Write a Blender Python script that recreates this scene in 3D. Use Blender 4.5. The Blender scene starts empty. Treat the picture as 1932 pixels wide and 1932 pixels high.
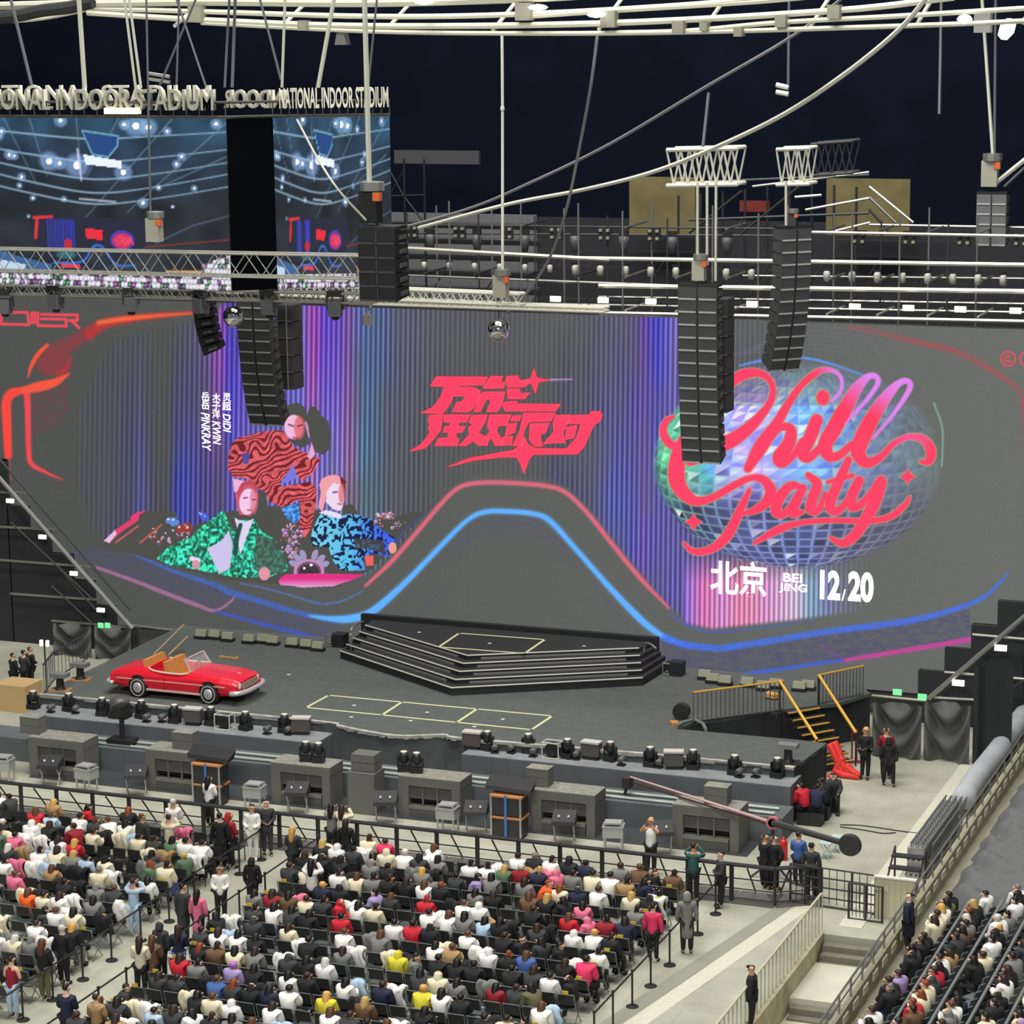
import bpy, math, random
import numpy as np
from mathutils import Vector, Matrix

# ------------------------------------------------------------------ camera
EYE = Vector((0, 0, 25.0))
FPX, PITCH, YAW, ROLL = 4879.0, math.radians(10.99), math.radians(21.41), math.radians(0.643)
fwd = Vector((-math.sin(YAW)*math.cos(PITCH), math.cos(YAW)*math.cos(PITCH), -math.sin(PITCH)))
rt0 = Vector((math.cos(YAW), math.sin(YAW), 0)); dn0 = fwd.cross(rt0)
RT = rt0*math.cos(ROLL) + dn0*math.sin(ROLL); DN = -rt0*math.sin(ROLL) + dn0*math.cos(ROLL)
cam = bpy.data.cameras.new('camera'); camo = bpy.data.objects.new('camera', cam)
bpy.context.scene.collection.objects.link(camo)
cam.sensor_width = 36; cam.lens = 36*FPX/1932; cam.clip_end = 600
M = Matrix((RT, -DN, -fwd)).transposed().to_4x4(); M.translation = EYE
camo.matrix_world = M
bpy.context.scene.camera = camo

# ------------------------------------------------------------------ world, lights, exposure
sc = bpy.context.scene
w = bpy.data.worlds.new('world'); sc.world = w; w.use_nodes = True
w.node_tree.nodes['Background'].inputs[0].default_value = (.75, .82, 1, 1)
w.node_tree.nodes['Background'].inputs[1].default_value = .2
sc.view_settings.view_transform = 'Standard'; sc.view_settings.look = 'None'
sc.view_settings.exposure = 0; sc.view_settings.gamma = 1; sc.view_settings.use_curve_mapping = False
def area(name, loc, size, size_y, power, rot=(0,0,0), col=(1,.98,.93)):
    l = bpy.data.lights.new(name, 'AREA'); l.shape = 'RECTANGLE'; l.size = size; l.size_y = size_y
    l.energy = power; l.color = col
    o = bpy.data.objects.new(name, l); sc.collection.objects.link(o); o.location = loc; o.rotation_euler = rot
    return o
area('house_light_bank', (-40, 54, 60), 14, 10, 13000)
area('house_light_bank', (-22, 56, 60), 14, 10, 12000)
area('house_light_bank', (-6, 62, 60), 10, 14, 7000)
area('stage_light_bank', (-40, 74, 60), 30, 8, 12500)
area('back_light_bank', (-36, 88, 56), 30, 4, 3500)
area('floor_light_bank', (-17, 76, 58), 8, 12, 6500)
area('front_fill_light', (-16, 8, 44), 26, 6, 21000, (math.radians(58), 0, math.radians(14)))  # added fill from the near end, brightens upright faces of stage and rigging
area('roof_fill_uplight', (-36, 66, 20), 36, 5, 500, (math.radians(180), 0, 0))  # added fill shining upward to brighten the roof tubes

# ------------------------------------------------------------------ helpers
R = random.Random(7)
def ray(px, py): return fwd + RT*((px-966)/FPX) + DN*((py-966)/FPX)
def at(px, py, x=None, y=None, z=None):
    d = ray(px, py)
    t = (x-EYE.x)/d.x if x is not None else (y-EYE.y)/d.y if y is not None else (z-EYE.z)/d.z
    return EYE + d*t
MATS = {}
def mat(name, col, rough=.6, metal=0, emit=0, noise=0, nscale=8, bump=0, alpha=1, spec=None):
    if name in MATS: return MATS[name]
    m = bpy.data.materials.new(name); m.use_nodes = True; nt = m.node_tree; b = nt.nodes['Principled BSDF']
    c = (*col, 1)
    b.inputs['Base Color'].default_value = c; b.inputs['Roughness'].default_value = rough; b.inputs['Metallic'].default_value = metal
    if spec is not None: b.inputs['Specular IOR Level'].default_value = spec
    if emit: b.inputs['Emission Color'].default_value = c; b.inputs['Emission Strength'].default_value = emit
    if alpha < 1: b.inputs['Alpha'].default_value = alpha
    if noise or bump:
        tc = nt.nodes.new('ShaderNodeTexCoord'); n = nt.nodes.new('ShaderNodeTexNoise')
        n.inputs['Scale'].default_value = nscale; n.inputs['Detail'].default_value = 6
        nt.links.new(tc.outputs['Object'], n.inputs['Vector'])
        if noise:
            r = nt.nodes.new('ShaderNodeValToRGB')
            r.color_ramp.elements[0].position = .3; r.color_ramp.elements[1].position = .7
            r.color_ramp.elements[0].color = (*[v*(1-noise) for v in col], 1)
            r.color_ramp.elements[1].color = (*[min(1, v*(1+noise)) for v in col], 1)
            nt.links.new(n.outputs['Fac'], r.inputs['Fac']); nt.links.new(r.outputs['Color'], b.inputs['Base Color'])
        if bump:
            u = nt.nodes.new('ShaderNodeBump'); u.inputs['Strength'].default_value = bump
            nt.links.new(n.outputs['Fac'], u.inputs['Height']); nt.links.new(u.outputs['Normal'], b.inputs['Normal'])
    MATS[name] = m
    return m
def tint(name, rough=.8, noise=.12, nscale=9):                     # cloth, hair, skin: colour of each object
    if name in MATS: return MATS[name]
    m = bpy.data.materials.new(name); m.use_nodes = True; nt = m.node_tree; b = nt.nodes['Principled BSDF']
    oi = nt.nodes.new('ShaderNodeObjectInfo'); tc = nt.nodes.new('ShaderNodeTexCoord'); n = nt.nodes.new('ShaderNodeTexNoise')
    n.inputs['Scale'].default_value = nscale; nt.links.new(tc.outputs['Object'], n.inputs['Vector'])
    mr = nt.nodes.new('ShaderNodeMapRange'); mr.inputs[3].default_value = 1-noise*2; mr.inputs[4].default_value = 1+noise
    nt.links.new(n.outputs['Fac'], mr.inputs[0])
    mx = nt.nodes.new('ShaderNodeMix'); mx.data_type = 'RGBA'; mx.blend_type = 'MULTIPLY'; mx.inputs[0].default_value = 1
    nt.links.new(oi.outputs['Color'], mx.inputs[6]); nt.links.new(mr.outputs[0], mx.inputs[7])
    nt.links.new(mx.outputs[2], b.inputs['Base Color']); b.inputs['Roughness'].default_value = rough
    MATS[name] = m
    return m
ORG = {}
class MB:
    def __init__(s): s.v = []; s.f = []
    def box(s, x, y, z, sx, sy, sz, rz=0):                          # centre x,y ; bottom z
        n = len(s.v); c, d = math.cos(rz), math.sin(rz)
        for dz in (0, sz):
            for ax, ay in ((-1,-1),(1,-1),(1,1),(-1,1)):
                a, b = ax*sx/2, ay*sy/2
                s.v.append((x+a*c-b*d, y+a*d+b*c, z+dz))
        s.f += [(n,n+3,n+2,n+1),(n+4,n+5,n+6,n+7)] + [(n+i, n+(i+1)%4, n+4+(i+1)%4, n+4+i) for i in range(4)]
        return s
    def prism(s, pts, z0, z1):
        n = len(s.v); k = len(pts)
        s.v += [(p[0],p[1],z0) for p in pts] + [(p[0],p[1],z1) for p in pts]
        s.f += [tuple(n+i for i in range(k))[::-1], tuple(n+k+i for i in range(k))] + [(n+i, n+(i+1)%k, n+k+(i+1)%k, n+k+i) for i in range(k)]
        return s
    def hull8(s, bot, top):                                         # loft between two equal loops of 3-D points
        n = len(s.v); k = len(bot); s.v += [tuple(p) for p in bot] + [tuple(p) for p in top]
        s.f += [tuple(n+i for i in range(k))[::-1], tuple(n+k+i for i in range(k))] + [(n+i, n+(i+1)%k, n+k+(i+1)%k, n+k+i) for i in range(k)]
        return s
    def tube(s, pts, r, n=8, r2=None, cap=True):
        pts = [Vector(p) for p in pts]; base = len(s.v); N = len(pts)
        for i, p in enumerate(pts):
            d = (pts[min(i+1,N-1)] - pts[max(i-1,0)]).normalized()
            a = d.cross(Vector((0,0,1))) if abs(d.z) < .95 else d.cross(Vector((0,1,0)))
            a.normalize(); b = d.cross(a)
            rr = r if r2 is None else r + (r2-r)*i/max(1,N-1)
            for k in range(n):
                t = 2*math.pi*k/n; s.v.append(tuple(p + a*rr*math.cos(t) + b*rr*math.sin(t)))
        for i in range(N-1):
            for k in range(n):
                s.f.append((base+i*n+k, base+i*n+(k+1)%n, base+(i+1)*n+(k+1)%n, base+(i+1)*n+k))
        if cap: s.f += [tuple(base+k for k in range(n))[::-1], tuple(base+(N-1)*n+k for k in range(n))]
        return s
    def lathe(s, x, y, prof, n=16, axis='z', z=0):
        base = len(s.v)
        for (r, h) in prof:
            for k in range(n):
                t = 2*math.pi*k/n; a, b = r*math.cos(t), r*math.sin(t)
                s.v.append((x+a, y+b, z+h) if axis == 'z' else (x+a, y+h, z+b) if axis == 'y' else (x+h, y+a, z+b))
        for i in range(len(prof)-1):
            for k in range(n):
                s.f.append((base+i*n+k, base+i*n+(k+1)%n, base+(i+1)*n+(k+1)%n, base+(i+1)*n+k))
        s.f += [tuple(base+k for k in range(n))[::-1], tuple(base+(len(prof)-1)*n+k for k in range(n))]
        return s
    def quad(s, *p):
        n = len(s.v); s.v += [tuple(q) for q in p]; s.f.append(tuple(range(n, n+len(p)))); return s
    def grid(s, fn, nu, nv):
        n = len(s.v)
        for j in range(nv+1):
            for i in range(nu+1): s.v.append(tuple(fn(i/nu, j/nv)))
        for j in range(nv):
            for i in range(nu):
                a = n+j*(nu+1)+i; s.f.append((a, a+1, a+nu+2, a+nu+1))
        return s
    def build(s, name, material, parent=None, smooth=False, kind=None):
        me = bpy.data.meshes.new(name)
        o0 = Vector((0,0,0)) if parent is None else ORG[parent.name]
        me.from_pydata([(v[0]-o0.x, v[1]-o0.y, v[2]-o0.z) for v in s.v], [], s.f)
        if smooth: me.polygons.foreach_set('use_smooth', [True]*len(me.polygons))
        me.materials.append(material); me.update()
        o = bpy.data.objects.new(name, me); sc.collection.objects.link(o)
        if parent is not None: o.parent = parent
        ORG[o.name] = o0
        if kind: o['kind'] = kind
        return o
def tag(o, label, cat, group=None, kind=None):
    o['label'] = label; o['category'] = cat
    if group: o['group'] = group
    if kind: o['kind'] = kind
    return o
def thing(name, label, cat, loc=(0,0,0), rz=0, group=None):
    o = bpy.data.objects.new(name, None); sc.collection.objects.link(o); o.location = loc; o.rotation_euler = (0,0,rz)
    o.empty_display_size = .1
    ORG[o.name] = Vector(loc) if rz == 0 else Vector((0,0,0))
    return tag(o, label, cat, group)
def local(name, label, cat, group=None):                            # prototype, parts in local coordinates
    return thing(name, label, cat, (0,0,0), 0, group)
KIDS = {}
def kids(o):
    return [c for c in bpy.data.objects if c.parent == o]
def spec(o):                                                        # remembers the tree below a prototype
    if o.name not in KIDS: KIDS[o.name] = [(c, kids(c)) for c in kids(o)]
    return KIDS[o.name]
USED = set()
def place(proto, loc, rz=0, label=None, group=None, scale=1, colors=None, cat=None):
    tree = spec(proto)
    if proto.name in USED:
        r = proto.copy(); sc.collection.objects.link(r); ch = []
        for c, gs in tree:
            d = c.copy(); sc.collection.objects.link(d); d.parent = r; ch.append(d)
            for g in gs:
                e = g.copy(); sc.collection.objects.link(e); e.parent = d; e.color = g.color
    else:
        USED.add(proto.name); r = proto; ch = [c for c, _ in tree]
    r.location = loc; r.rotation_euler = (0,0,rz)
    r.scale = (scale,)*3 if not isinstance(scale, tuple) else scale
    if label: r['label'] = label
    if group: r['group'] = group
    if cat: r['category'] = cat
    if colors:
        for c in [r]+ch:
            k = c.name.split('.')[0]
            if k in colors: c.color = (*colors[k], 1)
    return r
def srgb(r, g, b): 
    f = lambda v: ((v/255+.055)/1.055)**2.4 if v > 10 else v/255/12.92
    return (f(r), f(g), f(b))
black = mat('black paint', srgb(34,35,36), .55); cloth = mat('black drape', srgb(58,60,62), .9, noise=.25, nscale=2)
steel = mat('galvanised tube', srgb(170,170,162), .35, .7); dark_steel = mat('dark tube', srgb(70,72,72), .5, .4)
yellow = mat('amber edging', srgb(215,165,60), .5); white = mat('white paint', srgb(225,225,215), .5)
grey = mat('grey paint', srgb(110,110,106), .6); pale = mat('pale concrete', srgb(196,196,178), .85, noise=.08, nscale=1.2)
chrome = mat('chrome', (.85,.85,.85), .12, 1)
ORD = ['first','second','third','fourth','fifth','sixth','seventh','eighth','ninth','tenth','eleventh','twelfth','thirteenth','fourteenth','fifteenth','sixteenth','seventeenth','eighteenth','nineteenth','twentieth','twenty-first','twenty-second','twenty-third','twenty-fourth','twenty-fifth','twenty-sixth','twenty-seventh','twenty-eighth','twenty-ninth','thirtieth','thirty-first','thirty-second','thirty-third','thirty-fourth','thirty-fifth']
def smooth_line(pts, n=8):                                          # Catmull-Rom through the given points (any dimension)
    P = [np.array(p, float) for p in pts]; P = [2*P[0]-P[1]] + P + [2*P[-1]-P[-2]]; out = []
    for i in range(1, len(P)-2):
        a, b, c, d = P[i-1], P[i], P[i+1], P[i+2]
        for k in range(n):
            t = k/n; out.append(.5*((2*b)+(c-a)*t+(2*a-5*b+4*c-d)*t*t+(3*b-a-3*c+d)*t**3))
    out.append(P[-2]); return out
# ------------------------------------------------------------------ LED artwork, painted as vertex colours; poster shapes sit at image pixel positions
def hnoise(ix, iy, s=0):
    h = np.sin(ix*127.1 + iy*311.7 + s*74.7)*43758.5453
    return h - np.floor(h)
def vnoise(x, y, s=0):
    ix, iy = np.floor(x), np.floor(y); fx, fy = x-ix, y-iy
    fx = fx*fx*(3-2*fx); fy = fy*fy*(3-2*fy)
    a, b = hnoise(ix,iy,s), hnoise(ix+1,iy,s); c, d = hnoise(ix,iy+1,s), hnoise(ix+1,iy+1,s)
    return (a*(1-fx)+b*fx)*(1-fy) + (c*(1-fx)+d*fx)*fy
class Art:
    def __init__(s, AX, AY, base):
        s.x, s.y = AX.astype(np.float32), AY.astype(np.float32); s.c = np.empty((len(AX), 3), np.float32); s.c[:] = np.array(base)/255
    def sel(s, x0, y0, x1, y1):
        return np.nonzero((s.x > x0) & (s.x < x1) & (s.y > y0) & (s.y < y1))[0]
    def mix(s, idx, a, col):
        a = np.clip(a, 0, 1)[:, None]; s.c[idx] = s.c[idx]*(1-a) + (np.array(col, np.float32)/255 if np.ndim(col) == 1 else col/255)*a
    def poly(s, pts, col, a=1, fn=None):
        P = np.array(pts, float); idx = s.sel(P[:,0].min(), P[:,1].min(), P[:,0].max(), P[:,1].max())
        x, y = s.x[idx], s.y[idx]; ins = np.zeros(len(idx), bool)
        for i in range(len(P)):
            (x1, y1), (x2, y2) = P[i-1], P[i]
            if y1 == y2: continue
            ins ^= ((y1 > y) != (y2 > y)) & (x < (x2-x1)*(y-y1)/(y2-y1)+x1)
        idx = idx[ins]; x, y = s.x[idx], s.y[idx]
        cc = fn(x, y) if fn else None
        if fn and isinstance(cc, tuple): s.mix(idx, cc[1]*a, cc[0])
        elif fn: s.mix(idx, np.full(len(idx), a), cc)
        else: s.mix(idx, np.full(len(idx), a), col)
    def ell(s, cx, cy, rx, ry, col, a=1, rot=0, soft=.0, fn=None):
        m = max(rx, ry)*(1+soft); idx = s.sel(cx-m, cy-m, cx+m, cy+m); x, y = s.x[idx]-cx, s.y[idx]-cy
        c, d = math.cos(rot), math.sin(rot); u, v = (x*c+y*d)/rx, (-x*d+y*c)/ry; r = np.sqrt(u*u+v*v)
        al = np.clip((1+soft-r)/max(soft, .08), 0, 1)*a; k = al > 0
        s.mix(idx[k], al[k], fn(s.x[idx[k]], s.y[idx[k]]) if fn else col)
    def stroke(s, pts, col, a=1, soft=1.2, glow=0, col2=None, fn=None, sm=True):   # pts: (x, y, width[, 0..1 towards col2])
        P = [tuple(p) + (0,)*(4-len(p)) for p in pts]; P = smooth_line(P, 6) if sm else [np.array(p, float) for p in P]
        P = np.array(P); W = P[:,2].max()/2 + soft + glow
        idx = s.sel(P[:,0].min()-W, P[:,1].min()-W, P[:,0].max()+W, P[:,1].max()+W)
        x, y = s.x[idx], s.y[idx]; best = np.full(len(idx), 1e9, np.float32); q = np.zeros(len(idx), np.float32)
        for i in range(len(P)-1):
            ax, ay, aw, aq = P[i]; bx, by, bw, bq = P[i+1]; dx, dy = bx-ax, by-ay; L = dx*dx+dy*dy+1e-9
            t = np.clip(((x-ax)*dx+(y-ay)*dy)/L, 0, 1)
            d = np.sqrt((x-ax-t*dx)**2+(y-ay-t*dy)**2) - (aw+(bw-aw)*t)/2
            k = d < best; best = np.where(k, d, best); q = np.where(k, aq+(bq-aq)*t, q)
        al = np.clip((soft-best)/(2*soft), 0, 1)
        if glow: al = np.maximum(al, .55*np.clip(1-best/glow, 0, 1)**2)
        k = al > 0; cc = np.array(col, np.float32)
        cols = np.repeat(cc[None], k.sum(), 0) if col2 is None else cc + (np.array(col2, np.float32)-cc)*q[k][:,None]
        al = al[k]*a
        if fn: al = al*fn(s.x[idx[k]], s.y[idx[k]])
        s.mix(idx[k], al, cols)
def XF(ox, oy, s): return lambda pts: [(ox+p[0]/s, oy+p[1]/s) + tuple(q/s for q in p[2:3]) + tuple(p[3:]) for p in pts]

# the poster: traced point by point in image pixels
def paint_main(A):
    x, y = A.x, A.y
    n = vnoise(x*.9, y*.9, 3); A.c *= (np.interp(x, [0,300,900,1400,1900], [.84,.88,1,1.06,1.14]))[:,None].astype(np.float32); A.c += ((n-.5)*.03)[:,None]  # grey glow rising to the right: reflected ambient and viewing angle put into colour
    # vertical ribbed curtain
    ctl = [(120,(60,62,64),(60,62,64),0,0),(150,(70,75,90),(64,66,84),.2,.3),(200,(64,66,80),(66,70,100),.25,.45),(250,(62,68,92),(56,60,120),.35,.65),(262,(62,74,110),(72,80,180),.4,.8),
           (290,(62,64,70),(66,68,96),.2,.45),(312,(62,64,70),(60,60,78),.12,.35),(332,(64,66,80),(50,60,180),.4,1),(355,(70,70,110),(56,66,190),.5,1),(385,(90,76,130),(70,62,140),.7,.8),(415,(170,70,190),(80,66,150),.9,.8),
           (435,(60,50,240),(90,80,200),1,1),(455,(90,60,230),(120,110,230),1,1),(520,(90,90,230),(120,120,230),1,1),(566,(110,100,230),(120,120,240),1,1),(592,(190,60,190),(190,120,210),1,1),(610,(110,60,235),(130,130,240),1,1),(640,(110,70,225),(150,140,230),1,1),
           (658,(130,80,170),(180,110,150),.9,.9),(685,(70,110,180),(80,130,150),.9,.9),(705,(66,110,170),(80,120,140),.8,.8),(740,(84,92,130),(76,88,96),.7,.6),(790,(84,88,112),(72,76,78),.6,.4),(850,(76,78,92),(64,66,68),.5,.2),(930,(66,68,74),(64,66,70),.3,.15),
           (1030,(64,66,72),(64,66,90),.3,.3),(1060,(66,68,76),(60,64,130),.35,.7),(1110,(74,76,96),(74,78,120),.5,.7),(1150,(80,80,120),(80,90,190),.6,.9),(1190,(84,76,130),(80,84,190),.8,.9),(1215,(100,60,180),(110,80,200),.9,.9),(1240,(60,60,230),(90,86,200),1,.9),
           (1275,(130,110,220),(100,90,190),1,.9),(1330,(90,80,150),(90,84,170),.8,.8),(1400,(70,70,90),(80,80,120),.3,.4),(1480,(66,66,70),(66,66,80),.2,.2),(1560,(64,64,66),(64,64,68),0,.1)]
    X = np.array([c[0] for c in ctl], float); T = np.array([c[1] for c in ctl], float); B = np.array([c[2] for c in ctl], float); aT = np.array([c[3] for c in ctl]); aB = np.array([c[4] for c in ctl])
    t = np.clip((y-640)/300, 0, 1); col = np.stack([np.interp(x, X, T[:,k])*(1-t)+np.interp(x, X, B[:,k])*t for k in range(3)], 1)
    al = np.interp(x, X, aT)*(1-t) + np.interp(x, X, aB)*t
    xs = x + (y-900)*.012; ph = (np.cos(xs*2*np.pi/9.35)+1)/2; rib = ph**1.6; col = 255*(col/255)**.70
    big = vnoise(x/26, y/85, 9); al = np.clip(al*(.7+.7*big), 0, 1); lumi = rib[:,None]+(1-rib[:,None])*np.array([[.52,.50,.66]])
    wave = [(100,1010),(197,1022),(264,1045),(331,1072),(405,1085),(493,1094),(598,1092),(640,1096),(690,1092),(740,1055),(790,995),(840,938),(870,914),(900,907),(960,907),(1030,912),(1070,925),(1110,965),(1160,1030),(1210,1090),(1260,1150),(1298,1181),(1345,1190),(1475,1176),(1600,1160),(1750,1130),(1900,1080)]
    WX = np.array([p[0] for p in wave]); WY = np.array([p[1] for p in wave]); lim = np.interp(x, WX, WY)
    top = np.interp(x, [0,150,210,300,380,430,700], [900,760,640,612,600,560,560])
    m = np.clip((lim-y)/14, 0, 1)*np.clip((y-top)/12, 0, 1)*np.clip((x-128-np.clip((y-900)*.35,0,60))/25, 0, 1)*np.clip((1620-x)/60, 0, 1); al = np.clip(al*m, 0, 1)[:,None]
    white_ = np.clip(ph**4*.35*al[:,0], 0, 1)[:,None]
    c2 = np.clip(col/255*lumi, 0, 1)*.97; A.c = A.c*(1-al)+c2*al; A.c += (1-A.c)*white_*.12
    # bright foot of the curtain under the mirror ball
    def foot(fx, fy):
        c = np.stack([np.interp(fx, [1285,1330,1360,1400,1450,1500,1530,1560,1640], v) for v in ([130,225,210,240,215,210,130,130,110],[110,120,140,135,150,185,165,140,112],[225,175,205,170,205,215,190,200,118])], 1)
        r = .72+.5*(np.cos((fx+(fy-900)*.012)*2*np.pi/9.35)+1)/2
        return np.clip(c*r[:,None], 0, 255), np.clip((1650-fx)/120, 0, 1)*np.clip((fy-1040)/60, 0, 1)*np.clip((np.interp(fx, WX, WY)-fy)/8, 0, 1)*.95
    A.poly([(1290,1040),(1660,1060),(1660,1200),(1290,1200)], None, fn=foot)
    # red swooshes on the upper corners
    T7 = XF(0, 560, 4.83)
    nz = lambda fx, fy: np.clip(.55+.7*vnoise(fx*.3, fy*.22, 5), 0, 1)
    A.stroke(T7([(1800,140,20),(1500,165,45),(1200,200,70),(950,250,90),(820,330,110)]), (205,45,45), .85, 4, 6, fn=nz)
    A.stroke(T7([(820,330,110),(650,420,130),(520,520,190),(430,620,190),(560,640,150)]), (175,45,55), .6, 5, 4, fn=nz)
    A.stroke(T7([(1740,150,14),(1400,175,30),(1100,205,45),(900,235,40)]), (250,105,60), .9, 3, 3)
    A.stroke(T7([(255,730,10),(290,620,35),(350,520,40),(430,440,30)]), (245,85,60), .95, 1.5, 3)
    A.stroke(T7([(640,570,50),(600,660,50),(540,700,60)]), (190,50,55), .7, 3, 3, fn=nz)
    A.stroke(T7([(75,1450,65),(62,1150,80),(60,960,85),(110,880,85),(220,850,55)]), (245,70,62), 1, 1.5, 4)
    A.stroke(T7([(90,1450,8),(98,1660,8)]), (190,60,70), .9, 1)
    A.stroke(T7([(215,850,40),(240,860,60),(250,960,55),(255,1150,50),(262,1400,45),(285,1520,40),(400,1590,28),(560,1665,8)]), (240,70,80), 1, 1.5, 4)
    A.stroke(T7([(220,850,60),(350,820,90),(500,780,70),(630,700,14)]), (245,85,62), 1, 2, 4)
    A.poly(T7([(280,900),(640,780),(620,1000),(560,1150),(420,1230),(300,1260)]), (150,50,58), .35, fn=lambda fx, fy: (np.repeat(np.array([[150,50,58]], float), len(fx), 0), np.clip(vnoise(fx*.35, fy*.35, 8)*1.6-.3, 0, 1)))
    A.stroke([(1600,616,4),(1660,628,7),(1740,648,9),(1800,662,10),(1860,692,10),(1900,718,8),(1928,752,7),(1940,900,9)], (190,70,74), .6, 3, 5, fn=nz)
    RED = (232,72,88)
    for P in ([(15,140),(250,143),(265,255),(12,248),(15,140)],[(290,145),(318,148),(318,235),(290,235),(290,145)],[(345,148),(345,262),(605,268),(600,205),(375,200)],[(375,160),(600,165)],[(600,165),(705,165),(705,215),(620,215)],[(650,215),(720,282)]):
        A.stroke(T7([(a,b,26) for a,b in P]), RED, 1, .8, sm=False)
    for cx in (1902, 1938):
        A.stroke([(cx+13.5*math.cos(a/4), 677+13.5*math.sin(a/4), 3) for a in range(26)], RED, 1, .8)
    A.stroke([(1902+5.5*math.cos(a), 677+5.5*math.sin(a), 3.4) for a in (.8,1.6,2.4,3.2,4,4.8,5.4)], RED, 1, .8)
    # track of light across the foot of the picture
    A.poly([(130,1045),(197,1030),(264,1052),(405,1106),(563,1158),(660,1170),(720,1145),(830,1034),(880,985),(920,968),(1010,972),(1090,1045),(1210,1175),(1279,1217),(1377,1225),(1554,1195),(1711,1176),(1829,1148),(1833,1205),(1593,1246),(1456,1264),(1365,1274),(1240,1250),(1180,1190),(1090,1085),(1010,1010),(900,1015),(780,1150),(690,1215),(616,1209),(493,1177),(405,1152),(317,1121),(181,1070)], None, fn=lambda fx, fy: (np.repeat(np.array([[78,78,112]], float), len(fx), 0), np.clip(.15+.9*vnoise(fx*.12, fy*.3, 4), 0, 1)*np.where((fx > 640) & (fx < 1250), .35*np.clip((1050-fy)/60+.6, 0, 1), .8)))
    tex = lambda fx, fy: np.clip(.35+1.1*vnoise(fx*.35, fy*.5, 6), 0, 1)
    A.stroke([(181,1070,6),(246,1093,7),(317,1121,8),(373,1142,8),(405,1152,6),(433,1137,5),(446,1120,3)], (160,110,148), .95, 1.2, fn=lambda fx, fy: np.clip(.8+.4*vnoise(fx*.3, fy*.4, 6), 0, 1))
    A.stroke([(197,1024,3),(264,1050,5),(331,1079,7),(405,1103,10),(433,1117,12),(493,1135,11),(563,1156,11),(610,1165,10)], (66,104,196), .9, 2, 3, fn=tex)
    A.stroke([(408,1154,5),(493,1177,7),(563,1195,8),(625,1212,8)], (62,86,200), .95, 1.5, 3, fn=tex)
    A.stroke([(454,1100,3),(528,1117,4),(598,1138,5),(634,1137,5),(660,1128,4),(685,1115,3)], (84,116,190), .8, 1, fn=tex)
    A.stroke([(585,1162,3),(620,1167,9),(655,1168,14),(690,1160,14),(720,1140,13),(770,1094,10),(830,1032,9),(880,983,8),(915,966,9),(960,965,9),(1010,970,9),(1040,985,10),(1090,1040,9),(1150,1108,10),(1210,1170,12),(1250,1200,9),(1285,1214,3)], (96,176,255), 1, 1.5, 6)
    A.stroke([(1255,1203,14),(1290,1216,14),(1340,1222,13),(1377,1221,13),(1554,1193,12),(1711,1172,12),(1800,1150,10),(1850,1130,8),(1880,1106,6),(1902,1080,3)], (68,112,235), .95, 2, 3, fn=tex)
    A.stroke([(690,1105,5),(740,1058,8),(790,1000,8),(840,942,8),(870,918,8),(905,911,8),(960,911,8),(1030,917,8),(1068,930,8),(1110,970,8),(1160,1033,8),(1210,1093,8),(1262,1147,4)], (218,104,122), 1, 1.5, 4)
    A.stroke([(1262,1157,4),(1298,1181,4),(1345,1193,4),(1397,1189,4),(1475,1179,3),(1540,1170,2)], (80,96,190), .8, 1, fn=tex)
    A.stroke([(1243,1252,5),(1298,1268,7),(1365,1275,8),(1456,1265,7),(1554,1250,6),(1593,1246,5)], (64,96,220), .95, 1.5, 3, fn=tex)
    A.stroke([(1593,1246,7),(1672,1233,9),(1782,1215,10),(1833,1206,11)], (190,70,150), .95, 1.2)
    A.stroke([(1593,1246,4),(1566,1229,4),(1548,1208,2)], (110,70,150), .8, 1)
    A.stroke([(756,1200,2),(800,1150,3),(850,1095,2)], (74,78,130), .5, 1, fn=tex); A.stroke([(1120,1100,2),(1160,1150,3),(1190,1190,2)], (74,78,130), .5, 1, fn=tex)
    # the three singers in the poster
    P4 = XF(360, 730, 5.22); P6 = XF(520, 880, 6.44); P5 = XF(180, 940, 6.44)
    dark = (76,76,72)
    A.poly([(185,1035),(215,1000),(262,965),(330,965),(345,1000),(460,960),(560,950),(690,990),(780,965),(806,968),(760,1010),(700,1075),(640,1105),(530,1102),(430,1095),(330,1070),(250,1045)], dark, .97)
    A.poly(P5([(100,520),(240,385),(430,260),(430,220),(500,170),(620,150),(540,200),(520,270),(300,420),(170,545)]), (225,60,110)); A.poly(P5([(105,515),(235,390),(260,430),(170,545)]), (225,190,225))
    A.stroke(P5([(250,535,22),(515,340,22)]), (200,95,90), 1, 1, sm=False); A.stroke(P5([(545,540,24),(800,325,24)]), (190,90,70), 1, 1, sm=False)
    rj = random.Random(3)
    def jewels(cx, cy, rx, ry, n, cols, r0=2, r1=6):
        for _ in range(n):
            a, q = rj.random()*6.28, rj.random()**.5; r = rj.uniform(r0, r1); X_, Y_ = cx+rx*q*math.cos(a), cy+ry*q*math.sin(a); c = rj.choice(cols)
            A.ell(X_, Y_, r, r*rj.uniform(.7,1.1), c, .9, rj.random()*3); A.ell(X_-r*.2, Y_-r*.3, r*.35, r*.3, (240,225,245), .9)
    pk = [(120,90,110),(150,110,130),(90,70,80),(180,150,180),(140,60,60)]
    jewels(320,1010,40,20,26,pk); jewels(325,985,8,5,5,[(90,140,210)],5,8); jewels(340,1000,20,9,6,[(150,60,50)],6,9); jewels(383,972,8,5,4,[(70,100,220)],4,8)
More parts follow.
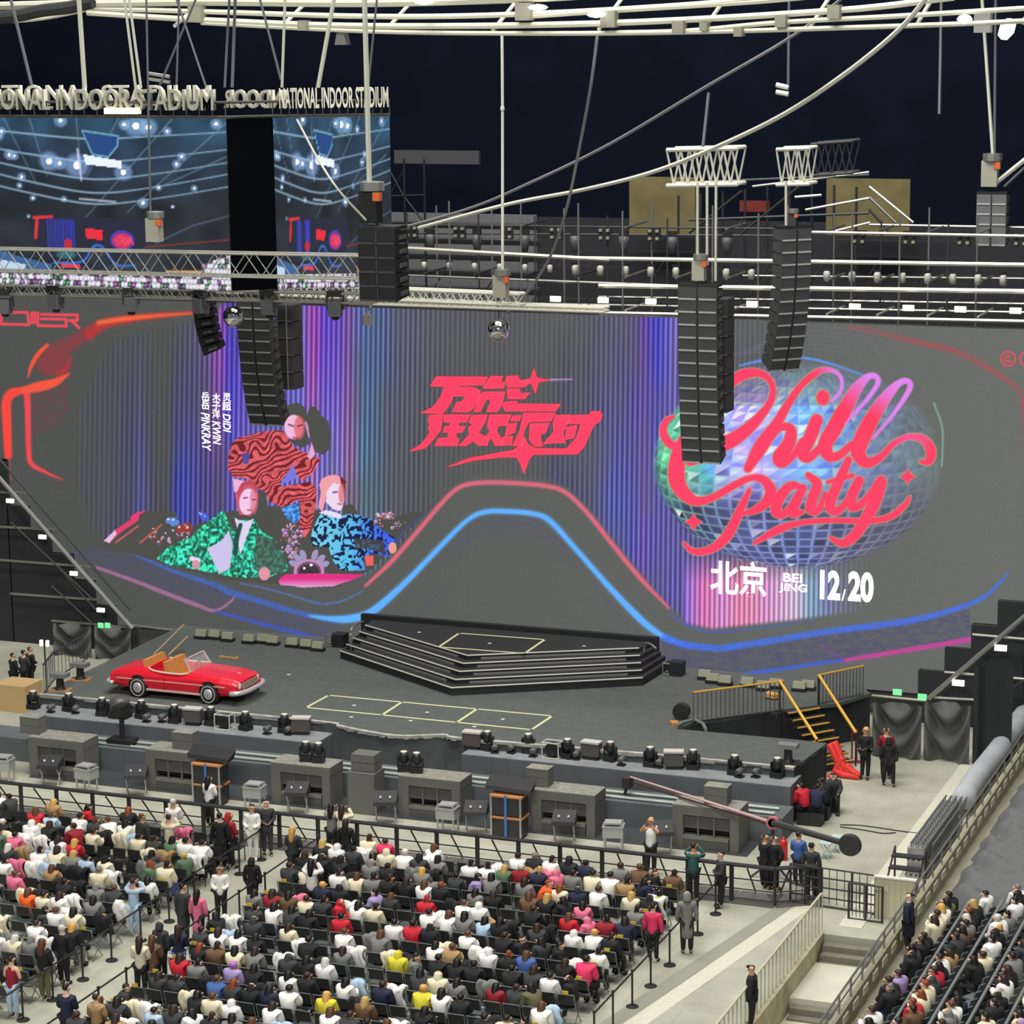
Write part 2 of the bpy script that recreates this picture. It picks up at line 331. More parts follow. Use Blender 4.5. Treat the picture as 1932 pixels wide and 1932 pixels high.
    redp = lambda fx, fy: np.where((np.sin((fx*.2+7*vnoise(fx*.05, fy*.06, 2)*1.7+fy*.42)*1.25) > -.25)[:,None], np.array([[216,92,98]], float)*(.85+.3*vnoise(fx*.2, fy*.2, 1))[:,None], np.array([[112,30,38]], float))
    A.poly(P4([(560,480),(700,440),(900,425),(960,500),(1010,590),(1130,650),(1230,700),(1285,690),(1200,850),(1090,930),(1030,850),(1012,760),(870,960),(900,980),(1180,930),(1240,1010),(1225,1200),(1180,1400),(1110,1500),(1060,1400),(1085,1220),(1070,1110),(900,1190),(760,1120),(740,1040),(650,990),(560,900),(420,895),(365,800),(370,680),(400,560),(470,500)]), None, fn=redp)
    A.poly(P4([(500,660),(580,640),(570,760),(505,750)]), (84,74,150)); A.poly(P4([(880,960),(1010,760),(1050,900)]), (120,120,220))
    A.poly(P4([(620,1000),(740,1040),(760,1180),(850,1220),(820,1480),(680,1440),(600,1250)]), dark)
    A.poly(P4([(1170,190),(1230,195),(1290,285),(1350,330),(1385,470),(1370,600),(1310,670),(1225,640),(1180,520),(1140,300)]), dark)
    A.poly(P4([(900,260),(930,200),(980,165),(1050,155),(1110,190),(1145,260),(1150,420),(1170,560),(1100,600),(1000,560),(915,420)]), dark)
    A.ell(*P4([(1012,395)])[0], 95/5.22, 125/5.22, (240,186,220), 1); A.ell(*P4([(1070,400)])[0], 45/5.22, 100/5.22, (225,100,110), .8, soft=.3)
    A.stroke(P4([(965,370,14),(1010,388,12)]), (60,24,50), .9); A.stroke(P4([(1055,385,12),(1095,375,12)]), (60,24,50), .9); A.stroke(P4([(1010,500,16),(1050,498,14)]), (190,40,60), .9)
    A.stroke(P4([(1130,350,20),(1165,490,14)]), (225,160,200), .9); A.poly(P4([(1190,550),(1225,660),(1180,715),(1150,690)]), (225,170,205))
    grn = lambda fx, fy: np.clip(np.array([[34,138,108]], float)*(.4+1.5*vnoise(fx*.3+3*vnoise(fx*.1,fy*.1,2), fy*.22, 7)**1.6)[:,None]*1.3, 36, 255)
    A.poly(P4([(-340,1690),(-200,1560),(0,1480),(120,1360),(220,1290),(320,1215),(430,1320),(620,1300),(700,1430),(830,1500),(930,1680),(960,1800),(780,1870),(480,1880),(300,1850),(0,1790),(-200,1760)]), None, .95, fn=grn)
    A.poly(P4([(400,1230),(440,1190),(470,1460),(400,1400),(330,1230)]), dark); A.poly(P4([(640,1450),(820,1500),(940,1700),(930,1800),(760,1870),(620,1800)]), dark, .7)
    A.poly(P4([(160,1590),(300,1520),(375,1410),(412,1560),(385,1790),(280,1840)]), (205,196,236)); A.poly(P4([(430,1290),(520,1330),(620,1300),(540,1500),(490,1650),(470,1560),(460,1400)]), (222,212,244))
    A.stroke(P4([(490,1360,40),(450,1500,50),(440,1640,40)]), (34,76,66), 1)
    A.poly(P4([(440,1080),(430,1010),(480,930),(580,920),(650,980),(665,1090),(640,1180),(590,1270),(480,1260),(455,1180)]), (205,90,110)); A.poly(P4([(410,900),(540,930),(470,1020),(430,1040)]), (235,180,215))
    A.ell(*P4([(560,1130)])[0], 85/5.22, 135/5.22, (242,202,232), 1, .12); A.ell(*P4([(620,1130)])[0], 35/5.22, 105/5.22, (225,110,140), .7, soft=.3)
    A.stroke(P4([(470,1050,34),(520,960,44),(600,950,40),(650,1010,30)]), (190,70,95), 1); A.stroke(P4([(520,1095,12),(555,1090,12)]), (90,30,60), .9); A.stroke(P4([(610,1112,12),(640,1108,10)]), (90,30,60), .9); A.stroke(P4([(560,1212,14),(600,1216,12)]), (160,40,70), .9); A.stroke(P4([(585,1110,5),(592,1170,8)]), (255,235,245), .8)
    A.stroke(P4([(10,1690,50),(80,1710,40)]), (230,220,240), 1); A.ell(*P4([(50,1750)])[0], 8, 9, (210,150,165)); A.ell(*P4([(725,1840)])[0], 11, 13, (225,150,165))
    A.poly(P4([(890,1200),(1000,1150),(1060,1150),(1080,1290),(1030,1350),(950,1300)]), None, fn=lambda fx, fy: np.array([[70,130,205]], float)*(.6+.9*vnoise(fx*.3, fy*.3, 1))[:,None])
    jewels(552,1020,22,34,60,pk+[(170,120,190)],2,5)
    # fair-haired singer
    blp = lambda fx, fy: np.where((vnoise(fx*.24+vnoise(fx*.1,fy*.1)*3, fy*.2, 11) > .47)[:,None], np.stack([np.interp(fx,[590,660,720,800],[120,90,60,70]), np.interp(fx,[590,660,720,800],[210,190,100,100]), np.full(len(fx), 235.)], 1), np.array([[24,28,70]], float))
    A.poly(P6([(560,560),(800,600),(900,540),(1000,590),(1150,640),(1300,780),(1440,860),(1480,900),(1400,1000),(1380,1100),(1200,1060),(1060,1100),(1090,1260),(800,1270),(700,1150),(640,980),(450,970),(425,880),(450,760),(520,620)]), None, fn=blp)
    A.poly(P6([(960,870),(1300,900),(1350,1080),(1150,1000),(960,1000)]), dark, .75); A.poly(P6([(820,480),(900,450),(960,480),(1000,580),(880,580),(800,600)]), dark)
    A.poly(P6([(530,560),(610,530),(740,560),(805,590),(790,640),(640,600)]), (226,222,244))
    A.poly(P6([(530,220),(560,150),(650,105),(760,110),(850,170),(858,230),(800,260),(740,200),(620,320),(600,420),(570,550),(520,500),(530,420),(550,320)]), (240,160,170)); A.poly(P6([(780,110),(860,180),(840,300),(800,250)]), (110,40,50))
    A.poly(P6([(620,300),(700,200),(790,220),(820,330),(835,400),(810,500),(780,540),(700,520),(610,430)]), (238,216,240)); A.ell(*P6([(800,330)])[0], 5, 17, (225,120,120), .8, soft=.3)
    A.stroke(P6([(700,315,20),(745,310,18)]), (90,40,90), .9); A.stroke(P6([(760,455,16),(800,465,12)]), (150,40,70), .9)
    A.ell(*P6([(1420,990)])[0], 8, 11, (240,160,140)); A.poly(P6([(1080,1090),(1190,1085),(1190,1200),(1100,1210)]), (235,100,90))
    A.stroke(P6([(1480,900,14),(1560,780,14),(1680,680,16),(1830,570,10)]), (60,90,190), .8, 2, fn=tex)
    jewels(725,970,18,7,16,[(160,60,60),(170,120,140),(200,190,220)],2,5); jewels(735,985,30,12,18,pk,2,4)
    for a in (-2.75,-2.35,-.75,-.35,-1.95,-1.2):
        A.ell(583+30*math.cos(a), 1075+30*math.sin(a), 11, 6, (170,160,205), .9, a)
    A.ell(583,1078,30,24,(200,140,190)); A.ell(583,1078,24,19,(110,80,110)); A.ell(583,1079,20,15,(60,50,60)); A.ell(574,1072,2.6,2.6,(250,240,255)); A.ell(587,1066,3,3,(250,240,255))
    A.poly(P6([(35,1400),(60,1350),(120,1315),(400,1300),(700,1305),(1080,1312),(900,1390),(700,1455),(350,1470),(60,1440)]), None, fn=lambda fx, fy: np.stack([np.full(len(fx), 226.), np.interp(fy,[1082,1090,1100,1108],[50,40,110,170]), np.interp(fy,[1082,1090,1100,1108],[130,130,180,215])], 1))
    # mirror ball
    cx, cy, rx, ry = 1505, 876, 276, 200
    idx = np.nonzero(((x-cx)/rx)**2+((y-cy)/ry)**2 < 1)[0]; u, v = (x[idx]-cx)/rx, (y[idx]-cy)/ry
    wz = np.sqrt(np.clip(1-u*u-v*v, 0, 1)); lat = np.arcsin(np.clip(v*.96-wz*.25, -1, 1)); lon = np.arctan2(u, wz*.97+v*.25)
    gu, gv = lon*8.2, lat*9.5; ci, cj = np.floor(gu), np.floor(gv); h1, h2, h3 = hnoise(ci,cj,1), hnoise(ci,cj,2), hnoise(ci,cj,3)
    hue = np.interp(u, [-1,-.8,-.45,-.1,.35,.7,1], [0,.15,.8,.6,.4,.1,0])
    colr = np.stack([np.interp(u+.25*(h1-.5),[-1,-.7,-.35,0,.4,1],[60,70,140,90,90,80]), np.interp(u+.3*(h2-.5),[-1,-.75,-.4,0,.4,.8,1],[120,150,110,140,120,110,110]), np.interp(u,[-1,-.75,-.4,.1,.5,1],[80,120,215,235,190,110])], 1)
    br = .35+.95*h3; fu, fv = gu-ci, gv-cj; edge = np.minimum(np.minimum(fu,1-fu), np.minimum(fv,1-fv)); bev = np.clip(edge*7, .25, 1)
    lit = np.clip(1.15-.8*np.clip(u-.15,0,1)*np.clip(.9-v,.2,1), .15, 1)*np.where(v < -.55, np.clip((v+1.05)*1.6, .15, 1)*np.clip(1.0-np.abs(u)*.6,0,1), 1)
    low = np.clip((v-.1)*3, 0, 1)[:,None]; tri = vnoise(u*9+h1*3, v*9+h2*3, 4); up_ = np.clip(colr*1.45*(.7+.6*tri)[:,None]*(.92+.16*(fu+fv < 1))[:,None], 0, 255); dn_ = np.array([[78,84,130]])*(.75+.4*h3)[:,None]*np.interp(u,[-1,-.7,-.4,1],[.8,.8,1,.95])[:,None]; colr = up_*(1-low)+dn_*low; colr += (255-colr)*(np.clip(h1*h2*2.6-.7, 0, 1)*np.clip(.9-u*1.3, .05, 1)*(fu+fv < 1))[:,None]*.85
    grid_ = np.clip(1.15-edge*6, 0, 1); gcol = np.stack([np.interp(u,[-1,-.75,-.4,0,.5,1],[110,130,170,150,180,120]), np.interp(u,[-1,-.75,-.4,0,1],[190,200,175,175,150]), np.interp(u,[-1,-.75,-.4,0,1],[150,180,240,250,150])], 1); colr += (gcol-colr)*(grid_*np.where(v > .1, .9, .35)*(.55+h1*.45))[:,None]
    ed = np.clip((1-(u*u+v*v))*9, 0, 1); A.mix(idx, np.clip(lit*ed*np.interp(u, [.1,.5,1], [.97,.6,.4]), 0, 1), colr)
    for k in range(6):
        A.stroke([(1340+20*k,676-2*k,2),(1480,660-9*k,2.5),(1600+14*k,668-7*k,2),(1700+14*k,730-10*k,1)], (120,110,150), .35, 1, fn=tex)
        A.stroke([(1380+40*k,600,2),(1375+52*k,640,2),(1372+62*k,700,2)], (128,122,136), .28, 1, fn=tex)
    A.stroke([(1395,690,3),(1440,680,5),(1500,674,5),(1560,684,4),(1640,712,2)], (96,150,240), .9, 1, 3); A.stroke([(1762,760,3),(1778,810,4),(1777,880,3)], (130,190,160), .7, 1)
    # lettering over the ball
    T2 = XF(1200, 640, 3.22); red, hot, vio = (252,62,100), (205,150,110), (226,132,238)
    S = [[(575,265,60),(650,215,62),(740,205,46),(805,240,36),(832,310,36),(805,400,42),(720,505,62),(620,590,80),(520,645,86),(420,700,80),(330,740,60)],
         [(230,468,12),(185,495,34),(165,560,44),(195,625,50),(250,660,44),(290,690,30)],[(285,570,14),(262,680,80),(245,790,98),(255,880,92),(310,955,72),(380,985,52),(480,955,42),(600,885,42),(700,842,36),(775,855,50),(818,920,66),(790,990,60),(720,1040,44),(640,1062,16)],
         [(690,915,24),(645,1010,46),(600,1110,56),(540,1210,58),(450,1278,46),(350,1290,36),(290,1240,16)],
         [(1190,375,10,1),(1240,320,12,1),(1250,250,14,1),(1215,200,16,.9),(1150,185,26,.5),(1085,210,38,0),(1000,285,38,0),(920,400,46,0),(850,520,62,0),(760,650,82,0),(680,785,50,0)],
         [(820,600,30),(880,535,40),(940,550,60),(925,640,78),(870,715,78),(890,750,60),(960,700,40),(1010,620,40)],[(1097,492,72),(1060,590,78),(1015,690,74),(1050,722,50),(1130,650,44)],
         [(1270,510,12,.8),(1400,370,16,1),(1468,270,22,1),(1458,228,26,1),(1410,228,32,1),(1340,300,62,.6),(1270,420,86,0),(1205,540,92,0),(1150,640,86,0),(1172,710,64,0),(1235,705,48,0),(1310,640,40,0)],
         [(1440,600,10,.8),(1560,460,14,1),(1658,310,24,1),(1655,258,26,1),(1600,265,32,1),(1520,350,62,.7),(1440,470,84,0),(1375,600,94,0),(1350,690,86,0),(1400,750,64,0),(1480,720,44,0),(1570,632,34,.1),(1660,592,34,.3),(1750,612,50,.2),(1792,680,60,0),(1778,742,44,0),(1730,745,20,0)],
         [(1010,900,30),(940,890,50),(870,965,66),(850,1045,62),(900,1062,44),(965,985,40),(1015,905,46),(965,1000,62),(955,1058,54),(1010,1050,26)],
         [(1045,825,34),(1100,880,58),(1075,960,62),(1062,1030,62),(1108,1038,40),(1150,940,26)],[(1290,735,44),(1230,870,58),(1190,960,62),(1182,1030,60),(1232,1040,44),(1290,970,34)],[(1165,868,24),(1315,828,28)],
         [(1355,860,56),(1312,950,62),(1312,1018,54),(1365,1005,44),(1430,930,38),(1490,860,62),(1450,985,74),(1392,1100,68),(1320,1200,60),(1250,1240,44),(1180,1205,20)],
         [(720,1238,20),(860,1160,46),(1000,1115,32),(1200,1100,30),(1400,1105,32),(1540,1080,38),(1630,1010,34),(1665,955,12)]]
    star = lambda a, b, r: T2([(a-r,b),(a-r*.35,b-r*.4),(a,b-r),(a+r*.35,b-r*.4),(a+r,b),(a+r*.35,b+r*.4),(a,b+r),(a-r*.35,b+r*.4)])
    for s_ in S: A.stroke(T2([(p[0],p[1],p[2]+13)+tuple(p[3:]) for p in s_]), hot, .75, 1, 0, vio)
    A.poly(star(1650,835,56), hot, .7); A.poly(star(350,1110,60), hot, .7)
    for s_ in S: A.stroke(T2(s_), red, 1, .9, 0, vio)
    A.ell(1200+1135/3.22, 640+355/3.22, 15, 17, hot, .8); A.ell(1200+1135/3.22, 640+355/3.22, 12.5, 14.5, red); A.poly(star(1650,835,48), red); A.poly(star(350,1110,52), red)
    # central characters
    T3 = XF(760, 680, 4.83)
    G = [[(250,232),(305,148),(775,150),(735,222),(500,230),(505,242),(640,245),(705,275),(705,330),(640,440),(600,468),(450,468),(490,380),(540,378),(572,325),(460,325),(430,400),(365,485),(165,477),(270,430),(340,340),(380,238)],
         [(735,240),(800,145),(912,145),(892,195),(932,200),(920,252),(735,256)],[(645,468),(725,288),(930,285),(908,400),(862,468),(760,468),(800,375),(785,350),(760,360),(705,468)],
         [(945,145),(1050,140),(1065,183),(1165,185),(1120,240),(960,245),(935,200)],[(948,260),(1060,258),(1075,298),(1158,295),(1110,350),(960,350)],[(925,380),(1035,370),(1045,396),(1437,400),(1390,462),(930,462),(912,420)],
         [(1195,75),(1222,158),(1330,180),(1235,200),(1208,303),(1175,215),(1060,195),(1100,182),(1165,165)],
         [(240,500),(362,490),(355,560),(342,640),(245,760),(205,800),(62,828),(160,770),(235,680),(250,640),(232,630),(245,570),(228,560)],
         [(375,495),(612,495),(580,562),(510,565),(505,602),(572,602),(540,655),(490,658),(485,708),(512,710),(500,777),(288,777),(330,708),(410,706),(418,656),(368,655),(380,600),(425,600),(430,566),(372,562)],
         [(625,500),(770,495),(745,570),(690,660),(765,700),(775,772),(690,775),(640,735),(575,777),(512,777),(605,680),(600,610),(640,585),(600,565)],
         [(790,495),(988,495),(945,592),(868,597),(855,640),(925,772),(838,777),(805,700),(760,772),(700,765),(790,650),(770,600)],
         [(1000,505),(1082,500),(1060,550),(985,552)],[(955,580),(1040,570),(1020,655),(930,692)],[(905,700),(1002,690),(990,772),(895,772)],
         [(1100,480),(1388,480),(1350,552),(1150,560),(1105,640),(1090,775),(1000,777),(1065,640)],[(1160,578),(1335,570),(1300,660),(1250,680),(1275,782),(1200,782),(1150,720)],
         [(1390,500),(1530,495),(1500,575),(1460,650),(1480,752),(1400,752),(1280,760),(1375,650),(1368,570)],[(1490,610),(1590,590),(1560,705),(1480,722)],
         [(1540,500),(1690,498),(1722,463),(1800,465),(1818,500),(1800,552),(1740,592),(1650,790),(1590,852),(1190,858),(1150,900),(1130,960),(1102,1032),(1075,950),(1040,882),(900,882),(650,910),(405,972),(600,892),(880,840),(1000,820),(1080,770),(1110,700),(1145,770),(1210,802),(1490,805),(1585,700),(1622,575),(1500,578)]]
    A.stroke(T3([(1230,183,26),(1400,175,14),(1545,172,12)]), (190,150,215), .9)
    for g in G: A.stroke([q+(3.6,) for q in T3(g+g[:1])], (150,40,52), .85, .8, sm=False)
    for g in G: A.poly(T3(g), (252,64,100))
    for g in G: A.stroke([q+(1.3,) for q in T3(g+g[:1])], (255,98,112), .8, .6, sm=False)

def paint_feed(A):                                                  # live wide shot of the hall, in a 430 x 320 picture
    x, y = A.x, A.y
    A.c[:] = np.stack([np.interp(y,[0,60,150,320],[.16,.13,.12,.2]), np.interp(y,[0,60,150,320],[.3,.2,.15,.2]), np.interp(y,[0,60,150,320],[.4,.28,.18,.23])], 1)
    A.c *= (.7+.6*vnoise(x/40, y/30, 2))[:,None]
    L = (160,195,220)
    for k, (o, b) in enumerate(((15,18),(42,28),(62,36),(80,40),(100,38))): A.stroke([(-60,o,2.5),(60,o+b*.6,3),(180,o+b,3),(300,o+b*.7,2),(440,o+5,2)], L, .8, 1)
    for a, b in (((10,0),(70,110)),((60,0),(90,95)),((150,0),(155,80)),((230,0),(165,95)),((330,0),(150,170)),((430,5),(240,150)),((425,60),(300,110))): A.stroke([(*a,2.5),(*b,1.5)], (110,140,155), .7, 1, sm=False)
    A.poly([(160,20),(228,28),(226,44),(208,62),(180,58),(168,38)], (30,70,130)); A.stroke([(160,20,3),(228,28,3),(226,44,3),(208,62,3),(178,58,3),(160,20,2)], (110,170,190), 1, .8, sm=False)
    for bx, by, r in ((95,70,9),(115,73,6),(148,76,11),(120,4,6),(262,12,10),(285,14,8),(240,10,5),(320,20,4),(235,86,8),(18,60,5),(28,62,4),(40,96,4),(60,130,3),(120,131,3),(270,135,5),(345,60,4),(335,72,4),(366,110,3),(300,110,3),(410,8,5),(5,22,4),(0,30,4),(50,160,2),(325,140,2),(35,110,3)):
        A.ell(bx, by, r*1.6, r*1.3, (150,190,240), .6, soft=.6); A.ell(bx, by, r*.7, r*.6, (255,255,255), 1)
    A.poly([(160,58),(232,68),(232,80),(165,74)], (235,245,255)); A.stroke([(150,50,4),(155,100,3)], (210,210,250), .9); A.stroke([(150,130,3),(218,134,3)], (190,200,220), .9)
    A.poly([(58,158),(270,160),(282,185),(262,215),(180,245),(90,235),(62,215)], (34,38,58))
    for k in range(11): A.stroke([(86+5*k,165,2.4),(86+5*k,215,2.4)], (60,66,190+5*k), .9, 1)
    A.stroke([(60,162,5),(95,160,5)], (225,50,60)); A.stroke([(66,165,6),(62,195,6)], (225,50,60)); A.poly([(158,178),(192,180),(190,196),(160,195)], (235,40,60)); A.ell(228,196,24,17,(70,60,170)); A.ell(228,197,19,13,(225,40,80),.9)
    for k in range(12): A.stroke([(212+rx_*3,188+(rx_*7)%17,3),(216+rx_*3,192+(rx_*5)%15,3)], (240,80,110), .9) if (rx_:=k) else None
    A.ell(124,205,8,10,(190,40,50)); A.ell(120,222,20,7,(40,110,120),.9); A.stroke([(95,236,4),(150,232,4),(172,208,4),(190,208,4),(215,236,4),(250,236,3)], (50,110,210), 1, 1)
    A.poly([(160,235),(172,214),(190,214),(205,238)], (40,52,62)); A.poly([(110,236),(145,238),(145,244),(108,242)], (230,60,90))
    A.poly([(-60,200),(20,225),(90,238),(90,250),(-60,250)], (60,100,150)); A.poly([(-60,225),(40,240),(40,250),(-60,250)], (190,215,235)); A.stroke([(310,246,6),(430,244,6)], (225,170,110)); A.stroke([(290,200,3),(360,170,3),(440,150,3)], (90,110,140), .6, 1, sm=False); A.stroke([(270,206,2),(440,190,2)], (190,50,50), .7, 1)
    idx = np.nonzero(((y > 250) | ((x > 375) & (y > 215+(430-x)*.3))))[0]; cx_, cy_ = x[idx]/7+np.floor(y[idx]/8.5)*.5+vnoise(x[idx]/9,y[idx]/9,5), y[idx]/8.5; ci, cj = np.floor(cx_), np.floor(cy_)
    h, g = hnoise(ci, cj, 1), hnoise(ci, cj, 2); d = ((cx_-ci-.5)**2+(cy_-cj-.5)**2)**.5
    col = np.stack([110+130*h, 105+125*hnoise(ci,cj,4), 135+115*h], 1)*np.clip(1.25-1.9*d, .12, 1)[:,None]; col[g > .45] = np.array([238,234,246])*np.clip(1.5-1.5*d[g > .45], .15, 1)[:,None]; A.mix(idx, np.ones(len(idx)), col)

def led_mesh(name, material, origin, ud, vd, W, H, step, artmap, painter, base, keep=None, parent=None):
    nu, nv = int(W/step), int(H/step); gu, gv = np.meshgrid(np.linspace(0, W, nu+1), np.linspace(0, H, nv+1))
    pos = np.array(origin)[None] + gu.ravel()[:,None]*np.array(ud)[None] + gv.ravel()[:,None]*np.array(vd)[None]
    AX, AY = artmap(pos, gu.ravel(), gv.ravel()); A = Art(AX, AY, base); painter(A)
    a = (np.arange(nv)[:,None]*(nu+1)+np.arange(nu)[None]).ravel(); F = np.stack([a, a+1, a+nu+2, a+nu+1], 1)
    if keep is not None:
        cu, cv = gu.ravel()[a]+step/2, gv.ravel()[a]+step/2; F = F[keep(cu, cv)]
    o0 = Vector((0,0,0)) if parent is None else ORG[parent.name]
    me = bpy.data.meshes.new(name); me.vertices.add(len(pos)); me.vertices.foreach_set('co', (pos-np.array(o0)).astype(np.float32).ravel())
    me.loops.add(len(F)*4); me.polygons.add(len(F)); me.loops.foreach_set('vertex_index', F.astype(np.int32).ravel())
    me.polygons.foreach_set('loop_start', np.arange(0, len(F)*4, 4, dtype=np.int32)); me.update()
    c = np.clip(A.c, 0, 1); lin = np.where(c <= .04045, c/12.92, ((c+.055)/1.055)**2.4); at_ = me.color_attributes.new('picture', 'FLOAT_COLOR', 'POINT')
    at_.data.foreach_set('color', np.concatenate([lin, np.ones((len(lin),1))], 1).astype(np.float32).ravel())
    me.materials.append(material); o = bpy.data.objects.new(name, me); sc.collection.objects.link(o)
    if parent is not None: o.parent = parent
    ORG[o.name] = o0
    return o
def led_material(name, strength=1.0):
    m = bpy.data.materials.new(name); m.use_nodes = True; nt = m.node_tree; b = nt.nodes['Principled BSDF']
    a = nt.nodes.new('ShaderNodeAttribute'); a.attribute_name = 'picture'; nt.links.new(a.outputs['Color'], b.inputs['Emission Color'])
    b.inputs['Emission Strength'].default_value = strength; b.inputs['Base Color'].default_value = (.012,.012,.012,1); b.inputs['Roughness'].default_value = .7
    b.inputs['Specular IOR Level'].default_value = .1
    return m
# ------------------------------------------------------------------ setting
Z = 1.6                                                             # stage deck
SY = 88.0                                                           # plane of the LED wall
def rawmat(name, build):
    m = bpy.data.materials.new(name); m.use_nodes = True; build(m.node_tree, m.node_tree.nodes['Principled BSDF']); return m
def conc(nt, b):
    tc = nt.nodes.new('ShaderNodeTexCoord'); n = nt.nodes.new('ShaderNodeTexNoise'); n.inputs['Scale'].default_value = .45; n.inputs['Detail'].default_value = 9; n.inputs['Roughness'].default_value = .65
    r = nt.nodes.new('ShaderNodeValToRGB'); r.color_ramp.elements[0].position = .35; r.color_ramp.elements[1].position = .66
    r.color_ramp.elements[0].color = (*srgb(158,158,142),1); r.color_ramp.elements[1].color = (*srgb(184,184,166),1)
    nt.links.new(tc.outputs['Object'], n.inputs['Vector']); nt.links.new(n.outputs['Fac'], r.inputs['Fac'])
    br = nt.nodes.new('ShaderNodeTexBrick'); br.inputs['Scale'].default_value = .16; br.inputs['Mortar Size'].default_value = .003; br.inputs['Color1'].default_value = (1,1,1,1); br.inputs['Color2'].default_value = (.97,.97,.97,1); br.inputs['Mortar'].default_value = (.86,.86,.84,1)
    nt.links.new(tc.outputs['Object'], br.inputs['Vector']); mx = nt.nodes.new('ShaderNodeMix'); mx.data_type = 'RGBA'; mx.blend_type = 'MULTIPLY'; mx.inputs[0].default_value = 1
    nt.links.new(r.outputs['Color'], mx.inputs[6]); nt.links.new(br.outputs['Color'], mx.inputs[7]); nt.links.new(mx.outputs[2], b.inputs['Base Color']); b.inputs['Roughness'].default_value = .75
floor_m = rawmat('worn pale concrete', conc)
deckm = mat('stage carpet', srgb(86,91,87), .95, noise=.12, nscale=3)
navy = mat('dark blue wall', srgb(24,29,44), 1, noise=.2, nscale=.3, spec=.05)
def struct(name, mb, m): return mb.build(name, m, kind='structure')
struct('floor', MB().prism([(-95,20),(-16.8,20),(-16.8,65.9),(-14.7,65.9),(-14.7,110),(-95,110)], -.6, 0), floor_m)
struct('floor_pit', MB().prism([(-16.8,20),(-14.7,20),(-14.7,62.3),(-16.8,62.3)], -1.6, -.9).prism([(-16.8,62.3),(-14.7,62.3),(-14.7,65.0),(-16.8,65.0)], -1.6, -.5), pale)
struct('trim_1', MB().prism([(-16.55,66.6),(-15.9,66.6),(-15.9,88),(-16.55,88)], 0, .02), mat('pale kerb', srgb(205,203,184), .8, noise=.06))
struct('trim_2', MB().prism([(-20.6,57),(-20.1,57),(-18.0,68.6),(-18.4,68.6)], 0, .008), mat('grey drain', srgb(146,146,132), .8))
struct('floor_dark_strip', MB().prism([(-45.5,71.5),(-20.6,71.5),(-20.6,73.1),(-45.5,73.1)], 0, .012), mat('dark grey sheet', srgb(56,60,63), .9, noise=.12, nscale=1.2))  # thin dark grey sheet between the platform and the subwoofers
struct('trim_3', MB().prism([(-20.05,57),(-19.5,57),(-17.5,68.6),(-17.95,68.6)], 0, .008), mat('pale kerb', None))
struct('wall_pit', MB().prism([(-17.0,20),(-16.77,20),(-16.77,65.9),(-17.0,65.9)], -1.6, .06), mat('block wall', srgb(186,178,152), .85, noise=.2, nscale=3))
for i, (y0, n_, zt) in enumerate(((65.0,3,0),(62.3,2,-.5))):
    mb = MB()
    for k in range(n_):
        zz = zt-.17*(k+1)+.0; mb.box(-15.75, y0+.75-.3*k-.15 if i == 0 else y0-.3*k-.15, zz-.5, 1.9, .3, .5)
    t = thing('concrete_steps', ['concrete steps dropping from the gate landing in the aisle pit','lower concrete steps in the aisle pit beside the crowd'][i], 'steps', (-15.75, y0, zt)); mb.build('tread', mat('stair concrete', srgb(118,116,102), .9, noise=.1), t)
struct('wall_back', MB().box(-40, 124, -1, 200, 1, 70), navy)
struct('wall_left', MB().box(-98, 70, -1, 1, 110, 60), navy)
struct('ceiling', MB().box(-40, 60, 66, 200, 135, .5), mat('dark ceiling', srgb(26,28,34), .9))
# far upper terraces
mb = MB()
for k in range(9): mb.prism([(-100,104+k*1.1),(20,104+k*1.1),(20,124),(-100,124)], 6+k*.75-.8, 6+k*.75)
struct('floor_terrace', mb, mat('terrace', srgb(42,43,48), .9)) if False else None
mb = MB()
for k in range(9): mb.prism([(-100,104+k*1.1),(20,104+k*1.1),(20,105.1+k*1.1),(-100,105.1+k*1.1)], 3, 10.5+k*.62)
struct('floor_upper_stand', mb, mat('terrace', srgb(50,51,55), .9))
seatm = mat('grey plastic seat', srgb(120,120,124), .6)
sd = MB(); sd.box(0,0,.38,.44,.42,.06).box(0,.2,.44,.44,.05,.42)
seat0 = sd.build('stadium_seat', seatm); tag(seat0, 'grey tip-up seat among the empty seats of the far upper stand', 'seat', 'empty seats on the far upper stand')
for k in range(8):
    for j in range(17):
        p = at(742+j*16.5, 420-k*16, y=104.5+k*1.1)
        place(seat0, (p.x, 104.5+k*1.1, 10.5+k*.62), math.pi)
for a, b in (((745,283),(905,310)),):
    p0, p1 = at(*a, y=113.2), at(*b, y=113.2); struct('trim_4', MB().box((p0.x+p1.x)/2, 113.2, p1.z, p1.x-p0.x, .2, p0.z-p1.z), mat('grey fascia', srgb(84,84,88), .8))
ban = mat('faded yellow banner', srgb(120,108,70), .8, noise=.2, nscale=1)
for a, b, l in (((1188,333),(1312,445),'faded yellow wall panel left of the hanging trusses'),((1560,336),(1716,446),'faded yellow wall panel behind the dark scaffold tower')):
    p0, p1 = at(*a, y=108), at(*b, y=108)
    tag(MB().box((p0.x+p1.x)/2, 108, p1.z, p1.x-p0.x, .12, p0.z-p1.z).build('wall_panel', ban), l, 'panel')
p0, p1 = at(1396,378,y=106), at(1452,400,y=106); tag(MB().box((p0.x+p1.x)/2, 106, p1.z, p1.x-p0.x, .1, p0.z-p1.z).build('banner', mat('red banner', srgb(120,40,34), .8)), 'small dark red banner behind the scaffold', 'banner')
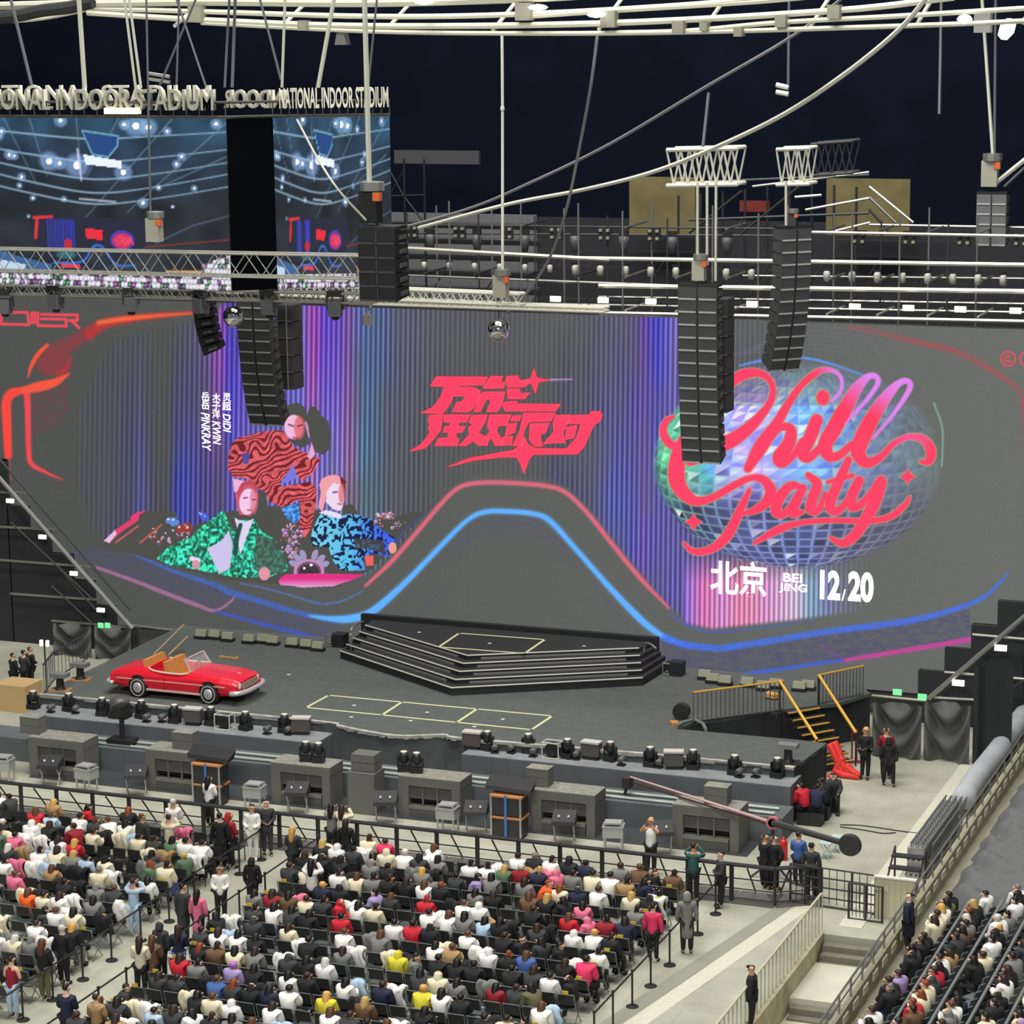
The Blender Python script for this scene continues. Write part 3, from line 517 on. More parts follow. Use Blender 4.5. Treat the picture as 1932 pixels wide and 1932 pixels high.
# right stand: parapet, terraces, cloth
struct('wall_right', MB().box(-14.62, 60, -1.6, .16, 90, 2.2), mat('tan parapet', srgb(176,172,146), .8, noise=.08, nscale=1.5))
mb = MB(); mb.prism([(-14.54,20),(-13.9,20),(-13.9,104),(-14.54,104)], -1.6, 0)
for k in range(14): mb.prism([(-13.9+.95*k,20),(-12.95+.95*k,20),(-12.95+.95*k,104),(-13.9+.95*k,104)], -1.6, .05+.22*k)
struct('floor_right_stand', mb, mat('stand concrete', srgb(150,146,128), .85, noise=.1, nscale=1))
rl = thing('handrail', 'long steel handrail along the top of the right stand parapet', 'railing', (-14.62, 60, .6))
MB().tube([(-14.62,30,1.08),(-14.62,100,1.08)], .03).build('top_rail', steel, rl)
MB().tube([(-14.62,30,.84),(-14.62,100,.84)], .02).build('mid_rail', steel, rl)
for k in range(40): 
    b = MB().box(-14.62, 53+k*1.2, .6, .05, .05, .48).build('post', steel, rl)
slot = mat('pale slot plate', srgb(232,230,205), .6)
sp = MB().box(0,0,0,.03,.5,.2).build('plate', slot); 
for k in range(34):
    o = sp if k == 0 else sp.copy()
    if k: sc.collection.objects.link(o)
    o.parent = rl; o.location = (.1, -7+k*1.05, -.33); ORG[o.name] = Vector((0,0,0))
gl = rawmat('clear glass', lambda nt, b: (setattr(b.inputs['Alpha'], 'default_value', .22), setattr(b.inputs['Base Color'], 'default_value', (.8,.86,.84,1)), setattr(b.inputs['Roughness'], 'default_value', .05)))
MB().box(-14.62, 57, .6, .02, 18, .46).build('glass_panel', gl, rl)
# cloth over empty rows
cm = mat('black cloth cover', srgb(100,102,102), .8)
def cf(u, v):
    yy = 67.4 + v*(86-67.4) ; xx = -14.25 + u*9.5; base = .75 + .22*max(0,(xx+13.9)/.95)
    fold = .10*math.sin(yy*4.2+xx*2.0+1.5*math.sin(xx*1.9))+.07*math.sin(yy*9.1-xx*3.1)+.05*math.sin(xx*7+yy*2.2)
    drop = -.9*max(0, 1-u*14) - .5*max(0, 1-v*40)
    return (xx, yy+.15*math.sin(xx*3), base+fold+drop+.04)
tag(MB().grid(cf, 90, 150).build('cloth_cover', cm, smooth=True), 'large rumpled black cloth spread over the empty rows of the right stand', 'cloth cover')
# ------------------------------------------------------------------ LED wall
p = lambda px, py: at(px, py, y=SY)
top = p(1280,600).z; X0 = p(-40,700).x; X1 = -13.4
bl = [(16,905),(57,955),(98,1000),(140,1045),(181,1092),(221,1140),(262,1182)]
brs = [(1885,1130),(1835,1175),(1785,1217),(1735,1260)]
LB = [(p(a,b).x, p(a,b).z) for a, b in bl]; RB = [(p(a,b).x, p(a,b).z) for a, b in brs]
def zb(X):
    z = np.full(X.shape, 1.0)
    for (xx, zz) in LB[::-1]: z = np.where(X < xx, zz, z)
    for (xx, zz) in RB[::-1]: z = np.where(X > xx, zz, z)
    return np.where(X < p(16,900).x, p(16,866).z, z)
def wall_to_image(pos, u, v):                                             # metres on the wall -> image pixels, camera projection baked into constants
    X, Zz = pos[:,0], pos[:,2]; wv = -.3583446*X-.1906377*Zz+85.19074
    return (4199.6739*X-237.9051*Zz+239503.297)/wv, (-57.62639*X-4973.3758*Zz+124068.363)/wv
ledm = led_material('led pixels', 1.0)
led = thing('led_wall', 'huge stepped LED wall showing the concert poster behind the stage', 'led screen', (X0, SY, 1.0))
H_ = top-1.0
led_mesh('display', ledm, (X0, SY, 1.0), (1,0,0), (0,0,1), X1-X0, H_, .026, wall_to_image, paint_main, (91,93,90), keep=lambda cu, cv: (cv+1.0) > zb(cu+X0), parent=led)
MB().box((X0+X1)/2, SY+.35, 3.2, X1-X0, .5, top-3.2-.02).build('cabinet', black, led)
MB().box((LB[-1][0]+RB[-1][0])/2, SY+.35, .9, RB[-1][0]-LB[-1][0], .5, 2.4).build('cabinet', black, led)
# lettering on the picture: text outlines, flat in the screen's plane
wm = mat('white led text', (1,.97,1), 1, emit=.95)
def text(name, s, box, m, parent, bold=.0, shear=0, rot=0, plane=SY, ext=.004):
    cu = bpy.data.curves.new(name, 'FONT'); cu.body = s; cu.size = 1; cu.offset = bold; cu.shear = shear; cu.extrude = ext; cu.resolution_u = 4
    cu.align_x = 'LEFT'
    o = bpy.data.objects.new(name, cu); sc.collection.objects.link(o); bpy.context.view_layer.update()
    me = bpy.data.meshes.new_from_object(o.evaluated_get(bpy.context.evaluated_depsgraph_get())); bpy.data.objects.remove(o)
    v = np.empty(len(me.vertices)*3, np.float32); me.vertices.foreach_get('co', v); v = v.reshape(-1,3)
    if rot: v = np.stack([v[:,1], -v[:,0], v[:,2]], 1)
    lo, hi = v.min(0), v.max(0); (x0, z0, x1, z1) = box
    X = x0+(v[:,0]-lo[0])/(hi[0]-lo[0])*(x1-x0); Zz = z0+(v[:,1]-lo[1])/(hi[1]-lo[1])*(z1-z0)
    out = np.stack([X, plane-.02-v[:,2], Zz], 1)-np.array(ORG[parent.name]); me.vertices.foreach_set('co', out.astype(np.float32).ravel()); me.materials.clear(); me.materials.append(m)
    ob = bpy.data.objects.new(name, me); sc.collection.objects.link(ob); ob.parent = parent; ORG[ob.name] = ORG[parent.name]; return ob
def tb(px0, py0, px1, py1): a, b = p(px0, py1), p(px1, py0); return (a.x, a.z, b.x, b.z)
text('lettering', '北京', tb(1340,1062,1447,1120), wm, led, .02); text('lettering', 'BEI', tb(1478,1083,1514,1097), wm, led, .02); text('lettering', 'JING', tb(1470,1103,1523,1118), wm, led, .02)
text('lettering', '12', tb(1547,1077,1586,1130), wm, led, .045); text('lettering', '20', tb(1600,1080,1649,1134), wm, led, .045); text('lettering', '/', tb(1588,1112,1596,1133), wm, led, .02)
for s, a, b in (('灵',(421,742),(436,757)),('超',(420,758),(436,774)),('木',(401,742),(416,757)),('子',(401,758),(416,773)),('洋',(401,773),(415,789)),('岳',(381,740),(395,756)),('岳',(381,756),(395,772))): text('lettering', s, tb(a[0],a[1],b[0],b[1]), wm, led, .01)
text('lettering', 'DIDI', tb(422,781,435,815), wm, led, .012, .2, 1); text('lettering', 'KWIN', tb(402,795,416,838), wm, led, .012, .2, 1); text('lettering', 'PINKRAY', tb(382,779,396,850), wm, led, .012, .2, 1)

# masking drapes and rails beside the screen
def drape(name, label, a, b, zt, zbm, m=cloth, folds=9, depth=.18, swag=0, group=None):
    a, b = Vector(a), Vector(b); L = (b-a).length; n = (b-a).cross(Vector((0,0,1))).normalized()
    def fn(u, v):
        q = a + (b-a)*u; wob = depth*(math.sin(u*L*folds*.7+2*math.sin(u*5))*(.5+.5*v) + (1.3*math.sin((v-.62*(1-(2*u-1)**2))*13)*(1-(2*u-1)**6)*(1-.4*v) if swag else 0))
        return (q.x+n.x*wob, q.y+n.y*wob, zt+(zbm-zt)*v)
    return tag(MB().grid(fn, int(18+L*10), 18).build(name, m, smooth=True), label, 'drape', group)
cl2 = mat('grey black drape', srgb(88,90,88), .8); dk = mat('matt black drape', srgb(44,46,48), .95)
for s_, XS, sgn in (('left', LB, -1), ('right', RB, 1)):
    for k, (xx, zz) in enumerate(XS):
        x2 = XS[k-1][0] if k else xx+sgn*(.95 if s_ == 'right' else 2.2)
        if s_ == 'left' and k == 0: x2 = p(16,900).x-.0
        lo, hi = min(xx,x2), max(xx,x2)
        t = tag(MB().box((lo+hi)/2, SY-.12, 0, hi-lo, .2, zz-.02).build('masking_panel', dk), f'black masking panel closing the {ORD[k]} step down from the {s_} end of the LED wall', 'panel')
a = p(-60,866); b = p(16,866); tag(MB().box((a.x+b.x)/2, SY-.12, 0, b.x-a.x, .2, a.z).build('masking_panel', dk), 'tall black masking panel at the extreme left end of the LED wall', 'panel')
tag(MB().box(-11.15, SY-.34, 2.3, 8.3, .2, p(1885,1130).z-2.3).build('masking_panel', dk), 'wide black masking panel right of the LED wall above the stand', 'panel')
def rail(pts, r, label, m=steel, y=None, name='railing', cat='railing', group=None):
    return tag(MB().tube(pts, r).build(name, m), label, cat, group)
q = lambda px, py, Y: at(px, py, y=Y)
rail([q(-20,880,87.4), q(250,1186,87.4)], .09, 'long diagonal handrail descending towards the left end of the stage')
rail([q(-20,845,87.3), q(246,1150,87.3)], .05, 'thin upper diagonal rail left of the stage', dark_steel)
for (a, b, l) in (((-20,928),(58,930),'uppermost level bar left of the LED wall'),((-20,993),(105,999),'second level bar left of the LED wall'),((-20,1055),(181,1070),'third level bar left of the LED wall'),((20,1120),(190,1132),'fourth level bar left of the LED wall'),((98,1171),(245,1184),'level bar over the two left drapes'),((250,1180),(340,1190),'double bar right of the left drapes')):
    rail([q(*a,87.5), q(*b,87.5)], .05, l)
for (a, b, l) in (((97,1105),(178,1180),'short lower diagonal rail left of the stage'),((105,1065),(180,1150),'short middle diagonal rail left of the stage'),((20,985),(178,1134),'parallel diagonal rail below the main left handrail')): rail([q(*a,87.2), q(*b,87.2)], .035, l, dark_steel)
rail([q(1752,1318,87), q(1960,1140,87)], .09, 'long diagonal handrail rising to the right of the LED wall'); rail([q(1840,1345,86), q(1960,1265,86)], .04, 'thin diagonal rail low on the right side', dark_steel)
for (a, b, l) in (((1835,1197),(1960,1208),'upper level bar right of the LED wall'),((1782,1268),(1960,1283),'middle level bar right of the LED wall'),((1645,1312),(1748,1322),'level bar above the right drape beside the stairs'),((1762,1316),(1880,1322),'level bar above the far right drape')): rail([q(*a,87.3), q(*b,87.3)], .05, l)
lampm = mat('work light glow', (1,.97,.8), 1, emit=.85)
for px, py, l in ((19,945,'top'),(80,1013,'second'),(139,1082,'third'),(190,1151,'lowest')):
    c = q(px,py,86.9); tag(MB().box(c.x, c.y, c.z-.08, .32, .1, .16).build('wall_lamp', lampm), f'small glowing rectangular lamp, {l} of four beside the left diagonal handrail', 'lamp', 'rectangular lamps by the left rail')
for px, py, l in ((1888,1222,'upper'),(1808,1288,'lower')):
    c = q(px,py,86.9); tag(MB().box(c.x, c.y, c.z-.11, .42, .1, .2).build('wall_lamp', lampm), f'{l} glowing rectangular lamp on the right masking panels', 'lamp', 'rectangular lamps on the right')
drape('drape', 'grey-black drape hanging at the left stage end, left of two', q(100,1177,86.5), q(172,1180,86.5), q(100,1176,86.5).z, 0, cl2, swag=1)
drape('drape', 'grey-black drape hanging at the left stage end, right of two', q(178,1180,86.5), q(248,1188,86.5), q(178,1181,86.5).z, 0, cl2, swag=1)
drape('drape', 'swagged black drape beside the yellow stage stairs', at(1645,1425,z=0), at(1738,1432,z=0), q(1650,1322,83.5).z, 0, cl2, swag=1)
drape('drape', 'swagged black drape meeting the right stand wall', at(1742,1433,z=0), at(1830,1442,z=0), q(1765,1322,83.5).z, 0, cl2, swag=1)
drape('drape', 'dark drape running along the right stand wall corner', (-16.2,83.3,0), (-14.95,83.6,0), 3.4, 0, dk)
grn_ = mat('green exit glow', srgb(120,220,150), 1, emit=.7)
for px, py, l in ((190,1180,'above the left drapes, left of two'),(203,1180,'above the left drapes, right of two')):
    c = q(px,py,86.3); tag(MB().box(c.x, c.y, c.z-.1, .22, .06, .2).build('exit_sign', grn_), 'small green exit sign '+l, 'exit sign')
for px, py, l in ((1693,1306,'left of two above the right drape'),(1740,1315,'right of two above the right drape')):
    c = q(px,py,83.3); tag(MB().box(c.x, c.y, c.z-.1, .3, .06, .2).build('exit_sign', grn_), 'small green exit sign, '+l, 'exit sign')
# left stand with purple ribbon board
XL = -60.5
a, b = at(-30,1198,x=XL), at(62,1163,x=XL); h = a.z-at(-30,1240,x=XL).z
def purp(nt, b_):
    tc = nt.nodes.new('ShaderNodeTexCoord'); n = nt.nodes.new('ShaderNodeTexVoronoi'); n.inputs['Scale'].default_value = 1.3; r = nt.nodes.new('ShaderNodeValToRGB')
    r.color_ramp.elements[0].color = (*srgb(66,44,130),1); r.color_ramp.elements[1].color = (*srgb(128,108,190),1)
    nt.links.new(tc.outputs['Object'], n.inputs['Vector']); nt.links.new(n.outputs['Distance'], r.inputs['Fac']); nt.links.new(r.outputs['Color'], b_.inputs['Emission Color']); b_.inputs['Emission Strength'].default_value = 1; b_.inputs['Base Color'].default_value = (0,0,0,1)
t = thing('ribbon_board', 'purple LED ribbon board on the edge of the left stand', 'led board', (XL, a.y, b.z-h))
MB().prism([(XL-.2,a.y),(XL,a.y),(XL,b.y),(XL-.2,b.y)], b.z-h, b.z).build('display', rawmat('purple led', purp), t); MB().prism([(XL-.25,a.y),(XL+.03,a.y),(XL+.03,b.y),(XL-.25,b.y)], b.z, b.z+.07).build('cap', white, t)
mb = MB()
for k in range(5): mb.prism([(XL-.25-.9*(k+1),60),(XL-.25-.9*k,60),(XL-.25-.9*k,b.y),(XL-.25-.9*(k+1),b.y)], 0, b.z-.1+.4*k)
struct('floor_left_stand', mb, mat('terrace', None))
s2 = MB(); s2.box(0,0,.3,.5,.45,.08).lathe(0,.22,[(.25,0),(.28,.04),(.25,.08)],12,'y',.62); ls0 = s2.build('stadium_seat', mat('light grey seat', srgb(122,120,108), .6)); tag(ls0, 'pale round-backed seat in the empty rows above the purple ribbon board', 'seat', 'seats above the ribbon board')
for k in range(4):
    for j in range(7): place(ls0, (XL-.7-.9*k, b.y-.4-j*.62, b.z-.1+.4*k), math.pi/2)
c = at(80,1170,x=XL+1.2); tag(MB().box(c.x, c.y, c.z-.75, 1.0, .5, 1.55, .35).build('loudspeaker', mat('dark grille', srgb(72,72,68), .8)), 'grey loudspeaker cabinet hanging at the end of the purple ribbon board', 'loudspeaker')
# ------------------------------------------------------------------ stage
lp = [at(75,1309,z=Z), at(300,1331,z=Z), at(606,1361,z=Z), at(640,1369,z=Z), at(701,1381,z=Z), at(757,1388,z=Z), at(840,1386,z=Z), at(877,1393,z=Z), at(1200,1420,z=Z), at(1499,1448,z=Z), at(1560,1402,z=Z)]
well = [at(1507,1396,z=Z), at(1275,1375,z=Z), at(1310,1362,z=Z), at(1465,1340,z=Z), at(1537,1331,z=Z), at(1579,1327,z=Z), at(1643,1308,z=Z)]
backR = at(1540,1302,z=Z)
deck = [(v.x,v.y) for v in lp] + [(well[0].x,well[0].y)] + [(v.x,v.y) for v in well[1:]] + [(-21.0,86.6),(-47.8,86.6),(-47.8,84.4)]
st = thing('stage', 'wide dark carpeted concert stage with a gentle thrust in its front edge', 'stage', (-34,81,0))
dm = MB().prism(deck, Z-.12, Z); dm.build('deck', deckm, st)
edge = [(v.x,v.y) for v in lp[:10]]
cf_ = MB()
for i in range(len(edge)-1):
    a, b = Vector((*edge[i],0)), Vector((*edge[i+1],0)); L = (b-a).length; n = max(2,int(L*5))
    cf_.grid(lambda u, v: ((a+(b-a)*u).x, (a+(b-a)*u).y-.02-.05*abs(math.sin(u*L*4))*v, Z-.03+(.03-Z)*v), n, 4)
cf_.build('front_skirt', mat('stage skirt', srgb(80,84,86), .9, noise=.15, nscale=2), st)
sk = MB()
for a, b in ((lp[9],lp[10]),(lp[10],well[0]),(well[0],well[1]),(well[1],well[3]),(well[3],well[6]),):
    L = (b-a).length; sk.grid(lambda u, v: ((a+(b-a)*u).x+.03*math.sin(u*L*6), (a+(b-a)*u).y, Z-.05+(.0-Z)*v), int(L*5)+2, 3)
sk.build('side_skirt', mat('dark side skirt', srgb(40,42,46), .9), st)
MB().tube([(-47.8,84.4,Z-.1),(lp[0].x,lp[0].y,Z-.1)], .05).build('side_trim', black, st)
et = MB(); R2 = random.Random(2)
pts = smooth_line([(v.x, v.y-.05) for v in lp[:10]], 10)
for i in range(len(pts)-1):
    a, b = pts[i], pts[i+1]; w = .05+.07*R2.random()
    et.hull8([(a[0],a[1],Z+.005),(b[0],b[1],Z+.005),(b[0],b[1]-.02,Z-w),(a[0],a[1]-.02,Z-w)], [(a[0],a[1]+.1,Z+.02),(b[0],b[1]+.1,Z+.02),(b[0],b[1]-.04,Z+.015),(a[0],a[1]-.04,Z+.015)])
et.build('edge_trim', mat('pale edge trim', srgb(176,176,168), .6, noise=.3, nscale=3), st)
tape = mat('pale yellow tape', srgb(214,216,168), .7); dotm = mat('white tape', srgb(232,232,225), .7)
def tapes(rects, z, label, nm='floor_tape'):
    t = thing(nm, label, 'tape', (rects[0][0][0], rects[0][0][1], z))
    for seg in rects:
        a, b = Vector((*seg[0],z)), Vector((*seg[1],z)); d = (b-a).normalized()*.05; n = Vector((-d.y,d.x,0))
        MB().prism([tuple((a-d-n)[:2]),tuple((b+d-n)[:2]),tuple((b+d+n)[:2]),tuple((a-d+n)[:2])], z+.001, z+.008).build('strip', tape, t)
    return t
A_ = [at(*q_,z=Z) for q_ in ((578,1335),(721,1349),(862,1363),(1003,1377))]; B_ = [at(*q_,z=Z) for q_ in ((620,1312),(758,1325),(900,1338),(1042,1351))]
S2 = lambda v: (v.x,v.y)
tapes([(S2(A_[0]),S2(A_[3])),(S2(B_[0]),S2(B_[3]))]+[(S2(A_[i]),S2(B_[i])) for i in range(4)], Z, 'row of three pale yellow taped boxes on the front of the stage')
for i, (px, py) in enumerate(((668,1331),(806,1344),(949,1357),(545,1273),(663,1353),(775,1360),(895,1371))):
    c = at(px,py,z=Z); tag(MB().box(c.x,c.y,Z+.001,.12,.1,.008).build('tape_mark', dotm), ['white mark centred in the left taped box','white mark centred in the middle taped box','white mark centred in the right taped box','lone white mark on the open stage left of the steps','white mark in front of the left taped box','white mark in front of the middle taped box','white mark in front of the right taped box'][i], 'tape mark')
# stepped platform (v-shaped front)
ZP = 2.5
pl = [at(690,1180,z=ZP), at(882,1237,z=ZP), at(1206,1223,z=ZP)]; bk = [at(1236,1216,z=ZP), at(672,1172,z=ZP)]
t = thing('stepped_platform', 'black stepped platform with a V-shaped front and pale step edges', 'platform', (-33, 85, Z))
F0 = [at(642,1228,z=Z+.28), at(852,1298,z=Z+.28), at(1213,1279,z=Z+.28)]
bky = 86.4
n_ = 5
for k in range(n_):
    f = k/(n_-1); zt = Z+.28 + (ZP-Z-.28)*k/(n_-1); ring = [(F0[i].x+(pl[i].x-F0[i].x)*f, F0[i].y+(pl[i].y-F0[i].y)*f) for i in range(3)]
    poly = ring + [(ring[2][0]+.15, bky), (ring[0][0]-.15, bky)]
    MB().prism(poly, Z, zt).build('step', mat('step black', srgb(38,40,41), .8), t)
    for i in (0,1):
        a, b = ring[i], ring[i+1]; mb = MB().tube([(a[0],a[1]-.02,zt+.01),(b[0],b[1]-.02,zt+.01)], .028, 6); mb.build('nosing', mat('pale nosing', srgb(205,205,190), .5), t)
        mb = MB(); d = Vector((b[0]-a[0],b[1]-a[1])).normalized(); a2 = (a[0]+d.x*.5, a[1]+d.y*.5-.03); b2 = (b[0]-d.x*.5, b[1]-d.y*.5-.03)
        if k: mb.prism([a2,b2,(b2[0],b2[1]-.01),(a2[0],a2[1]-.01)], zt-.15, zt-.07).build('riser_strip', mat('grey strip', srgb(128,130,126), .5), t)
MB().hull8([(bk[1].x,bky,Z),(bk[0].x,bky,Z),(bk[0].x,bky+.25,Z),(bk[1].x,bky+.25,Z)], [(bk[1].x,bky,ZP+.18),(bk[0].x,bky,ZP+.18),(bk[0].x,bky+.25,ZP+.18),(bk[1].x,bky+.25,ZP+.18)]).build('back_kerb', black, t)
for a, b in ((at(662,1195,z=ZP), at(686,1178,z=ZP)), (at(1216,1222,z=ZP), at(1238,1250,z=ZP-.4))):
    MB().tube(smooth_line([(a.x,a.y,Z+.2),(a.x,a.y,ZP+.1),((a.x+b.x)/2,(a.y+b.y)/2,ZP+.2),(b.x,b.y,ZP+.1)],4), .04).build('side_rail', steel, t)
T_ = [at(*q_,z=ZP+.01) for q_ in ((866,1195),(1028,1207),(990,1233),(828,1221))]
tapes([(S2(T_[i]),S2(T_[(i+1)%4])) for i in range(4)], ZP+.012, 'pale yellow taped rectangle on top of the stepped platform')
for px, py, l in ((791,1193,'left'),(924,1214,'middle'),(1102,1219,'right')):
    c = at(px,py,z=ZP+.012); tag(MB().box(c.x,c.y,ZP+.012,.12,.1,.008).build('tape_mark', dotm), f'small white mark on top of the stepped platform, {l} of three', 'tape mark')
for px, py, l in ((628,1218,'left'),(1262,1272,'right')):
    c = at(px,py,z=Z); t = thing('fan_box', f'small black blower with a pale frame at the {l} corner of the stepped platform', 'fan', (c.x,c.y,Z)); MB().box(c.x+.3,c.y,Z,.5,.5,.5).build('body', black, t)
    f = MB()
    for zz in (.05,.45): f.tube([(c.x-.15,c.y-.25,Z+zz),(c.x-.15,c.y+.25,Z+zz)], .025).tube([(c.x-.15,c.y-.25,Z+zz),(c.x+.1,c.y-.25,Z+zz)], .025)
    f.tube([(c.x-.15,c.y-.25,Z),(c.x-.15,c.y-.25,Z+.5)], .025); f.build('frame', steel, t)
# footlights along the back edge
proto = local('footlight', '', 'light'); MB().box(0,0,0,.5,.3,.12).build('base', black, proto); MB().hull8([(-.22,-.1,.12),(.22,-.1,.12),(.22,.12,.12),(-.22,.12,.12)],[(-.22,-.02,.34),(.22,-.02,.34),(.22,.1,.34),(-.22,.1,.34)]).build('lens_panel', mat('pale green panel', srgb(150,152,128), .5), proto)
fl = [(380,1199),(405,1200),(430,1204),(470,1208),(497,1208),(515,1211),(552,1215),(578,1218),(600,1222),(1330,1276),(1345,1283),(1368,1287),(1410,1290),(1440,1297),(1463,1293),(1508,1298),(1525,1296)]
for i, (px, py) in enumerate(fl):
    c = at(px,py+6,z=Z); s_ = ('left', i, 'back edge left of the steps') if i < 9 else ('right', i-9, 'back edge right of the steps')
    place(proto, (c.x,min(c.y,87.2),Z), 0, f'low stage footlight, {ORD[s_[1]]} from the left on the {s_[2]}', 'footlights along the back of the stage')
# riser shelves, track platform
for nm, a, b, l in (('left',(40,1350),(600,1402),'left'),('right',(865,1428),(1495,1482),'right')):
    v0, v1 = at(*a,z=1.25), at(*b,z=1.25); yf = (v0.y+v1.y)/2
    t = thing('light_shelf', f'long black shelf under the stage front carrying moving lights, {l} of two', 'shelf', ((v0.x+v1.x)/2, yf, 0))
    MB().box((v0.x+v1.x)/2, yf+.66, 0, v1.x-v0.x, 1.3, 1.25).build('body', mat('shelf cloth', srgb(94,98,102), .9, noise=.1, nscale=1.5), t)
    MB().box((v0.x+v1.x)/2, yf+.66, 1.25, v1.x-v0.x, 1.3, .03).build('top', mat('shelf top', srgb(128,132,134), .9, noise=.15, nscale=2), t)
    globals()['RY_'+l] = yf
pa, pb = at(30,1393,z=.8), at(1482,1538,z=.8); ya = pa.y
t = thing('track_platform', 'low black platform with a camera track along the foot of the stage', 'platform', ((pa.x+pb.x)/2, ya, 0))
MB().prism([(pa.x-8,ya),(pb.x,ya),(pb.x,ya+1.3),(pa.x-8,ya+1.3)], 0, .8).build('body', mat('platform front', srgb(92,98,100), .9, noise=.12, nscale=1.2), t)
for dy in (.25,.75): MB().tube([(pa.x+1.5,ya+dy,.86),(pb.x-.3,ya+dy,.86)], .045).build('rail', mat('worn steel rail', srgb(190,200,190), .4, .3), t)
# yellow-railed stairs at the right rear of the stage
dg = (well[6]-well[2]); dg.z = 0; dg.normalize(); dn = Vector((dg.y,-dg.x,0))
s0, s1 = at(1478,1341,z=Z), at(1537,1331,z=Z)
t = thing('stage_stairs', 'black stairs with amber nosings and yellow handrails leading off the stage', 'stairs', (s0.x,s0.y,0))
for k in range(8):
    a = s0+dn*(.28*k); b = s1+dn*(.28*k); zz = Z-.02-.19*k
    MB().prism([(a.x,a.y),(b.x,b.y),(b.x+dn.x*.3,b.y+dn.y*.3),(a.x+dn.x*.3,a.y+dn.y*.3)][::-1], zz-.05, zz).build('tread', black, t)
    MB().tube([(a.x+dn.x*.3,a.y+dn.y*.3,zz),(b.x+dn.x*.3,b.y+dn.y*.3,zz)], .03).build('nosing', yellow, t)
for a0 in (s0-dg*.15, s1+dg*.15):
    e = a0+dn*2.2; MB().tube([(a0.x,a0.y,Z+1.05),(e.x,e.y,Z+1.05-1.5)], .055).build('handrail', mat('bright amber rail', srgb(226,178,60), .45), t)
    for f in (0,1): MB().tube([(a0.x+dn.x*2.2*f,a0.y+dn.y*2.2*f,Z+1.05-1.5*f),(a0.x+dn.x*2.2*f,a0.y+dn.y*2.2*f,0)], .03).build('post', black, t)
def picket(name, label, a, b, zb_, h, n, topm, cat='fence', m=dark_steel, group=None, rr=.018):
    t = thing(name, label, cat, (a[0],a[1],zb_), group=group); a, b = Vector((a[0],a[1],0)), Vector((b[0],b[1],0))
    MB().tube([(a.x,a.y,zb_+h),(b.x,b.y,zb_+h)], .035).build('top_rail', topm, t); MB().tube([(a.x,a.y,zb_+.06),(b.x,b.y,zb_+.06)], .025).build('bottom_rail', m, t)
    for i in range(n+1):
        q_ = a+(b-a)*(i/n); MB().tube([(q_.x,q_.y,zb_),(q_.x,q_.y,zb_+h)], rr, 6).build('bar', m, t)
    return t
barm = mat('grey bar', srgb(96,98,98), .5, .3)
picket('guard_rail', 'dark picket guard rail with amber top around the stage stair well', at(1308,1364,z=Z), s0, Z, 1.05, 20, yellow, m=barm)
picket('guard_rail', 'dark picket guard rail with amber top right of the stage stairs', s1+dg*.2, at(1628,1312,z=Z), Z, 1.05, 13, yellow, m=barm)
picket('guard_rail', 'dark picket guard rail at the left end of the stage', at(84,1309,z=Z), at(104,1283,z=Z), Z, 1.05, 6, dark_steel, m=barm)
picket('guard_rail', 'thin guard rail behind the left rear corner of the stage', at(104,1283,z=Z), at(165,1245,z=Z), Z, 1.0, 9, dark_steel, m=dark_steel, rr=.012)
for a, b, l in (((290,1235),(348,1178),'left'),((318,1236),(355,1200),'right')):
    v0, v1 = at(*a,z=Z), at(*b,y=at(*a,z=Z).y+.6); rail([(v0.x,v0.y,Z),(v1.x,v1.y,v1.z)], .04, f'tan sloping stair rail behind the red car, {l} of two', mat('tan rail', srgb(176,158,120), .6))
# small things on deck
c = at(432,1242,z=Z); tag(MB().box(c.x,c.y,Z,.8,.12,.05,-.1).box(c.x+.3,c.y,Z,.12,.25,.06).box(c.x-.3,c.y,Z,.1,.2,.06).build('wooden_prop', mat('wood', srgb(190,140,70), .6)), 'small orange-brown wooden piece lying on the stage behind the car', 'prop')
for px, py, l in ((152,1283,'right'),(114,1303,'left'),(1487,1440,'front right corner')):
    c = at(px,py,z=Z); nm = f'round-topped black effects machine on a wooden base, {l} of two at the left stage end' if 'front' not in l else 'round-topped black effects machine at the front right stage corner'
    t = thing('effects_machine', nm, 'effects machine', (c.x,c.y,Z)); MB().box(c.x,c.y,Z,.75,.5,.05,.2).build('base', mat('wood tan', srgb(170,130,84), .7) if 'front' not in l else black, t)
    MB().lathe(c.x,c.y,[(.2,.05),(.14,.15),(.13,.45),(.2,.5)],12,z=Z).build('body', black, t); MB().box(c.x,c.y,Z+.5,.62,.4,.14).build('top', mat('grey top', srgb(120,122,120), .5), t)
c = at(133,1240,z=Z)
v = at(1487,1447,z=Z); tapes([((v.x-.6,v.y+.15),(v.x+.15,v.y+.1)),((v.x-.6,v.y+.15),(v.x-.3,v.y+.7))], Z, 'white corner tape marks at the front right of the stage')
c = at(1290,1368,z=Z); tag(MB().tube([tuple(at(a,b,z=Z+.06)) for a,b in ((1278,1369),(1290,1362),(1310,1358),(1326,1365),(1332,1377))], .06).build('cable_loop', mat('grey hose', srgb(120,120,116), .6)), 'grey hose looping over the stage edge by the stair well', 'hose')
c = at(1272,1368,z=Z); tag(MB().box(c.x,c.y,Z,.25,.35,.12,.5).build('wooden_block', mat('wood', None)), 'small tan wooden block at the tip of the stair well', 'block')
c = at(1286,1357,z=Z); tag(MB().lathe(c.x,c.y,[(.0,-.15),(.28,-.15),(.28,.15),(.0,.15)],16,'y',Z+.28).build('cable_reel', black), 'black cable reel standing at the tip of the stair well', 'reel')
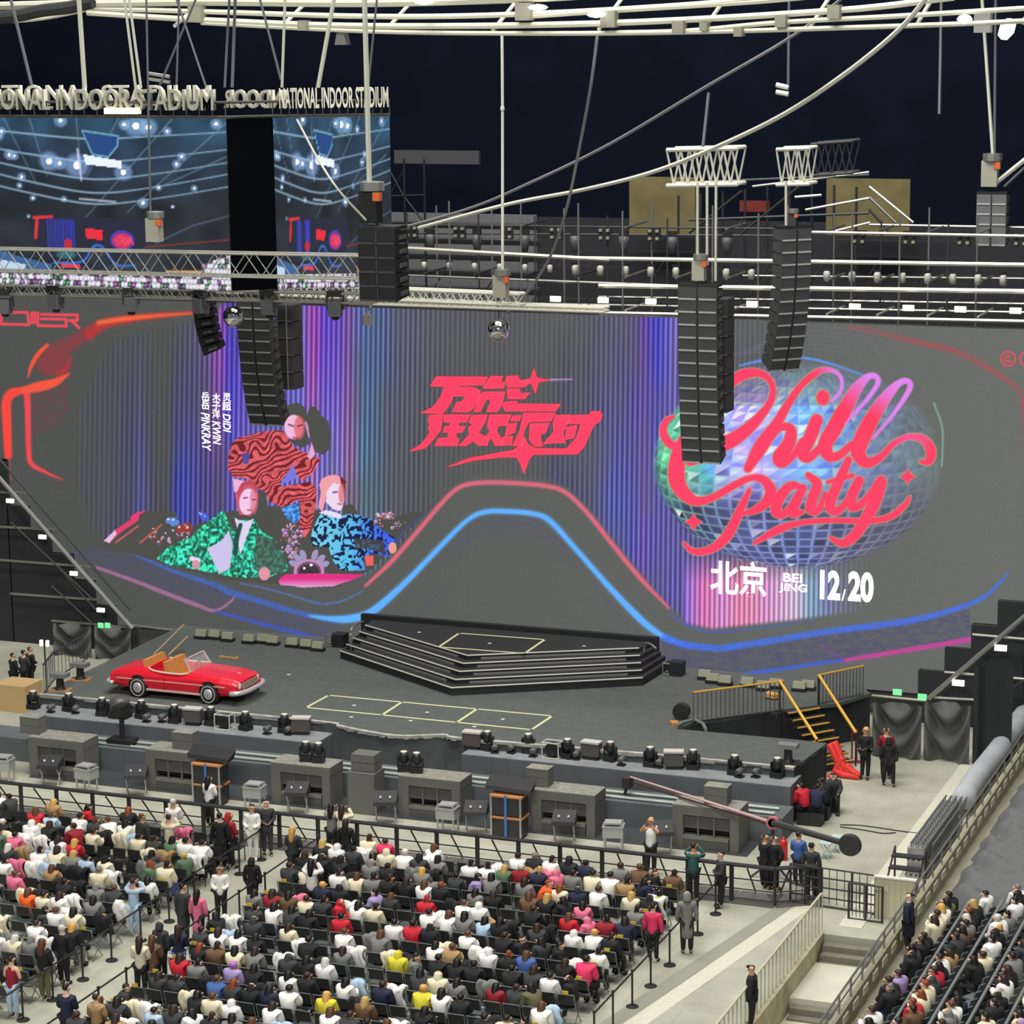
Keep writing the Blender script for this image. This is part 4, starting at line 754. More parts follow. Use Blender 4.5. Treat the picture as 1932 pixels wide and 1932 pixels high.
# things in the stair well and along the right floor
for px, py, c_, l in ((1457,1322,yellow,'yellow'),(1448,1320,mat('tan cloth', srgb(190,150,120), .8),'tan')): 
    v = at(px,py,z=Z); tag(MB().lathe(v.x,v.y+.2,[(.05,0),(.16,.05),(.15,.2),(.04,.26)],10,z=Z).build('helmet', c_), f'{l} hard hat behind the stair well guard rail', 'helmet')
redm = mat('red fabric', srgb(232,56,50), .6)
def blob(name, pts, r, m, label, cat):
    return tag(MB().tube(smooth_line(pts, 5), r, 10).build(name, m, smooth=True), label, cat)
def rc(pl_, Y): return [tuple(at(a, b, y=Y)) for a, b in pl_]
f = MB()
for q_ in (((1565,1405),(1575,1425),(1585,1450),(1590,1466)),((1573,1402),(1582,1420),(1592,1448),(1604,1464)),((1590,1430),(1580,1450),(1572,1466),(1562,1468)),((1596,1447),(1606,1456),(1616,1462),(1622,1466)),((1575,1455),(1590,1463),(1610,1466),(1622,1468))):
    f.tube(smooth_line([tuple(at(a, b-2, y=80.6-(b-1402)*.004)) for a, b in q_],4), .14, 8, .1)
tag(f.build('folded_trestle', redm, smooth=True), 'bright red folded trestle frame leaning by the right stage side', 'trestle')
for i, px in enumerate((1607,1616)):
    a = at(px,1438,z=0); tag(MB().tube([(a.x,a.y,0),(a.x,a.y,1.15)], .03).lathe(a.x,a.y,[(.16,0),(.14,.03),(.03,.05)],12).build('barrier_post', mat('dark red post', srgb(128,36,44), .6)), f'dark red slim post by the drape, {["left","right"][i]} of two', 'post')
# ------------------------------------------------------------------ red convertible
def car():
    c = at(258,1315,z=Z); L0 = -2.45                                # rear axle at x=-1.45 front axle +1.48 in local x
    c2 = at(398,1329,z=Z); ang = math.atan2(c2.y-c.y, c2.x-c.x)
    t = thing('convertible_car', 'red open-top convertible car with tan seats parked on the stage', 'car', (0,0,0))
    red = mat('red car paint', srgb(226,34,52), .25, noise=0); tan = mat('tan leather', srgb(206,140,72), .6, noise=.1); chr_ = mat('chrome trim', srgb(225,222,222), .25, .5); tyre = mat('tyre', srgb(24,24,25), .8)
    st_ = [(-2.72,.80,.42,.62,.66,.66),(-2.66,.88,.34,.70,.76,.76),(-2.2,.94,.30,.76,.86,.88),(-1.5,.97,.28,.78,.92,.98),(-1.12,.98,.26,.78,.92,.98),(-1.08,.98,.26,.78,.93,.45),
           (-.5,.97,.26,.74,.88,.38),(.1,.97,.26,.74,.88,.38),(.56,.97,.26,.76,.9,.42),(.60,.97,.26,.76,.9,.95),(1.2,.97,.27,.76,.88,.92),(1.9,.96,.29,.74,.84,.88),(2.4,.93,.32,.70,.78,.82),(2.58,.88,.36,.64,.7,.74)]
    body = MB(); rings = []
    for (x, w_, z0, zbt, zt, zi) in st_:
        rings.append([(x,-w_+.08,z0),(x,-w_,z0+.12),(x,-w_-.01,(z0+zbt)/2),(x,-w_,zbt),(x,-w_+.1,zt),(x,-w_+.2,zt+.01 if zi > .6 else zt),(x,-w_+.24,zi),(x,0,zi+(.03 if zi > .6 else 0)),(x,w_-.24,zi),(x,w_-.2,zt+.01 if zi > .6 else zt),(x,w_-.1,zt),(x,w_,zbt),(x,w_+.01,(z0+zbt)/2),(x,w_,z0+.12),(x,w_-.08,z0)])
    k = len(rings[0])
    for rg in rings: body.v += rg
    for i in range(len(rings)-1):
        for j in range(k): body.f.append((i*k+j, (i+1)*k+j, (i+1)*k+(j+1)%k, i*k+(j+1)%k))
    body.f.append(tuple(range(k))); body.f.append(tuple((len(rings)-1)*k+j for j in range(k))[::-1])
    b = body.build('body', red, t)
    for s in (-1,1):
        MB().box(-.1, s*.985, .60, 4.5, .02, .035).build('trim_strip', mat('pale pink trim', srgb(240,170,170), .3), t); MB().box(-.02, s*.975, .27, 2.3, .03, .07).build('sill_strip', mat('sill trim', srgb(225,190,184), .4), t)
        MB().box(-.35, s*.99, .34, .012, .012, .42).build('door_line', black, t)
        MB().tube(smooth_line([(-1.12,s*.74,.99),(-.9,s*.86,.95),(-.4,s*.9,.91),(.3,s*.9,.91),(.56,s*.84,.95)],4), .035).build('cockpit_trim', mat('pale trim', srgb(228,196,180), .5), t)
        for x in (-1.45,1.48):
            wch = MB().lathe(x, s*.93, [(.0,-.11),(.30,-.11),(.345,-.08),(.345,.08),(.30,.11),(.0,.11)], 28, 'y', .345).build('wheel', tyre, t, True)
            MB().lathe(x, s*1.03, [(.255,0),(.255,.02*s),(.295,.02*s),(.295,0)], 28, 'y', .345).build('whitewall', mat('whitewall', srgb(180,180,178), .6), wch)
            MB().lathe(x, s*1.03, [(.0,.05*s),(.10,.05*s),(.17,.03*s),(.2,0),(.0,-.01*s)], 20, 'y', .345).build('hubcap', chr_, wch, True)
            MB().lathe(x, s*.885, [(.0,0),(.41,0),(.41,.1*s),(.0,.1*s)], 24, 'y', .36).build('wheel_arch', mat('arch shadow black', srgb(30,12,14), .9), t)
        MB().lathe(2.55, s*.66, [(.0,0),(.1,0),(.11,.04),(.0,.07)], 14, 'x', .62).build('headlight', mat('headlight glass', srgb(235,235,230), .1), t)
        MB().box(-2.74, s*.6, .5, .05, .35, .1).build('tail_light', mat('tail light', srgb(240,120,110), .3), t)
        MB().tube([(.62,s*.72,.95),(.36,s*.66,1.36)], .035).build('windscreen_post', chr_, t)
    MB().tube([(.36,-.66,1.36),(.36,.66,1.36)], .035).build('windscreen_top', chr_, t); MB().quad((.62,-.7,.95),(.62,.7,.95),(.36,.64,1.34),(.36,-.64,1.34)).build('windscreen_glass', gl, t)
    for nm, x in (('rear_seat',-1.0),('front_seat',-.15)):
        MB().box(x+.05,0,.36,.5,1.36,.26).hull8([(x-.22,-.68,.5),(x-.06,-.68,.5),(x-.06,.68,.5),(x-.22,.68,.5)],[(x-.44,-.64,1.20),(x-.26,-.64,1.22),(x-.26,.64,1.22),(x-.44,.64,1.20)]).build(nm, tan, t)
    MB().box(.5,0,.55,.2,1.4,.32).build('dashboard', tan, t); MB().tube([(.28+.02*math.cos(a),.4+.19*math.sin(a),.88+.19*math.cos(a)) for a in np.linspace(0,6.28,17)], .014, cap=False).build('steering_wheel', black, t)
    MB().tube(smooth_line([(2.35,-1.0,.42),(2.66,-.92,.44),(2.8,-.5,.44),(2.82,0,.44),(2.8,.5,.44),(2.66,.92,.44),(2.35,1.0,.42)],4), .085, 10).build('front_bumper', chr_, t, True)
    MB().tube(smooth_line([(-2.5,-.98,.42),(-2.8,-.85,.44),(-2.86,0,.44),(-2.8,.85,.44),(-2.5,.98,.42)],4), .07, 10).build('rear_bumper', chr_, t, True)
    g = MB().box(2.63,0,.5,.04,1.1,.2); 
    for k_ in range(12): g.box(2.66,-.5+k_*.09,.5,.03,.025,.2)
    g.build('grille', mat('grille metal', srgb(176,160,150), .35, .4), t)
    MB().box(2.86,0,.3,.03,.5,.16).build('number_plate', black, t); MB().box(2.2,0,.86,.14,.05,.05).build('bonnet_ornament', chr_, t)
    mid = (c+c2)/2; nn = Vector((-math.sin(ang), math.cos(ang)))
    t.scale = (.95,1,1.04); t.location = (mid.x-.015*math.cos(ang)+nn.x*.98, mid.y+nn.y*.98, Z); t.rotation_euler = (0,0,ang)
car()
# ------------------------------------------------------------------ lights on the shelves
mh = local('moving_light', '', 'stage light')
MB().box(0,0,0,.38,.34,.16).build('base', black, mh)
y_ = MB().box(-.19,0,.14,.05,.16,.34).box(.19,0,.14,.05,.16,.34).build('yoke', black, mh)
hd = MB().lathe(0,0,[(.0,.26),(.1,.26),(.15,.34),(.15,.52),(.12,.62),(.0,.62)],14).build('head', mat('head shell', srgb(44,44,46), .4), mh, True)
MB().lathe(0,0,[(.0,.625),(.115,.62),(.11,.65),(.0,.66)],14).build('lens', mat('pale lens', srgb(225,222,200), .2), mh, True)
pan = local('flood_light', '', 'stage light'); MB().box(0,0,.12,.62,.32,.42).build('body', mat('flood body', srgb(86,80,74), .6), pan); MB().box(0,0,.54,.64,.36,.06).build('top', mat('pale top', srgb(200,196,186), .5), pan); MB().box(0,0,0,.5,.28,.12).build('yoke', black, pan)
spt = local('small_spot', '', 'stage light'); MB().box(0,0,0,.25,.2,.06).build('base', black, spt); MB().lathe(0,-.12,[(.0,0),(.09,0),(.1,.05),(.1,.26),(.0,.28)],12,'y',.2).build('head', mat('spot shell', srgb(100,100,98), .5), spt, True)
def shelf(lst, proto, side, word, grp):
    lst = sorted(lst); yf = globals()['RY_'+side]
    for i, (px, py) in enumerate(lst):
        X = at(px, py, y=yf+.75).x
        place(proto, (X, yf+(.75 if proto is not spt else .5)+(.1 if i%2 else -.05), 1.28), R.uniform(-.3,.3), f'{word}, {ORD[i]} from the left on the {side} light shelf', grp)
shelf([(65,1340),(128,1347),(195,1352),(265,1358),(331,1362),(396,1370),(465,1376),(535,1384)], mh, 'left', 'black moving-head light', 'moving heads on the left shelf')
shelf([(921,1412),(995,1420),(1072,1427),(1150,1435),(1228,1443),(1306,1452),(1387,1460),(1465,1470)], mh, 'right', 'black moving-head light', 'moving heads on the right shelf')
shelf([(366,1355),(566,1378)], pan, 'left', 'boxy flood light with pale top', 'flood panels on the left shelf'); shelf([(893,1408),(1114,1430),(1272,1447)], pan, 'right', 'boxy flood light with pale top', 'flood panels on the right shelf')
shelf([(105,1345),(147,1347),(285,1362),(310,1366),(512,1386),(548,1388)], spt, 'left', 'small low spot light', 'small spots on the left shelf'); shelf([(940,1418),(968,1422),(1012,1424),(1090,1432),(1178,1448),(1246,1450),(1400,1464),(1428,1468)], spt, 'right', 'small low spot light', 'small spots on the right shelf')
for px, py, side in ((424,1365,'left'),(1042,1428,'right')):
    yf = globals()['RY_'+side]; X = at(px,py,y=yf+.6).x; t = thing('fan', f'black stage fan with a white wire frame on the {side} light shelf', 'fan', (X,yf+.6,1.28))
    f = MB()
    for a in (-.28,.28):
        for b_ in (-.2,.2): f.tube([(X+a,yf+.6+b_,1.28),(X+a,yf+.6+b_,1.8)], .022)
    for zz in (1.3,1.8): f.tube([(X-.28,yf+.4,zz),(X+.28,yf+.4,zz),(X+.28,yf+.8,zz),(X-.28,yf+.8,zz),(X-.28,yf+.4,zz)], .022)
    f.build('frame', mat('white frame', srgb(205,205,195), .5), t); MB().lathe(X,yf+.6,[(.0,-.14),(.22,-.14),(.24,0),(.22,.14),(.0,.14)],16,'y',1.55).build('drum', black, t)
c = at(228,1378,y=RY_left+.7); t = thing('tall_projector', 'large round-topped follow spot rising between the left shelf lights', 'stage light', (c.x,RY_left+.7,1.28))
MB().box(c.x,RY_left+.7,1.28,.7,.5,.2).build('base', black, t); MB().lathe(c.x,RY_left+.7,[(.0,.2),(.3,.22),(.36,.4),(.34,.62),(.22,.72),(.0,.74)],16,z=1.28).build('head', mat('spot shell grey', srgb(86,86,86), .4), t, True)
t = thing('tripod_camera', 'black robotic camera on a rail dolly below the left light shelf', 'camera', (at(232,1405,z=.8).x, ya+.5, .86)); X = at(232,1405,z=.8).x
MB().box(X,ya+.5,.9,.9,.6,.14).build('dolly', black, t); MB().tube([(X,ya+.5,1.0),(X,ya+.5,1.9)], .09).build('column', black, t); MB().box(X,ya+.5,1.85,.35,.6,.35).build('camera_body', black, t)
# ------------------------------------------------------------------ subwoofers and gear in front of the stage
subm = mat('subwoofer shell', srgb(106,106,98), .8, noise=.06); slotm = mat('slot black', srgb(8,8,8), .9); ledge = mat('slot ledge', srgb(120,120,112), .7)
sb = local('subwoofer_stack', '', 'loudspeaker')
W_ = 2.1; MB().box(0,.5,1.05,W_,1.0,.28).build('top_cabinet', subm, sb); m_ = MB().box(-.88,.5,0,.34,1.0,1.05).box(.9,.5,0,.28,1.0,1.05).box(0,.8,.0,1.6,.4,1.05); m_.build('side_cabinet', subm, sb)
MB().box(0,.35,.62,1.44,.5,.43).build('upper_front', mat('sub front', srgb(86,86,82), .8), sb); MB().box(0,.4,.48,1.44,.4,.14).build('slot', slotm, sb); MB().box(0,.28,.0,1.44,.52,.3).build('lower_front', mat('sub front', None), sb); MB().box(0,.26,.30,1.44,.5,.10).build('ledge', ledge, sb)
for x in (-.25,.25): MB().box(x,.08,.0,.05,.05,1.05).build('divider', subm, sb)
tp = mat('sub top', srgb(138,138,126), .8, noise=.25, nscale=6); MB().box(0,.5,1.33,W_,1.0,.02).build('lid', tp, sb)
for i, (x0, x1, yb) in enumerate(((40,156,1478),(262,375,1504),(497,620,1530),(745,870,1553),(996,1125,1580),(1259,1393,1613))):
    c = at((x0+x1)/2, yb-4, z=0); place(sb, (c.x, 71.7, 0), 0, f'wide grey subwoofer stack on the floor before the stage, {ORD[i]} from the left', 'subwoofer stacks')
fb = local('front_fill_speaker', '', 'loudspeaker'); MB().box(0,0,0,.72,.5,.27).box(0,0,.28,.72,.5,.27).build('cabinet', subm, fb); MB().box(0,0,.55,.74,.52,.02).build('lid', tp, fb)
for px, py, l in ((66,1405,'first'),(353,1436,'second'),(1020,1506,'fourth'),(1355,1548,'fifth')):
    c = at(px,py,y=72.3); place(fb, (c.x,72.25,1.355), 0, f'small fill loudspeaker standing on the {l} subwoofer stack' if l != 'fourth' and l != 'fifth' else f'small fill loudspeaker standing on the {"fifth" if l=="fourth" else "sixth"} subwoofer stack', 'fill loudspeakers')
for px, l in ((593,'third'),(777,'fourth')):
    for k in (0,1):
        c = at(px-12+24*k,1463,y=72.3); place(mh, (c.x,72.2,1.355), .3, f'black moving-head light on the {l} subwoofer stack, {["left","right"][k]} of a pair', 'moving heads on subwoofers')
c = at(677,1540,z=0); t = thing('speaker_tower', 'tall narrow black loudspeaker tower between the third and fourth subwoofer stacks', 'loudspeaker', (c.x,71.8,0))
MB().box(c.x,71.9,0,.92,.8,1.35).build('cabinet', subm, t); MB().box(c.x,71.95,1.37,.8,.6,.26).box(c.x,71.95,1.65,.8,.6,.26).build('top_speaker', subm, t)
case = mat('flight case black', srgb(52,52,54), .5); silv = mat('silver case', srgb(178,182,178), .4, .2); alu = mat('aluminium edge', srgb(190,190,186), .35, .5); org_ = mat('orange edge', srgb(214,140,84), .5)
dsk = local('control_desk', '', 'control desk'); MB().hull8([(-.38,-.3,.62),(.38,-.3,.62),(.38,.3,.62),(-.38,.3,.62)],[(-.36,-.28,.74),(.36,-.28,.74),(.36,.3,.95),(-.36,.3,.95)]).build('console', case, dsk)
for x in (-.3,.3):
    MB().tube([(x,-.2,0),(x,.2,.62)], .02).tube([(x,.2,0),(x,-.2,.62)], .02).build('leg', alu, dsk)
MB().lathe(-.15,-.1,[(.0,0),(.04,0),(.03,.06),(.0,.07)],10,z=.83).lathe(.15,-.1,[(.0,0),(.04,0),(.03,.06),(.0,.07)],10,z=.83).build('lamp', white, dsk)
for i, (px, py) in enumerate(((98,1480),(258,1500),(405,1516),(566,1530),(736,1546),(903,1567),(1073,1582),(1251,1606))):
    c = at(px,py,z=0); place(dsk, (c.x, min(c.y,71.0), 0), R.uniform(.1,.5), f'black control desk on crossed legs before the stage, {ORD[i]} from the left', 'control desks before the stage')
sv = local('printer_case', '', 'equipment case'); MB().box(0,0,.45,.62,.5,.3).build('body', silv, sv); MB().box(0,0,.76,.66,.54,.04).build('lid', alu, sv); MB().box(0,0,.86,.5,.4,.05).build('upper_tray', silv, sv)
for x in (-.26,.26):
    for y in (-.2,.2): MB().box(x,y,0,.05,.05,.9).build('leg', alu, sv)
for i, (px, py) in enumerate(((22,1468),(180,1484),(483,1527),(862,1556),(1166,1596))):
    c = at(px,py,z=0); place(sv, (c.x, min(c.y,70.8), 0), R.uniform(-.3,.3), f'silver slatted equipment case on legs before the stage, {ORD[i]} from the left', 'silver cases before the stage')
for px, py, l in ((420,1502,'second subwoofer'),(964,1576,'fourth and fifth subwoofers')):
    c = at(px,py,z=0); t = thing('rack_case', f'tall orange-edged equipment rack by the {l}', 'equipment case', (c.x, 71.0, 0))
    for k in range(2):
        MB().box(c.x,71.0,.06+.68*k,1.0,.6,.6).build('drawer_case', case, t); MB().box(c.x,71.0,.64+.68*k,1.06,.66,.06).build('edge_band', org_, t)
    MB().box(c.x-.48,70.68,.05,.05,.05,1.35).box(c.x+.48,70.68,.05,.05,.05,1.35).build('corner_edge', alu, t); MB().box(c.x,70.66,.05,.08,.03,1.35).build('blue_strap', mat('blue strap', srgb(70,120,190), .7), t)
    MB().hull8([(c.x-.7,70.8,1.5),(c.x+.7,70.8,1.45),(c.x+.7,71.3,1.45),(c.x-.7,71.3,1.5)],[(c.x-.75,70.85,1.62),(c.x+.75,70.85,1.55),(c.x+.75,71.4,1.75),(c.x-.75,71.4,1.82)]).build('desk_top', black, t)
# ------------------------------------------------------------------ crowd barrier
bar = local('crowd_barrier', '', 'barrier'); bm_ = mat('barrier dark steel', srgb(52,54,54), .5, .2)
MB().box(0,0,1.08,1.28,.22,.05).build('top_ledge', bm_, bar)
for x in (-.62,.62): MB().box(x,0,0,.06,.06,1.1).build('post', bm_, bar)
for z_ in (.12,.4,.7): MB().tube([(-.62,0,z_),(.62,0,z_)], .02,6).build('rail', bm_, bar)
MB().tube([(-.2,.9,.05),(-.2,.05,1.0)], .025).build('brace', bm_, bar); MB().box(0,.35,0,1.26,1.1,.03).build('foot_plate', mat('foot plate', srgb(110,110,104), .5, .3), bar)
x0, x1 = at(-30,1490,z=1.1).x, at(1425,1632,z=1.1).x; n_ = int((x1-x0)/1.3)
for i in range(n_+1):
    X = x1-i*1.3; place(bar, (X, 67.6, 0), 0, f'dark steel crowd barrier section, {ORD[i]} from the right end of the line', 'crowd barrier line')
place(bar, (x1+1.15, 67.95, 0), .55, 'dark steel crowd barrier section angled at the right end of the line', 'crowd barrier line')
def gate(name, label, a, b, h, m, nb, nr, cat='gate'):
    t = thing(name, label, cat, (a.x,a.y,0)); a, b = Vector((a.x,a.y,0)), Vector((b.x,b.y,0))
    for q_ in (a, b, (a+b)/2): MB().tube([(q_.x,q_.y,0),(q_.x,q_.y,h)], .035).build('post', m, t)
    for k in range(nr): MB().tube([(a.x,a.y,h*(k+.0)/(nr-1)+.03*(k==0)),(b.x,b.y,h*(k+.0)/(nr-1)+.03*(k==0))], .025).build('rail', m, t)
    for k in range(1,nb): q_ = a+(b-a)*k/nb; MB().tube([(q_.x,q_.y,.1),(q_.x,q_.y,h)], .012,6).build('bar', m, t)
gate('barrier_gate', 'black barrier gate panel at the lane mouth, left of two', at(1491,1702,z=0), at(1546,1712,z=0), 1.15, bm_, 5, 5); gate('barrier_gate', 'black barrier gate panel at the lane mouth, right of two', at(1550,1711,z=0), at(1664,1728,z=0), 1.15, bm_, 8, 5)
gate('stair_gate', 'low barred gate with a pale top rail at the head of the aisle pit', at(1601,1734,z=0), at(1664,1742,z=0), 1.05, bm_, 9, 2)
t = thing('glass_fence', 'cream-barred glass fence along the edge of the aisle pit', 'fence', (-16.9,60,0)); crm = mat('cream rail', srgb(206,200,168), .5)
MB().tube([(-16.9,50,1.1),(-16.9,65.9,1.1),(-16.9,66.0,1.1)], .035).build('top_rail', crm, t); MB().box(-16.9,58,.06,.02,15.8,1.0).build('glass_panel', gl, t)
for k in range(45): MB().box(-16.9,50.3+k*.36,.02,.03,.03,1.08).build('bar', crm, t)
t = thing('glass_fence', 'short cream fence panel between the black gates and the right stand', 'fence', (-15.2,67.3,0))
for k in range(7): MB().box(-15.75+k*.17,67.6,0,.03,.03,1.2).build('bar', crm, t)
MB().box(-15.2,67.6,1.2,1.2,.12,.05).build('top_rail', mat('white top', srgb(235,235,225), .4), t); MB().box(-15.2,67.62,.05,1.1,.02,1.12).build('panel', mat('cream panel', srgb(196,192,165), .7), t)
# folded barricades and roll along the parapet
fbm = mat('folded barricade', srgb(120,122,122), .5, .3)
t = thing('folded_barricades', 'stack of folded grey barricades leaning on the right stand parapet', 'barricade', (-15.4,74,0))
for k in range(5):
    X = -15.75+k*.16; f = MB()
    for zz in (.08,.55,1.05): f.tube([(X+zz*.15,71.3,zz),(X+zz*.15,76.2,zz)], .03)
    for j in range(18): f.tube([(X+.01,71.4+j*.28,.08),(X+.16,71.4+j*.28,1.05)], .014,5)
    f.build('barricade_panel', fbm, t)
MB().box(-15.45,73.75,.0,.5,4.9,.9).build('cloth_wrap', mat('grey wrap', srgb(150,152,150), .7, noise=.2), t)
tag(MB().tube(smooth_line([(-15.35,77.6,.55),(-15.35,80,.62),(-15.3,84,.6),(-15.3,92,.62)],4), .36, 14).build('fabric_roll', mat('pale grey roll', srgb(176,180,184), .7, noise=.12, nscale=1.5), smooth=True), 'long pale grey roll lying against the right stand parapet', 'roll')
t = thing('folding_steps', 'black folding steps against the parapet near the gates', 'steps', (-15.5,69.8,0))
for k in range(4): MB().box(-15.45,69.2+.35*k,.22+.25*k,.9,.3,.05).build('tread', case, t)
for x in (-15.9,-15.0): MB().tube([(x,69.0,0),(x,70.6,1.15)], .03).tube([(x,70.6,0),(x,70.6,1.15)], .03).build('side_frame', case, t)
tag(MB().lathe(-15.9,68.9,[(.0,0),(.14,.02),(.16,.25),(.08,.4),(.0,.42)],12).build('white_sack', white, smooth=True), 'small white sack beside the black folding steps', 'sack')
# camera crane
a, b, c_ = at(1190,1466,y=73.5), at(1458,1552,y=70.0), at(1604,1594,y=69.4)
t = thing('camera_crane', 'long camera crane with pale red front arm and black tail reaching over the lane', 'camera crane', (b.x,b.y,0))
MB().tube([a,b], .03, 8, .05).build('front_arm', mat('pale red arm', srgb(205,170,168), .5), t); MB().tube([tuple(a-Vector((0,0,.16))),tuple(b-Vector((0,0,.1)))], .03).build('lower_tube', mat('maroon tube', srgb(90,50,52), .5), t)
MB().tube([b,c_], .11, 8, .09).build('rear_arm', case, t); MB().lathe(b.x,b.y,[(.13,-.06),(.19,-.06),(.19,.06),(.13,.06),(.13,-.06)],20,'y',b.z).build('pivot_ring', mat('pink ring', srgb(214,120,124), .5), t)
MB().lathe(c_.x,c_.y,[(.0,-.12),(.3,-.12),(.34,0),(.3,.12),(.0,.12)],20,'y',c_.z).build('counterweight', case, t)
MB().tube([(b.x,b.y,b.z),(b.x,b.y,.05)], .06).build('column', case, t); MB().tube([(b.x,b.y,.5),(b.x-.6,b.y-.2,0)], .035).tube([(b.x,b.y,.5),(b.x+.6,b.y-.2,0)], .035).tube([(b.x,b.y,.5),(b.x,b.y+.6,0)], .035).build('tripod', case, t)
MB().box(a.x-.1,a.y,a.z-.35,.25,.4,.35).tube([(a.x-.1,a.y,a.z-.2),(a.x-.2,a.y,.9)], .05).build('camera_head', mat('camera brown', srgb(60,48,46), .6), t)
c = at(1478,1622,z=0); tag(MB().lathe(c.x,c.y,[(.0,0),(.13,.0),(.13,.55),(.08,.62),(.03,.64),(.03,.72),(.0,.72)],14).build('gas_bottle', mat('red bottle', srgb(214,44,40), .4), smooth=True), 'bright red gas bottle standing below the crane pivot ring', 'bottle')
for px, py, l in ((1558,1618,'left'),(1580,1606,'right')):
    v = at(px,py,z=0); t = thing('folding_stool', f'pale mint folding stool by the crane tail, {l} of two', 'stool', (v.x,v.y,0)); mm = mat('mint frame', srgb(180,205,198), .5)
    MB().box(v.x,v.y,.45,.36,.34,.03).build('seat', mm, t)
    for s in (-1,1): MB().tube([(v.x+s*.16,v.y-.18,0),(v.x-s*.16,v.y-.1,.45)], .018).tube([(v.x+s*.16,v.y+.18,0),(v.x-s*.16,v.y+.1,.45)], .018).build('leg', mm, t)
tag(MB().tube(smooth_line([tuple(at(a_,b_,z=.02)) for a_,b_ in ((1585,1556),(1620,1557),(1660,1562),(1700,1568),(1745,1574))],5), .02).build('cable', case), 'thin dark cable crossing the pale lane to the parapet', 'cable')
tag(MB().tube(smooth_line([tuple(at(a_,b_,z=.02)) for a_,b_ in ((1585,1560),(1630,1566),(1665,1572),(1690,1571))],5), .02).build('cable', case), 'short second cable looping on the pale lane', 'cable')
# rope barriers
stn = local('rope_post', '', 'rope post'); MB().lathe(0,0,[(.0,0),(.17,.0),(.16,.03),(.03,.05),(.0,.05)],16).build('base', black, stn); MB().tube([(0,0,.04),(0,0,.95)], .028).lathe(0,0,[(.0,.95),(.04,.95),(.04,1.0),(.0,1.02)],10).build('pole', black, stn)
def ropeline(X, ys, name, xs=None):
    for i, Y_ in enumerate(ys): place(stn, (X if xs is None else xs[i], Y_, 0), 0, f'black belt post, {ORD[i]} from the camera end of the {name}', f'belt posts of the {name}')
    for i in range(len(ys)-1):
        tag(MB().tube([(X if xs is None else xs[i], ys[i],.93),(X if xs is None else xs[i+1],ys[i+1],.93)], .03, 4).build('barrier_belt', black), f'black belt between the {ORD[i]} and {ORD[i+1]} posts of the {name}', 'belt', f'belts of the {name}')
ropeline(-34.26, [50.1,51.6,53.05,54.5,56.0,57.5,59.1,60.7,62.2,63.5,65.0,66.4], 'left aisle line'); ropeline(-32.3, [50.6,52.0,53.5,54.9,57.6,59.4,61.2,62.8,64.6,66.3], 'centre aisle line')
ropeline(-20.03, [56.2,57.6,59.1,60.6,62.2,64.7,66.4], 'right lane line')
# drains, footlight signs at the left floor
v = at(112,1300,z=0)
tag(MB().box(-50.5,79.0,0,1.3,1.2,1.0).build('road_case', mat('plywood top', srgb(196,166,116), .7)), 'tan-topped road case on the left floor beside the stage', 'case')
t = thing('floor_lamp', 'pair of small glowing work lamps on a stand at the left floor edge', 'lamp', tuple(at(83,1340,z=0))); v = at(83,1340,z=0); v.y = 80.5; v.x = at(84,1220,y=80.5).x; zl = at(84,1214,y=80.5).z
MB().tube([(v.x,v.y,0),(v.x,v.y,zl)], .03).build('stand', black, t); MB().box(v.x-.13,v.y,zl-.1,.1,.1,.22).box(v.x+.13,v.y,zl-.1,.1,.1,.22).build('lamp_head', mat('bright lamp', (1,.98,.95), 1, emit=1.2), t)
# ------------------------------------------------------------------ line arrays
gril = mat('array grille', srgb(68,69,70), .8); grl2 = mat('array grille light', srgb(112,113,112), .7); gb = mat('array black', srgb(18,19,21), .7); seam = mat('array seam', srgb(176,178,176), .5)
def array(label, px, py, Y, w_, h_, n, dep=.62, m=gril, yaw=0., tilt0=0., dt=0.6, name='line_array', seamm=seam):
    c = at(px, py, y=Y); t = thing(name, label, 'loudspeaker array', (c.x, c.y, c.z)); t.rotation_euler = (0,0,yaw)
    first = None; y, z, a = 0., 0., math.radians(tilt0)
    for i in range(n):
        if first is None:
            first = MB().hull8([(-w_/2,-dep*.5,-h_*.5),(w_/2,-dep*.5,-h_*.5),(w_/2,dep*.5,-h_*.36),(-w_/2,dep*.5,-h_*.36)],[(-w_/2,-dep*.5,h_*.5),(w_/2,-dep*.5,h_*.5),(w_/2,dep*.5,h_*.36),(-w_/2,dep*.5,h_*.36)])
            fo = first.build('cabinet', m); fo.parent = t; s_ = MB().box(-w_*.26,-dep*.5-.01,-h_*.5,w_*.44,.03,.05).box(w_*.26,-dep*.5-.01,-h_*.5,w_*.44,.03,.05).build('seam_strip', seamm); s_.parent = fo
            s2_ = MB().box(0,-dep*.5-.005,-h_*.5,.03,.03,h_*.98).build('centre_strip', gb if m is not gb else seamm); s2_.parent = fo; s3 = MB().box(w_*.5+.01,dep*.1,-h_*.2,.04,dep*.5,h_*.3).build('side_bracket', mat('side bracket', srgb(84,84,84), .5)); s3.parent = fo
            o, subs = fo, (s_, s2_, s3)
        else:
            o = fo.copy(); sc.collection.objects.link(o)
            for q_ in subs: e = q_.copy(); sc.collection.objects.link(e); e.parent = o
        z -= h_*.5*math.cos(a); y += h_*.5*math.sin(a)
        o.location = (0, y, z); o.rotation_euler = (a, 0, 0)
        z -= h_*.5*math.cos(a); y += h_*.5*math.sin(a); a += math.radians(dt*(1+i*.18))
    fr = MB().box(0,0,.0,w_*1.02,dep*.9,.09).build('fly_frame', black); fr.parent = t
    return c
